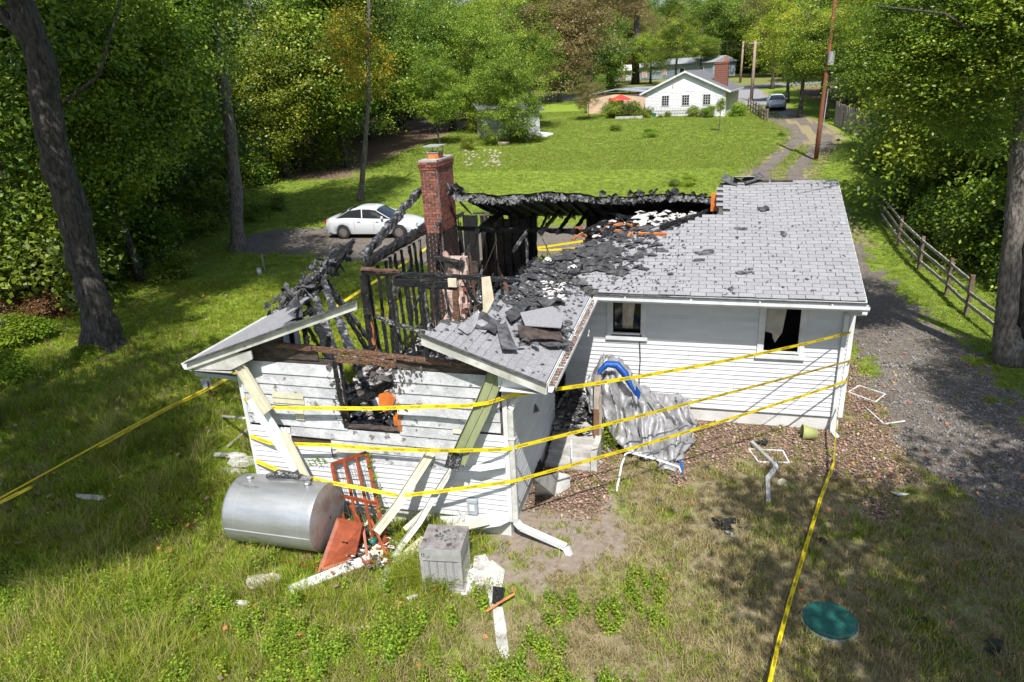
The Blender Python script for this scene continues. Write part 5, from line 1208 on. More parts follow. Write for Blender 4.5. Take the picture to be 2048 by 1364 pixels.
# --- wing downspout at the corner
t=thing('corner_downspout','white downspout at the gable corner with its foot pipe kicked out over the ground','downspout',(XW+.08,YW-.08,0))
pipe([(XW+.08,YW-.03,2.42),(XW+.08,YW-.03,.30)],.085,.07,'pipe','trim_dirty',t)
pipe([(XW+.08,YW-.03,2.42),(XW+.18,YW+.1,2.62)],.085,.07,'elbow','trim',t); pipe([(XW+.08,YW-.03,.34),(XW+.16,YW-.03,.24),(XW+.95,YW-.22,.10),(XW+1.02,YW-.27,-.02)],.10,.085,'foot_pipe','trim',t)
for z in (1.9,1.1): MB().bb((XW+.025,YW-.075,z),(XW+.135,YW+.01,z+.02)).build('bracket','trim',t)
# curved loose soffit strip at the corner
rows=[]
for i in range(11):
    u=i/10; a=PY(1024,800,YW-.1).lerp(PX(1094,768,-5.25),u); a.z+=.14*math.sin(u*PI)*.6-.02
    rows.append([a,a+Vector((.0,.02,-.10))])
solo(MB().grid(rows),'loose_trim_strip','trim','curved white trim strip bowing out from the gable corner under the gutter','trim strip',thick=.006)
# --- leaning and fallen boards
def channel(pts,w,d,name,m,label,cat='trim board',seg=None,nrm=(0,-1,0),group=None):
    """long bent metal channel: web width w, flange depth d"""
    rows=[]
    for i,p in enumerate(pts):
        q=pts[min(i+1,len(pts)-1)];o=pts[max(i-1,0)]; t_=(Vector(q)-Vector(o)).normalized(); s=t_.cross(Vector(nrm)).normalized(); n_=s.cross(t_).normalized()
        p=Vector(p); rows.append([p-s*w*.5+n_*d,p-s*w*.5,p-s*w*.08,p-s*w*.04+n_*d*.35,p+s*w*.04+n_*d*.35,p+s*w*.08,p+s*w*.5,p+s*w*.5+n_*d])
    return solo(MB().grid(rows),name,m,label,cat,group,thick=.005)
channel([PY(992,750,YW-.12),PY(963,820,YW-.22),PY(932,885,YW-.33),PY(915,925,YW-.42)],.26,.06,'metal_fascia','olive','wide olive green metal fascia leaning against the right part of the gable','metal fascia')
channel([PY(912,905,YW-.40),PY(903,938,YW-.48)],.22,.03,'metal_fascia','char_ash','burnt lower end of metal under the olive fascia','metal fascia') 
channel([PY(476,722,YW-.2),PY(508,775,YW-.28),PY(538,822,YW-.36)],.20,.06,'metal_fascia','beige','grey beige metal fascia hanging from the left eave corner','metal fascia')
channel([PY(505,795,YW-.2),PY(540,850,YW-.25),PY(575,905,YW-.33),PY(596,938,YW-.4)],.26,.03,'metal_fascia','trim','wide white metal fascia crossing the left part of the gable','metal fascia')
channel([PY(568,862,YW-.34),PY(592,910,YW-.5),PY(612,950,YW-.62),PY(625,972,YW-.7)],.13,.04,'metal_fascia','beige','narrow beige metal fascia standing on the silver tank','metal fascia')
channel([PY(862,905,YW-.06),PY(830,955,YW-.3),PY(795,1010,YW-.6),PY(752,1064,YW-.85)],.15,.04,'metal_fascia','beige','long pale green metal strip leaning at the middle of the gable wall','metal fascia')
channel([PY(905,935,YW-.1),PY(870,990,YW-.3),PY(838,1045,YW-.6),PZ(800,1095,.16),PZ(775,1145,.08),PZ(757,1180,.04)],.10,.04,'metal_fascia','trim_dirty','thin white strip running from the olive fascia down to the grass','metal fascia')
solo(MB().slab([PY(865,1002,YW-.2),PY(866,1022,YW-.22),PZ(812,1062,.35),PZ(806,1055,.4)],.01,(0,-1,0)),'siding_panel','beige','folded beige siding piece below the leaning strips','siding panel')
solo(MB().slab([PZ(788,1118,.12),PZ(795,1130,.12),PZ(862,1085,.28),PZ(842,1072,.32)],.012,(0,0,1)),'siding_panel','beige','beige panel with a dark hole left of the air conditioner','siding panel')
solo(MB().slab([PZ(905,1050,.42),PZ(912,1064,.40),PZ(980,1048,.34),PZ(972,1032,.38)],.012,(0,0,1)),'siding_panel','beige','beige siding lying behind the air conditioner','siding panel')
solo(MB().slab([PY(880,1034,YW-.10),PY(905,1066,YW-.22),PY(1000,1052,YW-.2),PY(1020,1042,YW-.08),PY(1015,1026,YW-.06),PY(960,1030,YW-.08)],.012,(0,-1,0)),'siding_panel','vinyl','white siding fallen at the foot of the gable wall near the corner','siding panel')
solo(MB().slab([PY(905,938,YW-.18),PY(1010,922,YW-.05),PY(1010,935,YW-.16),PY(960,943,YW-.26)],.008,(0,-1,0)),'loose_siding','vinyl','loose white siding sheet bulging out from the gable wall','siding panel')
solo(MB().slab([PZ(574,1172,.06),PZ(582,1187,.04),PZ(740,1125,.12),PZ(738,1107,.16)],.02),'white_board','trim','long white board on the grass in front of the red panel','board')
solo(MB().slab([PZ(925,1150,.03),PZ(921,1190,.02),PZ(958,1187,.02),PZ(985,1140,.03),PZ(972,1108,.04),PZ(948,1112,.10),PZ(946,1135,.08)],.01),'white_sheet','ashwhite','torn white sheet on the ground right of the air conditioner','sheet')
solo(MB().slab([PZ(962,1128,.05),PZ(982,1220,.03),PZ(996,1222,.03),PZ(1010,1140,.05),PZ(985,1120,.06)],.01),'white_sheet','trim_dirty','grey white sheet under the scorched board in the weeds','sheet')
solo(MB().slab([PZ(986,1172,.09),PZ(984,1205,.09),PZ(1003,1207,.09),PZ(1010,1175,.09)],.012),'scorched_board_end','char','black scorched patch board in the weeds right of the air conditioner','board')
solo(MB().slab([PZ(985,1215,.06),PZ(993,1290,.05),PZ(1004,1318,.05),PZ(1019,1314,.05),PZ(1012,1250,.05),PZ(1005,1213,.06)],.02),'weathered_board','trim_dirty','long peeling white board lying in the weeds pointing at the camera','board')
solo(MB().tube([PZ(972,1223,.12),PZ(1000,1205,.12),PZ(1028,1188,.12)],[.02,.018,.02],6),'stick','raw','short brown stick across the scorched board','stick')
solo(MB().tube([PZ(684,1258,.05),PZ(730,1254,.07),PZ(790,1253,.06),PZ(812,1256,.05),PZ(832,1264,.05),PZ(849,1284,.04)],.012,6),'bent_white_strip','trim','thin bent white strip in the foreground weeds','strip')
solo(MB().box(PZ(825,1195,.06),(.16,.07,.03),Matrix.Rotation(.7,3,'Z')),'white_scrap','ashwhite','small white scrap in the grass below the air conditioner','scrap')
for i,(px,py,sx,sy,l) in enumerate([(178,995,.42,.10,'small white board lying alone in the grass at the left'),(470,912,.30,.14,'white scrap at the left foot of the gable wall'),(440,910,.20,.12,'bent white scrap left of the rubble by the gable'),(485,925,.42,.30,'leaf covered white sheet beside the left corner of the gable'),(470,945,.36,.20,'second leaf covered white sheet above the silver tank'),(455,1045,.16,.12,'white scrap at the left end of the silver tank'),(475,1035,.14,.10,'small bright scrap against the tank'),(520,1165,.30,.18,'flat white scrap in the grass under the tank'),(545,1158,.20,.12,'pale crumpled scrap in the grass under the tank'),(482,1210,.14,.08,'white scrap in the grass below the tank, lowest one')]):
    p=PZ(px,py,.06); k=7; solo(MB().slab([p+Vector((sx*math.cos(6.28*j/k)*U(.7,1.1),sy*math.sin(6.28*j/k)*U(.7,1.1),U(0,.05))) for j in range(k)],.012),'white_scrap','ashwhite' if i else 'trim',l,'scrap')
solo(MB().bar(PZ(443,832,.15),PY(488,836,YW+.3),.05,.03),'thin_lath','trim_dirty','thin pale lath sticking out left of the gable corner','lath')
solo(MB().bar(PZ(455,893,.05),PZ(500,855,.35),.07,.03),'grey_lath','post','grey lath leaning on the left corner of the gable','lath')
# --- red lattice window frame, red door panel and broken frame pieces
TL=PY(664,928,YW-.10);TR=PY(733,905,YW-.10);BR=PZ(775,1104,.05);BL=TL+(BR-TR)*.62
t=thing('lattice_window_frame','red brown wooden window frame with wire lattice leaning on the gable wall','window frame',(BL+BR)/2*1.0)
dn=(BR-TR)
def bl(u,v): return TL.lerp(TR,u)+dn*v*(1 if u>.5 else .62+.38*u*2)
for n_,u in (('stile',0),('stile',1)): MB().bar(bl(u,0),bl(u,1),.06,.035,up=(0,-1,0)).build(n_,'redwood',t)
for u in (.36,.70): MB().bar(bl(u,0),bl(u,.98),.045,.03,up=(0,-1,0)).build('mullion','redwood',t)
for v in (0,.52,1): MB().bar(bl(0,v)+Vector((0,-.004,0)),bl(1,v)+Vector((0,-.004,0)),.055,.035,up=(0,-1,0)).build('crossbar','redwood',t)
for k in range(9):
    v=.04+k*.105; MB().bar(bl(.02,v),bl(.98,v+.05 if k%2 else v-.03),.006,.006).build('lattice_wire','wire',t); 
for k in range(7): MB().bar(bl(.05+k*.13,.02),bl(.25+k*.11 if k<6 else .95,.95),.006,.006).build('lattice_wire','wire',t)
vn=MB()
for k in range(90):
    v=U(0,.6); p=bl(1.0+U(-.02,.12),v)+Vector((U(-.02,.05),U(-.08,.02),U(-.03,.03))); s=U(.03,.06); vn.add(*flake(p,(1,U(-1,1),U(-1,1)),(U(-1,1),U(-1,0),1),s,s,RR))
for k in range(50):
    p=PY(U(618,660),U(915,928),YW-.05)+Vector((0,U(-.06,0),U(-.04,.04))); s=U(.03,.05); vn.add(*flake(p,(1,U(-1,1),U(-1,1)),(U(-1,1),U(-1,0),1),s,s,RR))
solo(vn,'ivy_vine','weed','thin green ivy climbing the gable wall round the red lattice frame','vine',vattr=True)
c=[PZ(674,1035,.62),PZ(726,1046,.62),PZ(708,1122,.08),PZ(634,1146,.06)]
t=thing('red_door_panel','flat red brown wooden door panel leaning on the end of the tank','door panel',PZ(670,1130,0)); MB().slab(c,.03,(0,-.7,.7)).build('leaf','redwood',t); m_=(c[0]+c[1]+c[2]+c[3])/4; MB().box(m_+Vector((.05,-.012,.03)),(.10,.02,.02)).build('handle_slot','ink',t)
for a,za,b,zb,l in [((648,1140),.05,(560,1118),.03,'red brown stick lying left of the red panel'),((726,1050),.5,(735,1120),.1,'red brown broken stile right of the red panel'),((742,1040),.5,(778,1122),.05,'thin red brown rod at the foot of the lattice frame'),((700,1010),.8,(722,1050),.5,'red brown broken piece between tank and lattice frame')]:
    solo(MB().bar(PZ(*a,za),PZ(*b,zb),.04,.03),'broken_frame_piece','redwood',l,'frame piece')
rb_=MB();rb2=MB();rb3=MB()
for i in range(260):
    p=PZ(U(690,790),U(1030,1135),U(.02,.25)); (rb_,rb2,rb3)[i%3].add(*flake(p,(1,U(-1,1),U(-.5,.5)),(U(-1,1),1,U(-.8,.8)),U(.04,.16),U(.03,.1),RR,curl=.03))
solo(rb_,'rubble','ashwhite','white rubble heaped behind the red panel','rubble',kind=None)['kind']='stuff'; r_=solo(rb2,'burnt_rubble','redwood','red brown rubble heaped behind the red panel','rubble'); r_['kind']='stuff'; r_=solo(rb3,'dark_rubble','char_ash','dark rubble heaped behind the red panel','rubble'); r_['kind']='stuff'
solo(MB().tube([PZ(741,1086,.25),PZ(752,1078,.25)],[.05,.05],8),'green_bottle','greenlid','small green bottle in the rubble beside the lattice frame','bottle',smooth=True)
solo(MB().slab([PZ(738,1108,.12),PZ(762,1118,.1),PZ(770,1096,.15),PZ(748,1085,.18)],.03),'cream_tile','cream','cream coloured block in the rubble below the lattice frame','block')
# --- debris by the steps: light panels leaning on the wing wall
solo(MB().slab([PX(1068,958,XW+.35),PZ(1070,990,.0),PZ(1110,993,.0),PZ(1140,975,.03),PZ(1140,950,.22),PZ(1118,945,.3)],.02,(0,-1,.3)),'leaning_sheet','conc','curved grey panel standing on the ground beside the side wall of the wing','panel')
solo(MB().slab([PX(1075,925,XW+.02),PX(1072,960,XW+.02),PX(1092,945,XW+.02),PX(1081,918,XW+.02)],.02,(1,0,0)),'hole_dark_patch','black','flat black triangle standing in for the darkness of a hole low in the wing side wall','hole')  # black slab on the siding, its colour stands in for the hole's inner darkness
solo(MB().slab([PX(1072,808,XW+.03),PX(1067,826,XW+.03),PX(1080,822,XW+.03)],.02,(1,0,0)),'vent_hood','char_ash','small dark vent on the side wall of the wing','vent')
solo(MB().bar(PZ(1143,920,.25),PZ(1143,880,.5),.02,.02),'thin_rod','trim','thin white rod standing on the steps','rod')
solo(MB().tube([PZ(1070,960,.25),PZ(1078,985,.0)],.012,5),'white_rod','trim','short white rod leaning on the side wall of the wing','rod')
# --- stair post with handrail under the tarp
t=thing('stair_handrail','weathered wooden handrail post and rail beside the steps','handrail',(-4.83,-1.75,0))
MB().bb((-4.90,-1.82,0),(-4.79,-1.71,1.0)).build('post','postb',t)
MB().bar((-4.84,-1.79,.92),(-4.84,-1.60,1.66),.13,.05,up=(0,-1,.3)).build('top_board','post',t)
MB().bb((-4.79,-1.80,0),(-4.74,-1.73,1.3)).build('brace','post',t)
MB().bar((-4.83,-1.7,1.5),(-4.83,-.15,1.5),.09,.05).build('rail','post',t)
MB().bb((-4.87,-.25,0),(-4.79,-.17,1.5)).build('rear_post','postb',t)
# --- tarp
def tarp():
    # ridge curve and hems, control columns left to right: (px,py,Y) ridge, then mid, then hem
    cols=[(( -5.02,-.55,1.15),(-5.15,-.9,.95),(-5.1,-1.1,.62)),
          (( -4.98,-.70,1.50),(-5.10,-1.15,1.15),(-4.98,-1.5,.75)),
          (( -4.85,-.85,1.72),(-4.92,-1.35,1.3),(-4.88,-1.6,.95)),
          (( -4.62,-.85,1.76),(-4.58,-1.4,1.15),(-4.55,-1.75,.45)),
          (( -4.38,-.80,1.58),(-4.32,-1.35,.95),(-4.28,-1.9,.25)),
          (( -4.18,-.72,1.30),(-4.05,-1.3,.72),(-4.0,-1.95,.12)),
          (( -4.0,-.62,1.05),(-3.8,-1.2,.55),(-3.72,-2.0,.10)),
          (( -3.78,-.50,.86),(-3.5,-1.1,.48),(-3.45,-2.05,.10)),
          (( -3.55,-.38,.78),(-3.25,-.95,.42),(-3.25,-2.0,.12)),
          (( -3.3,-.30,.74),(-3.05,-.8,.30),(-3.15,-1.6,.06)),
          (( -3.12,-.28,.62),(-2.95,-.6,.18),(-3.05,-1.1,.03))]
    NC=90;NR=34;P=[]
    def cat(a,b,c,d,t): return 0.5*((2*b)+(-a+c)*t+(2*a-5*b+4*c-d)*t*t+(-a+3*b-3*c+d)*t**3)
    for i in range(NC+1):
        u=i/NC*(len(cols)-1); k=min(int(u),len(cols)-2); f=u-k; cc=[]
        for r in range(3):
            v=[Vector(cols[max(0,min(len(cols)-1,k+o))][r]) for o in (-1,0,1,2)]; cc.append(cat(*v,f))
        back=cc[0]+Vector((0,.30,-.5*min(1,cc[0].z/1.0)))
        row=[]
        for j in range(NR+1):
            t=j/NR
            if t<.2: p=back.lerp(cc[0],t/.2); p.z+=.05*math.sin(t/.2*PI)
            elif t<.6: s=(t-.2)/.4; p=cc[0].lerp(cc[1],s); p+=Vector((0,-.08,.05))*math.sin(s*PI)
            else: s=(t-.6)/.4; p=cc[1].lerp(cc[2],s)
            amp=.075*smooth(.12,.5,t)*(.5+fbm(i*.09,3.,1.))
            ph=i*.62+1.6*fbm(i*.06,t*1.3,1.)*4
            p+=Vector((.4,-1,.25))*amp*math.sin(ph)+Vector((0,-1,.5))*amp*.6*math.sin(ph*2.3+t*5)
            p+=Vector((fbm(i*.12,t*3,1.)-.5,fbm(i*.2+9,t*4,1.)-.5,fbm(i*.2,t*4+7,1.)-.5))*.22
            p.z=max(p.z,hgt(p.x,p.y)+.02+.03*abs(math.sin(i*.9+j)))
            if p.y>-.05: p.y=-.05
            row.append(p)
        P.append(row)
    return P
TPn=tarp()
t=thing('tarpaulin','crumpled silver and blue tarpaulin draped over the stair rail and trailing on the ground','tarp',(-4.2,-1.2,0))
MB().grid(TPn).build('silver_side','silver',t,smooth=True,thick=.006)
bt=[]
for i in range(12,34):
    r_=[]
    for j in range(4,11): p=TPn[i][j]+Vector((0,-.035,.035)); r_.append(p)
    bt.append(r_)
# blue folded-over band arching along the top front edge
arch=[PY(1192,800,-1.55),PY(1194,770,-1.55),PY(1200,742,-1.5),PY(1214,728,-1.4),PY(1234,730,-1.4),PY(1250,748,-1.45),PY(1262,772,-1.5),PY(1272,790,-1.5)]
wd=[.015,.03,.05,.08,.09,.085,.05,.015]
rows=[]
for i,p in enumerate(arch):
    q=arch[min(i+1,7)];o=arch[max(i-1,0)]; tt=(q-o).normalized(); s=tt.cross(Vector((0,-1,0))).normalized(); rows.append([p-s*wd[i]*.9,p-s*wd[i]*.3+Vector((0,-.05,0)),p+s*wd[i]*.3+Vector((0,-.04,0)),p+s*wd[i]*.9])
MB().grid(rows).build('blue_fold','blue',t,smooth=True,thick=.008)
for pts,y in [([(1212,845),(1232,848),(1231,838),(1214,836)],-1.5),([(1272,770),(1282,785),(1278,800),(1270,788)],-1.45)]:
    MB().slab([PY(a,b,y) for a,b in pts],.01,(0,-1,0)).build('blue_fold','blue',t)
for a,za in [([(1345,855),(1384,848),(1378,860),(1350,866)],.10),([(1295,850),(1310,845),(1316,856),(1300,862)],.35),([(1315,858),(1330,868),(1333,882),(1322,878)],.25),([(1335,872),(1352,878),(1350,886),(1336,882)],.18),([(1358,915),(1366,930),(1366,948),(1360,945)],.06)]:
    MB().slab([PZ(x,y,za) for x,y in a],.012).build('blue_fold','blue',t)
for (px,py,z,s) in [(1335,835,.32,.22),(1320,900,.15,.22),(1345,905,.12,.2),(1335,925,.10,.16),(1305,905,.12,.16)]:
    c=PZ(px,py,z); g=[[c+Vector(((i-4)*s*.28,(j-4)*s*.28,-.02*((i-4)**2+(j-4)**2)*s+.10*(fbm(i*.9+px,j*.9,1.)-.4))) for j in range(9)] for i in range(9)]
    MB().grid(g).build('crumpled_fold','silver',t,smooth=True,thick=.005)
# box-like grey folds by the wall
MB().slab([PY(1315,787,-.2),PY(1352,790,-.2),PY(1358,808,-.25),PY(1330,812,-.3)],.02,(0,-1,0)).slab([PY(1350,795,-.3),PY(1360,786,-.15),PY(1369,802,-.15),PY(1357,810,-.3)],.02,(0,-1,0)).build('stiff_fold','silver',t)
# vine leaves at the stair post
iv=MB()
for i in range(260):
    p=PY(U(1205,1236),U(840,896),-1.75)+Vector((U(-.05,.05),U(-.15,.1),0)); s=U(.035,.07); iv.add(*flake(p,(1,U(-1,1),U(-.5,.5)),(U(-1,1),U(-1,-.2),1),s,s,RR))
solo(iv,'climbing_plant','weed','bright green leafy plant between the stair post and the tarp','plant',vattr=True)
# --- bent white chair frame
t=thing('bent_metal_frame','bent white tubular chair frame lying in front of the tarp','chair frame',PZ(1295,945,0))
MB().tube([PZ(1233,983,.02),PZ(1243,930,.25),PZ(1251,908,.42),PZ(1258,905,.44),PZ(1310,918,.42),PZ(1358,934,.38),PZ(1362,945,.30)],.022,8).build('front_tube','trim',t,smooth=True)
MB().tube([PZ(1258,906,.42),PZ(1300,905,.25),PZ(1330,900,.2)],.015,6).tube([PZ(1275,920,.2),PZ(1282,905,.4)],.012,6).tube([PZ(1352,890,.35),PZ(1358,868,.5)],.012,6).build('rear_tube','trim_dirty',t,smooth=True)
for a,za,b,zb,l in [((1198,882),.12,(1222,905),.03,'white stick on the ground right of the stair post'),((1150,905),.05,(1205,925),.03,'pale plank on the ground in front of the steps'),((1222,893),.08,(1248,880),.1,'small white stick at the left of the tarp')]:
    solo(MB().bar(PZ(*a,za),PZ(*b,zb),.05,.03),'stick','trim_dirty',l,'stick')
# --- planter pot lying on its side
p=PZ(1618,866,.13); t=thing('plant_pot','olive green plastic pot lying on its side by the foundation','pot',(p.x,p.y,0)); 
a=Vector((1,.05,-.08)).normalized(); b0_=p-a*.13
mb=MB().tube([b0_,b0_+a*.03,b0_+a*.27],[.145,.145,.105],20,cap=False).tube([b0_+a*.27,b0_+a*.275],[.105,.10],20); mb.build('body','pot',t,smooth=True,thick=.008); MB().tube([b0_-a*.01,b0_+a*.02],[.16,.158],20,cap=False).build('rim','pot',t,smooth=True,thick=.012)
# --- window screens
def screen(pts,label,dz=.03):
    c=[PZ(x,y,dz) for x,y in pts]; t=thing('window_screen',label,'window screen',PZ((pts[0][0]+pts[2][0])/2,(pts[0][1]+pts[2][1])/2,0))
    for i in range(len(c) if len(c)>3 else 2): MB().bar(c[i],c[(i+1)%len(c)],.03,.018).build('frame_bar','trim',t)
    if len(c)>3: MB().quad(*[q-Vector((0,0,.006)) for q in c]).build('fly_mesh','mesh',t)
screen([(1697,784),(1718,771),(1771,788),(1751,804)],'white framed window screen on the leaves beyond the right corner of the house')
screen([(1497,898),(1565,901),(1578,925),(1517,924)],'dark window screen lying in the front yard under the fallen gutter piece')
t=thing('broken_screen_frame','bent white screen frame on the gravel right of the house','screen frame',PZ(1768,845,0))
MB().bar(PZ(1735,818,.03),PZ(1768,848,.03),.03,.018).build('frame_bar','trim',t); MB().bar(PZ(1768,848,.035),PZ(1810,842,.035),.03,.018).build('frame_bar','trim',t)
# --- fallen downspout pieces in the yard
t=thing('fallen_downspout','crooked fallen downspout in the front yard with a white elbow','downspout',PZ(1540,950,0))
pipe([PZ(1503,884,.08),PZ(1548,928,.06)],.07,.055,'upper_pipe','metal_grey',t); pipe([PZ(1548,926,.06),PZ(1552,936,.05),PZ(1535,958,.05)],.085,.065,'elbow','trim',t); pipe([PZ(1535,956,.05),PZ(1537,1005,.04)],.075,.06,'lower_pipe','trim_dirty',t)
solo(MB().tube([PZ(1565,967,.0),PZ(1565,967,.03)],[.095,.09],16),'white_disc','cream','small round white lid on the ground right of the fallen downspout','lid',smooth=False)
# --- septic lid
c=Vector((-1.06,-5.73,0)); t=thing('septic_lid','round green access lid in the shaded grass at the lower right','manhole lid',c)
p=PZ(1660,1238,.10); t.location=(p.x,p.y,0); q=Vector((p.x,p.y,0))
MB().tube([q,q+Vector((0,0,.07))],[.38,.37],40).build('concrete_collar','conc',t,smooth=False); MB().tube([q+Vector((0,0,.07)),q+Vector((0,0,.10)),q+Vector((0,0,.115)),q+Vector((0,0,.125))],[.35,.35,.33,.02],40).build('cover','greenlid',t,smooth=False)
mb=MB()
for k in range(8): a=k*PI/4; mb.bar(q+Vector((.08*math.cos(a),.08*math.sin(a),.128)),q+Vector((.31*math.cos(a),.31*math.sin(a),.118)),.012,.008)
mb.build('moulded_ribs','greenlid',t)
# --- scraps lying on the right yard
for px,py,s,m,l in [(1650,1085,.16,'char','black burnt scrap on the grass right of the tape'),(1845,1245,.14,'char','black scrap in the grass right of the green lid'),(1995,1300,.22,'char','black crumpled scrap near the lower right corner'),(1440,1050,.24,'char','long black scrap in the middle of the dry yard'),(1465,1045,.16,'char','black scrap next to the long black scrap'),(1320,1005,.18,'shingle_dark','dark shingle scrap on the dirt below the chair frame'),(1415,937,.14,'char','black crumpled scrap right of the chair frame'),(1245,1000,.10,'shingle_dark','small grey scrap at the foot of the chair frame'),(1120,950,.10,'char','small dark scrap by the grey curved panel'),(1455,1068,.12,'conc','pale grey stone scrap below the long black scrap'),(1525,885,.22,'char','black scrap above the dark window screen')]:
    p=PZ(px,py,.03); mb=MB()
    for k in range(5): mb.add(*flake(p+Vector((U(-.5,.5)*s,U(-.5,.5)*s,U(0,.05))),(1,U(-1,1),U(-.5,.5)),(U(-1,1),1,U(-.5,.5)),s*U(.6,1.2),s*U(.4,.8),RR,curl=.03))
    solo(mb,'burnt_scrap' if m!='conc' else 'stone_scrap',m,l,'scrap')
solo(MB().tube([PZ(1783,984,.04),PZ(1795,988,.06),PZ(1805,989,.05),PZ(1818,988,.05)],[.015,.03,.03,.015],6),'white_plastic_strip','trim','thin white plastic strip on the grass at the right','strip')
# --- bigger burnt pieces on the grey roof
def onroof(px,py,dz=.03):
    d=ray(px,py); n=Vector((0,-K,1)); c=3.045+.62*K+dz; t_=(c-CP.dot(n))/d.dot(n); return CP+d*t_
def onwing(px,py,dz=.03):
    d=ray(px,py); n=Vector((K,0,1)); c=3.03-5.11*K+dz; t_=(c-CP.dot(n))/d.dot(n); return CP+d*t_
for px,py,w_,h_,l in [(1528,417,.24,.16,'rectangular burnt shingle scrap high on the right of the grey roof'),(1570,468,.14,.16,'burnt scrap right of centre on the grey roof'),(1485,458,.26,.07,'thin dark scrap left of centre high on the roof'),(1472,475,.09,.08,'small dark scrap below the thin roof scrap'),(1400,505,.42,.13,'wide ragged burnt scrap in the middle of the roof'),(1405,520,.30,.08,'ragged burnt scrap just below the wide one'),(1488,545,.26,.13,'burnt scrap low on the right half of the roof'),(1462,578,.12,.12,'diamond shaped burnt scrap just above the gutter'),(1341,547,.14,.09,'small triangular scrap low in the middle of the roof'),(1363,528,.05,.12,'thin upright scrap left of the wide ragged scrap'),(1545,512,.06,.04,'tiny dark scrap right of the middle of the roof'),(1322,500,.30,.14,'dark crumpled roofing right of the burnt hole'),(1290,508,.24,.12,'dark crumpled roofing beside the hole, left one'),(1235,545,.45,.18,'large sooty flap low beside the burnt hole'),(1165,565,.22,.2,'black scrap at the valley between the two roofs'),(1180,578,.24,.22,'black crumpled scrap at the end of the main gutter')]:
    p=onroof(px,py,.035); mb=MB()
    for k in range(3 if w_>.1 else 1): mb.add(*flake(p+Vector((U(-.3,.3)*w_,U(-.2,.2)*h_,U(0,.03)+.0)),(1,0,U(-.1,.2)),(U(-.4,.4),1,K+U(-.1,.1)),w_*U(.7,1.),h_*U(.9,1.6),RR,curl=.03))
    solo(mb,'burnt_roof_scrap','shingle_dark',l,'burnt scrap')
p=onroof(1686,442,.03); solo(MB().add(*flake(p,(1,.2,0),(0,1,K),.22,.3,RR,curl=.02)),'blue_grey_patch','roofgrey','blue grey patch near the right edge of the roof','patch')
# loose shingle mats on the wing roof
for k,(pts,m,l) in enumerate([([(915,655),(955,622),(962,640),(935,668)],'shingle','loose grey shingle strip at the left of the wing roof'),([(962,625),(1002,640),(990,668),(950,650)],'shingle_dark','sooty shingle sheet near the top of the wing roof'),([(992,648),(1012,645),(1036,700),(1004,697)],'shingle_dark','long narrow loose shingle strip pointing at the gable'),([(1040,625),(1105,612),(1128,632),(1122,655),(1050,650)],'shingle','large curled shingle sheet on top of the burnt pile'),([(1035,652),(1120,658),(1128,685),(1040,672)],'scorch','dark underside of the curled shingle pile'),([(1060,672),(1132,680),(1146,690),(1100,693)],'shingle_dark','bent shingle sheet hanging over the wing gutter'),([(1010,625),(1050,595),(1062,610),(1022,645)],'shingle_dark','sooty roofing strip running up the wing roof'),([(1070,600),(1105,590),(1125,600),(1090,612)],'shingle_dark','charred flap under the white scrap'),([(935,640),(952,625),(985,650),(970,665)],'shingle','small folded shingle flap left on the wing roof')]):
    z=.05+.03*k%.12+ (.10 if 'pile' in l else 0); P4=[onwing(a,b,z+U(0,.05)) for a,b in pts]
    if len(P4)==4: 
        g=[[P4[0].lerp(P4[1],i/4).lerp(P4[3].lerp(P4[2],i/4),j/4)+Vector((0,0,.04*math.sin(i*1.3+k)*math.sin(j*1.1+k))) for j in range(5)] for i in range(5)]; mb=MB().grid(g); o=solo(mb,'loose_shingle_sheet',m,l,'shingle sheet',thick=.012)
    else: o=solo(MB().slab(P4,.015),'loose_shingle_sheet',m,l,'shingle sheet')
mb=MB()
for i in range(130): p=onwing(U(1040,1140),U(640,690),U(.04,.16)); s=U(.06,.26); mb.add(*flake(p,(1,U(-1,1),U(-.5,.3)),(U(-1,1),1,U(-.4,.4)),s,s*.6,RR,curl=.05))
o=solo(mb,'burnt_shingle_pile','shingle_dark','pile of torn burnt shingles above the wing gutter','shingle pile'); o['kind']='stuff'
mb=MB()
for i in range(60): p=onwing(U(1085,1130),U(560,600),U(.05,.2)); s=U(.05,.22); mb.add(*flake(p,(1,U(-1,1),U(-.5,.5)),(U(-1,1),1,U(-.5,.5)),s,s*.5,RR,curl=.05))
solo(mb,'white_torn_sheet','ashwhite','torn white sheet at the top of the wing roof near the valley','sheet')
# ================================================================ CAUTION TAPES
def textmesh(s):
    cu=bpy.data.curves.new('txt','FONT'); cu.body=s; cu.size=1.; cu.extrude=0; cu.resolution_u=2; cu.align_x='CENTER'; cu.align_y='CENTER'; cu.space_character=1.1; cu.offset=.018
    ob=bpy.data.objects.new('txt',cu); COL.objects.link(ob); bpy.context.view_layer.update(); dg=bpy.context.evaluated_depsgraph_get(); me=bpy.data.meshes.new_from_object(ob.evaluated_get(dg))
    v=[tuple(x.co) for x in me.vertices]; f=[tuple(p.vertices) for p in me.polygons]; xs=[a[0] for a in v];ys=[a[1] for a in v]; w_=max(xs)-min(xs);h_=max(ys)-min(ys); cy=(max(ys)+min(ys))/2;cx=(max(xs)+min(xs))/2
    bpy.data.objects.remove(ob); bpy.data.curves.remove(cu); bpy.data.meshes.remove(me)
    return [((a[0]-cx)/h_,(a[1]-cy)/h_) for a in v],f,w_/h_
TXT=textmesh('CAUTION')
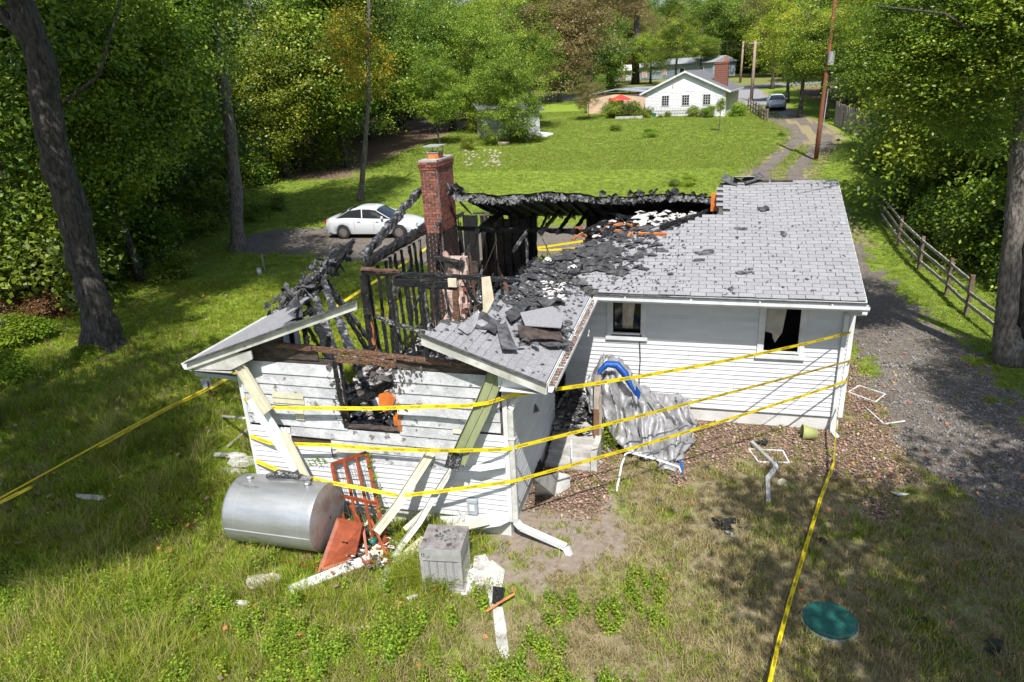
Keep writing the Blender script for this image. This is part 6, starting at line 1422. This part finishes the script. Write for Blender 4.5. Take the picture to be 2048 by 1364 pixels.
def tape(pts,label,width=.064,twist=None,letters=1,flip=False,group=None,name='caution_tape',sag=0.):
    """ribbon through pts; twist[i] = tilt of the ribbon from vertical at point i (radians)"""
    pts=[Vector(p) for p in pts]; tw=twist or [0]*len(pts); n=[]
    Q=[];A=[]
    for i in range(len(pts)-1):
        L=(pts[i+1]-pts[i]).length; k=max(2,int(L/.12))
        for j in range(k):
            f=j/k; q=pts[i].lerp(pts[i+1],f); q.z-=sag*4*f*(1-f); Q.append(q); A.append(tw[i]*(1-f)+tw[i+1]*f)
    Q.append(pts[-1]);A.append(tw[-1])
    cum=[0]
    for a,b in zip(Q,Q[1:]): cum.append(cum[-1]+(b-a).length)
    def frame(i):
        t_=(Q[min(i+1,len(Q)-1)]-Q[max(i-1,0)]).normalized(); up=Vector((0,0,1)); s=(up-t_*up.dot(t_)).normalized(); nn=t_.cross(s); a=A[i]; s2=s*math.cos(a)-nn*math.sin(a)*(1 if nn.y<0 else -1); return t_,s2,t_.cross(s2)
    rows=[]
    for i,q in enumerate(Q): t_,s,nn=frame(i); rows.append([q-s*width/2,q,q+s*width/2])
    th_=thing(name,label,'caution tape',Q[0]*1.0,0,group)
    MB().grid(rows).build('ribbon','tape',th_,smooth=True)
    if letters:
        hgt_=width*.50; L=hgt_*TXT[2]; pitch=L*2.2; s0=pitch*.4; mb=MB()
        import bisect
        while s0+L<cum[-1]:
            vs=[]
            for a,b in TXT[0]:
                if flip: b=-b
                s_=s0+L/2+a*hgt_; i=max(0,min(len(Q)-2,bisect.bisect(cum,s_)-1)); f=(s_-cum[i])/max(1e-6,cum[i+1]-cum[i]); t_,s,nn=frame(i); t2,s2,n2=frame(i+1); sv=s.lerp(s2,f); nv=nn.lerp(n2,f)
                for_=Q[i].lerp(Q[i+1],f)+sv*(b*hgt_); vs.append(for_+nv*.003*(1 if nv.y*-1+nv.z*.6>0 else -1))
            mb=MB().add(vs,TXT[1]); mb.build('printed_word','ink',th_); s0+=pitch
    return th_
yw=YW-.06
tape([PY(487,797,yw),PY(512,815,yw-.12)],'short twisted start of the upper tape at the left gable corner',letters=0)
tape([PY(512,815,yw-.12),PY(600,816,yw-.16),PY(740,817,yw-.12),PY(860,813,yw-.2),PY(930,812,yw-.28),PY(975,806,yw-.18),PY(1022,791,yw-.08)],'upper yellow caution tape across the gable with its words upside down',flip=True,twist=[.9,.7,.35,.2,.1,0,0])
def span(a,za_y,b,label,tw,sag=.0,n=6,**k):
    A_=PY(*a,za_y); B_=PY(*b,-.10); pts=[A_.lerp(B_,i/n) for i in range(n+1)]
    for i in range(n+1): f=i/n; pts[i].z-=sag*4*f*(1-f)
    return tape(pts,label,twist=[tw[0]*(1-i/n)+tw[1]*i/n for i in range(n+1)],**k)
span((1022,791),yw-.08,(1702,665),'top tape stretched from the gable corner to the right corner of the long wall',(.1,-.25),sag=.10)
tape([PY(500,872,yw),PY(540,886,yw-.06),PY(580,888,yw-.25),PY(660,890,yw-.2),PY(745,897,yw-.14),PY(860,901,yw-.2),PY(915,901,yw-.45),PY(1012,899,yw-.08)],'middle tape across the gable wall reading caution',twist=[.4,.5,.3,.3,.2,.1,0,0])
span((1012,899),yw-.08,(1699,722),'middle tape from the gable corner past the stair post to the right corner',(.1,-.45),sag=.02)
tape([PY(512,922,yw),PY(560,942,yw-.1),PY(605,953,yw-.5),PY(660,965,yw-.55),PY(730,978,yw-.5),PY(800,992,yw-.45)],'lowest tape dipping from the left gable corner behind the tank',twist=[.9,.9,.6,.5,.5,.3],letters=1,flip=True)
tape([PY(800,992,yw-.45),PY(900,980,yw-.3),PY(1024,963,yw-.08)],'lowest tape rising to the right gable corner',twist=[.3,.2,0])
span((1024,963),yw-.08,(1694,762),'lowest tape from the gable corner across the yard to the right corner',(.0,-.1),sag=.06)
MB0=[]
tape([PY(1694,762,-.10),Vector((.035,-.03,1.30)),Vector((.035,.25,1.34))],'end of the lowest tape folded round the right corner of the house',letters=0,width=.10)
tape([PY(1699,722,-.10),Vector((.035,-.03,1.62)),Vector((.035,.25,1.66))],'end of the middle tape folded round the right corner of the house',letters=0,width=.10)
tape([Vector((.04,-.06,1.98)),Vector((.045,.02,2.0)),Vector((.045,.25,2.02))],'end of the top tape folded round the right corner of the house',letters=0,width=.09)
a=Vector((-.12,-.16,.62)); pts=[a,PZ(1668,925,.30),PZ(1640,1000,.14),PZ(1610,1100,.10),PZ(1580,1200,.12),PZ(1556,1290,.2),PZ(1538,1372,.3)]
tape(pts,'tape trailing from the foot of the right downspout over the yard towards the camera',twist=[.2,.5,.9,1.0,1.0,.9,.8],flip=True)
# left side tapes
sg=PZ(424,800,0)
t=thing('yard_stake_sign','small blank white board on a wooden stake, seen from behind, left of the gable','sign',sg)
MB().bar(sg,sg+Vector((-.02,0,.50)),.035,.02,up=(0,1,0)).build('stake','postb',t); MB().bar(sg+Vector((.06,.0,0)),sg+Vector((-.02,0,.42)),.03,.02,up=(0,1,0)).build('brace','postb',t)
MB().box(sg+Vector((-.08,.03,.42)),(.24,.012,.30),Matrix.Rotation(.25,3,'Z')@Matrix.Rotation(-.15,3,'Y')).build('board','meterbox',t)
st_=sg+Vector((0,-.03,.33))
tape([PZ(-60,1035,.45),PZ(60,975,.42),PZ(200,892,.38),PZ(330,820,.36),st_],'left tape from the lower left of the yard to the small stake sign',twist=[.8,.9,1.,1.,.8],flip=True)
tape([PZ(-60,1029,.5),PZ(200,886,.44),PZ(330,816,.42),st_+Vector((0,0,.03))],'second strand of the left tape lying just above the first',twist=[.5,.6,.7,.8],letters=0,width=.03)
tape([st_,PZ(470,748,.45),PZ(600,664,.55),PZ(650,628,.6),PZ(725,578,.65),PZ(800,532,.7),PZ(862,490,.75)],'far strand of the left tape seen through the burnt framing',twist=[.8,.8,.8,.8,.8,.8,.8],letters=0,width=.09)
tape([PZ(640,700,.3),PZ(740,640,.4),PZ(800,600,.45)],'lower strand of tape behind the burnt framing',letters=0,width=.06)
tape([PZ(1020,503,.6),PZ(1100,492,.62),PZ(1172,481,.65),PZ(1215,475,.65)],'upper tape on the gravel side seen through the rear opening',letters=0,width=.085)
tape([PZ(1020,499,.2),PZ(1100,500,.22),PZ(1172,495,.25),PZ(1215,492,.25)],'lower tape on the gravel side seen through the rear opening',letters=0,width=.085)
t=thing('porch_rail','small scorched wooden porch rail behind the rear opening','rail',PZ(1160,520,0))
MB().bar(PZ(1143,507,.9),PZ(1185,478,1.0),.09,.05).build('handrail','postb',t); MB().bar(PZ(1146,530,.0),PZ(1146,505,.9),.08,.08,up=(0,1,0)).build('post','postb',t); MB().bar(PZ(1172,510,.0),PZ(1168,478,.9),.08,.08,up=(0,1,0)).build('post','raw',t)
# white marker post and stick at the left lawn
p=G(520,552); t=thing('white_marker','short white pipe stub standing in the left lawn','marker',p); MB().tube([p,p+Vector((0,0,.30))],.09,12).build('pipe','trim',t,smooth=True); MB().tube([p+Vector((0,0,.30)),p+Vector((0,0,.33))],[.10,.10],12).build('cap','trim_dirty',t)
p=G(530,543); solo(MB().bar(p,p+Vector((-.02,0,.75)),.05,.05,up=(0,1,0)),'wooden_stake','post','thin wooden stake behind the white pipe stub','stake')
# ================================================================ VEHICLES
def carbody(prof_low,prof_roof,L,Wd,label,loc,rz,paint,group=None,name='parked_car'):
    t=thing(name,label,'car',loc,rz); local(t)
    # body: rows along x of cross sections (half), mirrored
    def sec(x):
        def ip(tab): 
            for (a,b),(c,d) in zip(tab,tab[1:]):
                if a<=x<=c: return b+(d-b)*(x-a)/(c-a)
            return tab[-1][1] if x>tab[-1][0] else tab[0][1]
        return ip
    top=[(0,.62),(.04,.80),(.12,.93),(.30,.99),(1.0,1.02),(1.25,1.03),(3.3,.97),(3.5,.95),(4.2,.86),(4.55,.76),(4.72,.62),(4.82,.45)]
    hw=[(0,.70),(.10,.80),(.5,.88),(1.2,.905),(3.6,.905),(4.3,.86),(4.65,.74),(4.82,.55)]
    xs=[0,.04,.12,.30,.6,.75,.85,1.0,1.2,1.4,1.55,1.65,2.0,2.5,3.0,3.3,3.4,3.5,3.65,3.85,4.05,4.2,4.3,4.45,4.55,4.65,4.72,4.78,4.82]
    wheels=[(1.0,.36),(3.88,.36)]; rows=[]
    for x in xs:
        h=sec(x)(top); w_=sec(x)(hw); zb=.24 if .1<x<4.7 else .34
        arch=0
        for wx,wr in wheels:
            if abs(x-wx)<wr+.02: arch=max(arch,.33+math.sqrt(max(0,(wr)**2-(x-wx)**2)))
        zb2=max(zb,arch)
        half=[(w_*.93,zb2),(w_*.985,max(zb2+.02,.40)),(w_,max(zb2+.03,.58)),(w_*.985,max(zb2+.04,h*.80)),(w_*.93,h-.03),(w_*.80,h),(w_*.4,h+.02),(0,h+.025)]
        rows.append([Vector((x-L/2,-a,b)) for a,b in half]+[Vector((x-L/2,a,b)) for a,b in half[-2::-1]])
    MB().grid(rows).add([rows[0][0],*rows[0][1:]],[tuple(range(len(rows[0])))]).add(list(rows[-1]),[tuple(range(len(rows[0])))[::-1]]).build('body',paint,t,smooth=True)
    MB().bb((.25-L/2,-.80,.22),(4.6-L/2,.80,.45)).build('underbody','tyre',t)
    # greenhouse
    gh=[(.62,.99,.72),(1.0,1.28,.66),(1.35,1.44,.60),(1.9,1.49,.58),(2.4,1.47,.58),(2.75,1.40,.60),(3.1,1.18,.66),(3.42,.97,.72)]
    rows=[];
    for x,h,w_ in gh:
        base=.98; bw=.80; rows.append([Vector((x-L/2,-bw,base)),Vector((x-L/2,-(bw*.25+w_*.75),base+(h-base)*.8)),Vector((x-L/2,-w_*.92,h-.015)),Vector((x-L/2,-w_*.5,h+.01)),Vector((x-L/2,0,h+.02)),Vector((x-L/2,w_*.5,h+.01)),Vector((x-L/2,w_*.92,h-.015)),Vector((x-L/2,(bw*.25+w_*.75),base+(h-base)*.8)),Vector((x-L/2,bw,base))])
    MB().grid(rows).build('glasshouse','glass',t,smooth=True)
    roof=[[p+Vector((0,0,.008)) for p in r[1:8]] for r in rows[2:6]]; roof[0]=[p.lerp(q,.3) for p,q in zip(roof[0],[x+Vector((0,0,.008)) for x in rows[1][1:8]])]
    MB().grid(roof).build('roof',paint,t,smooth=True,thick=.012)
    for s in (-1,1):
        k=0 if s<0 else 8; k2=1 if s<0 else 7; o=Vector((0,s*.012,.004))
        for i,j in ((0,2),(3,3),(5,7)):
            if i==j: MB().bar(rows[i][k]+o+Vector((.12,0,0)),rows[i][k2]+o+Vector((.08,0,.02)),.05,.02).build('pillar',paint,t)
            elif i==0: MB().bar(rows[0][k]+o+Vector((.02,0,0)),rows[2][k2]+o-Vector((.02,0,0)),.07,.02).build('pillar',paint,t)
            else: MB().bar(rows[7][k]+o,rows[5][k2]+o,.06,.02).build('pillar',paint,t)
        MB().bar((3.05-L/2,s*.88,1.05),(3.12-L/2,s*1.0,1.06),.10,.12).build('mirror',paint,t)
        MB().box((.06-L/2+.03,s*.66,.80),(.14,.22,.15)).build('tail_light','red',t); MB().box((4.60-L/2,s*.60,.66),(.22,.24,.11)).build('headlight','lamp',t)
        for x in (1.62,2.62): MB().bar((x-L/2+.02,s*.915,.42),(x-L/2,s*.905,.95),.008,.006,up=(0,1,0)).build('door_seam','ink',t)
        for x in (1.75,2.70): MB().box((x-L/2+.12,s*.915,.86),(.16,.02,.03)).build('door_handle',paint,t)
        for wx,_ in wheels:
            c=Vector((wx-L/2,s*.80,.33)); w=MB().tube([c+Vector((0,-s*.10,0)),c+Vector((0,s*.085,0)),c+Vector((0,s*.10,0))],[.33,.33,.29],28).build('wheel','tyre',t,smooth=False)
            MB().tube([c+Vector((0,s*.101,0)),c+Vector((0,s*.108,0)),c+Vector((0,s*.09,0))],[.20,.19,.06],20).build('rim','rim',w,smooth=False)
            hub=MB()
            for q in range(8): a=q*PI/4; hub.box(c+Vector((.125*math.cos(a),s*.109,.125*math.sin(a))),(.035,.004,.035))
            hub.build('rim_holes','ink',w)
    MB().box((4.80-L/2,0,.52),(.03,.7,.12)).build('grille','ink',t); MB().box((-.0-L/2-.01,0,.66),(.03,.34,.13)).build('licence_plate','paper',t)
    return t
pa=G(672,478);pb=G(852,484); cdr=(pb-pa); ang=math.atan2(cdr.y,cdr.x)
pc=G(690,478); pd=G(822,478)
d_=(pd-pc).normalized(); rz=math.atan2(d_.y,d_.x); ctr=pc+d_*1.42+Vector((-d_.y,d_.x,0))*.80
carbody(0,0,4.85,1.82,'silver white four door sedan parked on the gravel left of the chimney',GP(ctr.x,ctr.y,-.02),rz,'car')
p=G(1553,223); carbody(0,0,4.8,1.8,'silver blue car facing the camera far up the lane',GP(p.x+.1,p.y+2.2),-PI/2-.04,'car2')
# ================================================================ FENCES, POLES, NEIGHBOURS
t=thing('split_rail_fence','three rail wooden fence running along the drive on the right','fence',GP(4.8,13))
fp_=[G(1762,443),G(1795,493),G(1837,540),G(1892,591)]; fp_=[GP(p.x,p.y) for p in fp_]; last=GP(4.75,8.15); fp_.append(last); fp_.append(GP(4.9,5.9))
for p in fp_[:-1]: MB().timber(p+Vector((0,0,-.1)),p+Vector((.0,0,1.22)),.12,.12,up=(0,1,0),jit=.006,rnd=RR).build('post','rail_d',t)
for a,b in zip(fp_,fp_[1:]):
    for z in (.35,.70,1.05): 
        if b is fp_[-1] and z>.9: continue
        MB().timber(a+Vector((-.03,0,z+U(-.02,.02))),b+Vector((-.03,0,z+U(-.02,.02))),.05,.11,jit=.005,rnd=RR).build('rail','rail',t)
# privacy fence
p0=G(1669,250);p1=G(1762,292); t=thing('privacy_fence','tall weathered grey board fence beyond the drive, half hidden by bushes','fence',GP(p0.x,p0.y)); nn=52
bme=MB().box((0,0,.95),(.17,.025,1.9)).mesh('fence_board','rail'); fdir=math.atan2((p1-p0).y,(p1-p0).x); 
for i in range(nn):
    f=i/nn; q=p0.lerp(p1,f)+(p1-p0)*.0; q=GP(q.x,q.y); inst('board',bme,t,loc=q-t.location+Vector((0,0,U(-.04,.05))),rot=(U(-.03,.03),U(-.015,.015),fdir+U(-.04,.04)),scale=((p1-p0).length/nn/.18,1,1))
for i in range(6):
    q=p0.lerp(p1,i/5); q=GP(q.x,q.y); MB().bb(q+Vector((-.05,.03,0)),q+Vector((.05,.13,1.95))).build('post','rail_d',t)
# low rail fence by the lane
a=G(1496,218);b=G(1534,243); t=thing('low_rail_fence','low dark wooden rail fence between the lane and the white house','fence',GP(b.x,b.y)); N_=7
ps=[GP(a.x+(b.x-a.x)*i/N_,a.y+(b.y-a.y)*i/N_) for i in range(N_+1)]
for q in ps: MB().bb(q+Vector((-.07,-.07,0)),q+Vector((.07,.07,1.15))).build('post','rail_d',t)
for u,v in zip(ps,ps[1:]):
    for z in (.45,.9): MB().bar(u+Vector((0,0,z)),v+Vector((0,0,z)),.05,.10).build('rail','rail',t)
# utility poles
b=G(1631,320); t=thing('utility_pole','tall leaning reddish utility pole standing right of the gravel lane','utility pole',b)
tp=[onb(x,y,b) for x,y in ((1631,322),(1641,240),(1652,150),(1662,70),(1668,20),(1676,-50))]; MB().tube(tp,[.14,.13,.12,.115,.11,.10],12).build('pole','pole',t,smooth=True)
c=onb(1656,115,b); MB().tube([c+Vector((.15,-.25,.35)),c+Vector((.15,-.25,-.45))],[.2,.2],12).build('transformer','metal_grey',t); MB().tube([c+Vector((.15,0,-.4)),tp[0]+Vector((.15,-.1,.1))],.012,5).build('ground_wire','wire',t); MB().bar(tp[1]+Vector((.18,-.1,-.2)),tp[2]+Vector((.2,-.1,-.8)),.06,.05).build('conduit','metal_grey',t)
pl1=G(1503,203); t=thing('utility_pole','tan utility pole with a cross arm, the right one of the far pair','utility pole',pl1); q1=[onb(x,y,pl1) for x,y in ((1502,206),(1507,140),(1511,82))]; MB().tube(q1,[.2,.17,.14],10).build('pole','poleg',t,smooth=True); MB().bar(q1[2]+Vector((-.7,0,-.2)),q1[2]+Vector((.7,0,-.2)),.1,.12).build('cross_arm','poleg',t)
pl2=G(1481,166); t=thing('utility_pole','grey utility pole, the left one of the far pair','utility pole',pl2); q2=[onb(x,y,pl2) for x,y in ((1480,167),(1484,120),(1487,82))]; MB().tube(q2,[.2,.17,.14],10).build('pole','poleg',t,smooth=True)
t=thing('power_line','thin power lines running left from the far poles across the trees','power line',q1[2])
for dz,e in ((0,(1180,92)),(.5,(1190,96))):
    A=q1[2]+Vector((0,0,-.15-dz)); B=onb(e[0],e[1],pl1+Vector((-20,20,0))); MB().tube([A.lerp(B,i/10)-Vector((0,0,1.2*4*(i/10)*(1-i/10)*.5)) for i in range(11)],.02,4).build('line','wire',t)
p=G(1656,322); solo(MB().tube([p,p+Vector((0,0,1.05))],.03,6),'fence_stake','rail_d','thin dark stake in the grass right of the utility pole','stake')
# white house
hA=G(1290,233);hB=G(1449,233); u=(hB-hA); u.z=0; WW=u.length; ang=math.atan2(u.y,u.x)
t=thing('white_house','small white gabled house with dark roof and brick chimney beyond the lawn','house',Vector((hA.x,hA.y,min(hA.z,hB.z)-.1)),ang); local(t)
eh,ah,dp=2.75,4.55,10.
MB().add([(0,0,0),(WW,0,0),(WW,0,eh),(WW/2,0,ah),(0,0,eh),(0,dp,0),(WW,dp,0),(WW,dp,eh),(WW/2,dp,ah),(0,dp,eh)],[(0,1,2,3,4),(9,8,7,6,5),(0,4,9,5),(1,6,7,2)]).build('wall','wallwhite',t)
oh=.45
for s,nm in ((0,'roof'),(1,'roof')):
    xe=-oh if s==0 else WW+oh; k=(ah-eh)/(WW/2); MB().slab([(xe,-.35,eh-oh*k+.05),(WW/2,-.35,ah+.08),(WW/2,dp+.3,ah+.08),(xe,dp+.3,eh-oh*k+.05)],.12).build(nm,'roofdark',t)
    MB().slab([(xe,-.37,eh-oh*k+.04),(WW/2,-.37,ah+.07),(WW/2,-.37,ah-.13),(xe,-.37,eh-oh*k-.16)],.04,(0,-1,0)).build('rake_board','trim',t)
    MB().bb((xe-.1 if s==0 else xe,-.35,eh-oh*k-.12),(xe if s==0 else xe+.1,dp,eh-oh*k+.02)).build('gutter','trim',t)
for fx in (.26,.515,.775):
    x=WW*fx; f=MB().bb((x-.42,-.05,1.25),(x+.42,-.01,2.35)).build('window','trim',t)
    MB().bb((x-.34,-.07,1.33),(x+.34,-.055,2.27)).build('pane','glass',f); g=MB()
    for q in range(1,3): g.bb((x-.34+q*.227-.015,-.085,1.33),(x-.34+q*.227+.015,-.072,2.27))
    for q in range(1,4): g.bb((x-.34,-.09,1.33+q*.235-.012),(x+.34,-.074,1.33+q*.235+.012))
    g.build('muntins','trim',f)
bdm=MB().box((0,0,0),(WW-.02,.02,.012)).mesh('siding_shadow_lap','trim_dirty')  # darker strips colour in the shadow lines under the siding laps
for i in range(17): inst('lap_shadow_strip',bdm,t,loc=(WW/2,-.008,.3+i*.145))
tr_=MB()
for i in range(22): x=1.3+i*.28; tr_.bar((x,-.35,0),(x,-.35,1.3),.03,.03,up=(0,1,0))
for z in (.3,.65,1.0,1.3): tr_.bar((1.2,-.34,z),(7.3,-.34,z),.02,.03)
tr_.build('garden_trellis','trim_dirty',t)
cm=MB().bb((WW*.80,2.6,eh),(WW*.80+1.35,3.2,ah+.75)).bb((WW*.80-.05,2.55,ah+.55),(WW*.80+1.4,3.25,ah+.66)).build('chimney','brick',t); MB().bb((WW*.80+.9,2.7,ah+.75),(WW*.80+1.15,3.0,ah+1.3)).build('flue','raw',cm)
cc_=MB()
for i in range(11): cc_.bb((WW*.80-.008,2.59,eh+.2+i*.2),(WW*.80+1.36,2.602,eh+.215+i*.2))
cc_.build('mortar_courses','mortar',cm)
MB().tube([(WW*.29+.5,-.05,3.6),(WW*.29+.5,-.1,3.1)],.04,6).build('meter_mast','metal_grey',t)
for fx,cr in ((.06,'s'),(.64,'s'),(.83,'t')):
    pass
def atlocal(x,y): c,s=math.cos(ang),math.sin(ang); return hA.x+x*c-y*s,hA.y+x*s+y*c
for x,y,s,cr,l in [(.6,-1.,.7,'s','tall green bush at the left corner of the white house'),(WW*.66,-.8,.75,'s','dark climbing bush right of the middle of the white house wall'),(WW*.80,-1.0,.75,'t','bright round bush at the right of the white house wall'),(WW+1.1,-.3,.9,'s','bush at the right corner of the white house'),(WW*.3,-.7,.4,'s','low plant at the white house wall')]:
    q=atlocal(x,y); shrub(q[0],q[1],cr,l,s=s)
# annexes left of the white house
t=thing('annex_building','low white and peach outbuilding with a flat grey roof left of the white house','building',Vector((*atlocal(-7.5,3.5),hA.z-.1)),ang); local(t)
MB().bb((0,0,0),(7,5,2.3)).build('wall','wallpeach',t); MB().slab([(-.3,-.3,2.35),(3.4,-.3,2.9),(7.2,-.3,2.45),(7.2,5,2.5),(3.4,5,2.95),(-.3,5,2.4)],.12).build('roof','roofgrey',t); MB().bb((2.5,-.04,.9),(4.2,-.01,1.9)).build('window','glass',t)
t=thing('carport','flat grey carport roof between the annex and the white house','carport',Vector((*atlocal(-3.5,6),hA.z-.1)),ang); local(t)
MB().bb((0,0,2.7),(6,4,2.85)).build('roof','roofgrey',t)
for x in (.1,2,5.8): MB().bb((x,.05,0),(x+.1,.15,2.7)).build('post','trim',t)
MB().bb((0,3.8,0),(6,3.95,2.7)).build('wall','wallblue',t)
q=atlocal(-2.6,-.2); t=thing('garden_umbrella','red garden umbrella left of the white house','umbrella',GP(*q)); z0=t.location
MB().tube([z0,z0+Vector((0,0,2.3))],.03,6).build('pole','trim',t); MB().tube([z0+Vector((0,0,1.75)),z0+Vector((0,0,2.3))],[1.25,.03],8).build('canopy','redcloth',t)
for px,py,s,cr,l in [(1235,232,1.0,'u','dark hedge bush left of the white house'),(1258,232,.9,'u','dark green hedge bush just left of the garden bed'),(1220,228,1.1,'s','green bush in the garden left of the white house'),(1275,222,.9,'s','green bush beside the annex'),(1240,205,1.1,'s','leafy bush in front of the annex'),(1265,200,1.,'s','leafy bush right of the red umbrella')]:
    p=G(px,py+4); shrub(p.x,p.y,cr,l,s=s)
p=G(1281,238); solo(MB().bb(p+Vector((-2.6,0,0)),p+Vector((.2,.25,.3))),'planter_bed','conc','low stone edging of the garden bed left of the white house','planter')
p=G(1306,234); solo(MB().tube([p,p+Vector((0,0,.4))],[.3,.3],8),'green_bin','greenlid','small green tub at the left corner of the white house','tub')
# far houses
for px0,px1,py,hh,wm,rm,l in [(1266,1305,160,2.3,'wallblue','roofgrey','blue grey house with one window far behind the white house'),(1308,1425,158,2.6,'wallblue','roofgrey','long grey roofed house far behind the white house chimney'),(1228,1262,162,1.9,'wallwhite','wallwhite','white vehicle like shed far left behind the white house')]:
    a=G(px0,py);b=G(px1,py); L=(b-a).length; t=thing('far_house',l,'house',GP(a.x,a.y),math.atan2(b.y-a.y,b.x-a.x)); local(t)
    MB().bb((0,0,0),(L,6,hh)).build('wall',wm,t); MB().add([(-.4,-.4,hh),(L+.4,-.4,hh),(L+.4,3,hh+1.1),(-.4,3,hh+1.1),(-.4,6.4,hh),(L+.4,6.4,hh)],[(0,1,2,3),(3,2,5,4),(0,3,4),(1,5,2),(0,4,5,1)]).build('roof',rm,t)
    for k in range(1 if L<6 else 3):
        x=L*(k+.6)/(1 if L<6 else 3.2); f=MB().bb((x-.7,-.06,hh-2.0),(x+.7,-.01,hh-.7)).build('window','trim',t); MB().bb((x-.58,-.08,hh-1.88),(x+.58,-.065,hh-.82)).build('pane','glass' if k else 'wallpeach',f)
# shed left of the lawn
sA=G(968,278);sB=G(1080,268); L=(sB-sA).length; t=thing('old_shed','old pale shed overgrown by trees at the left edge of the lawn','shed',sA,math.atan2((sB-sA).y,(sB-sA).x)); local(t)
MB().bb((0,0,-.2),(L,3.5,2.4)).build('wall','shedwall',t); MB().slab([(-.3,-.4,2.35),(L+.4,-.4,2.35),(L+.4,4,3.1),(-.3,4,3.1)],.1).build('roof','roofdark',t)
svm=MB().box((0,0,1.1),(.02,.03,2.4)).mesh('batten','trim_dirty')
for i in range(int(L/.4)): inst('batten',svm,t,loc=(.2+i*.4,-.01,0))
for px,py,s,cr,l in [(960,262,1.3,'s','green bush at the left end of the old shed'),(1035,285,.8,'u','ivy covered bush in front of the old shed'),(985,290,.7,'s','low bush at the foot of the shed trunk'),(1070,285,.6,'s','low green bush at the right end of the shed'),(940,300,.7,'s','low bush behind the brick chimney'),(930,240,1.5,'t','tall light green bush left of the shed')]:
    p=G(px,py); shrub(p.x,p.y,cr,l,s=s)
p=G(1008,291); solo(MB().tube([p+Vector((-.5,0,.15)),p+Vector((.45,.05,.15))],[.16,.15],10),'cut_log','log','short pale cut log lying at the foot of the shed','log',smooth=False)
p=G(1075,275); solo(MB().slab([p+Vector((-.9,0,.1)),p+Vector((.9,-.2,.15)),p+Vector((1.4,.5,.3)),p+Vector((-.3,.9,.5))],.1),'junk_sheet','trim','white sheets piled at the right end of the old shed','junk')
mb=MB()
for i in range(70): p=G(U(925,1000),U(300,335)); s=U(.06,.18); mb.tube([p,p+Vector((s*.2,0,s*.6)),p+Vector((0,0,s*.8))],[s,s*.9,s*.2],5)
o=solo(mb,'stone_row','log','row of pale rocks along the edge of the lawn behind the chimney','rocks'); o['kind']='stuff'
for px,py,s,cr,l in [(1303,275,.62,'t','small round bright bush alone in the middle of the lawn'),(1380,372,.45,'t','low light green clump in the lawn behind the house'),(1350,372,.38,'s','low grassy clump left of the light green clump'),(1562,272,.28,'t','tiny green plant beside the gravel lane'),(1228,262,.6,'s','low dark clump in the lawn left of the round bush'),(1320,236,.3,'s','low plants at the foot of the white house')]:
    p=G(px,py); shrub(p.x,p.y,cr,l,s=s,flat=.75)
p=G(1438,264); t=thing('young_tree','thin young tree with a small crown in front of the white house','tree',p); MB().tube([p,p+Vector((.02,0,1.5)),p+Vector((0,0,2.4))],[.045,.035,.02],6).build('trunk','bark',t); inst('crown',CR_['s'],t,loc=(0,0,2.3),scale=(.42,.42,.65))
p=G(1196,225); t=thing('young_tree','slender young tree with airy leaves left of the white house','tree',p); MB().tube([p,p+Vector((.05,0,1.5)),p+Vector((0,0,2.8))],[.06,.04,.02],6).build('trunk','bark_pale',t); inst('crown',CR_['s'],t,loc=(0,0,3.2),scale=(.9,.9,1.1))
cleanup()
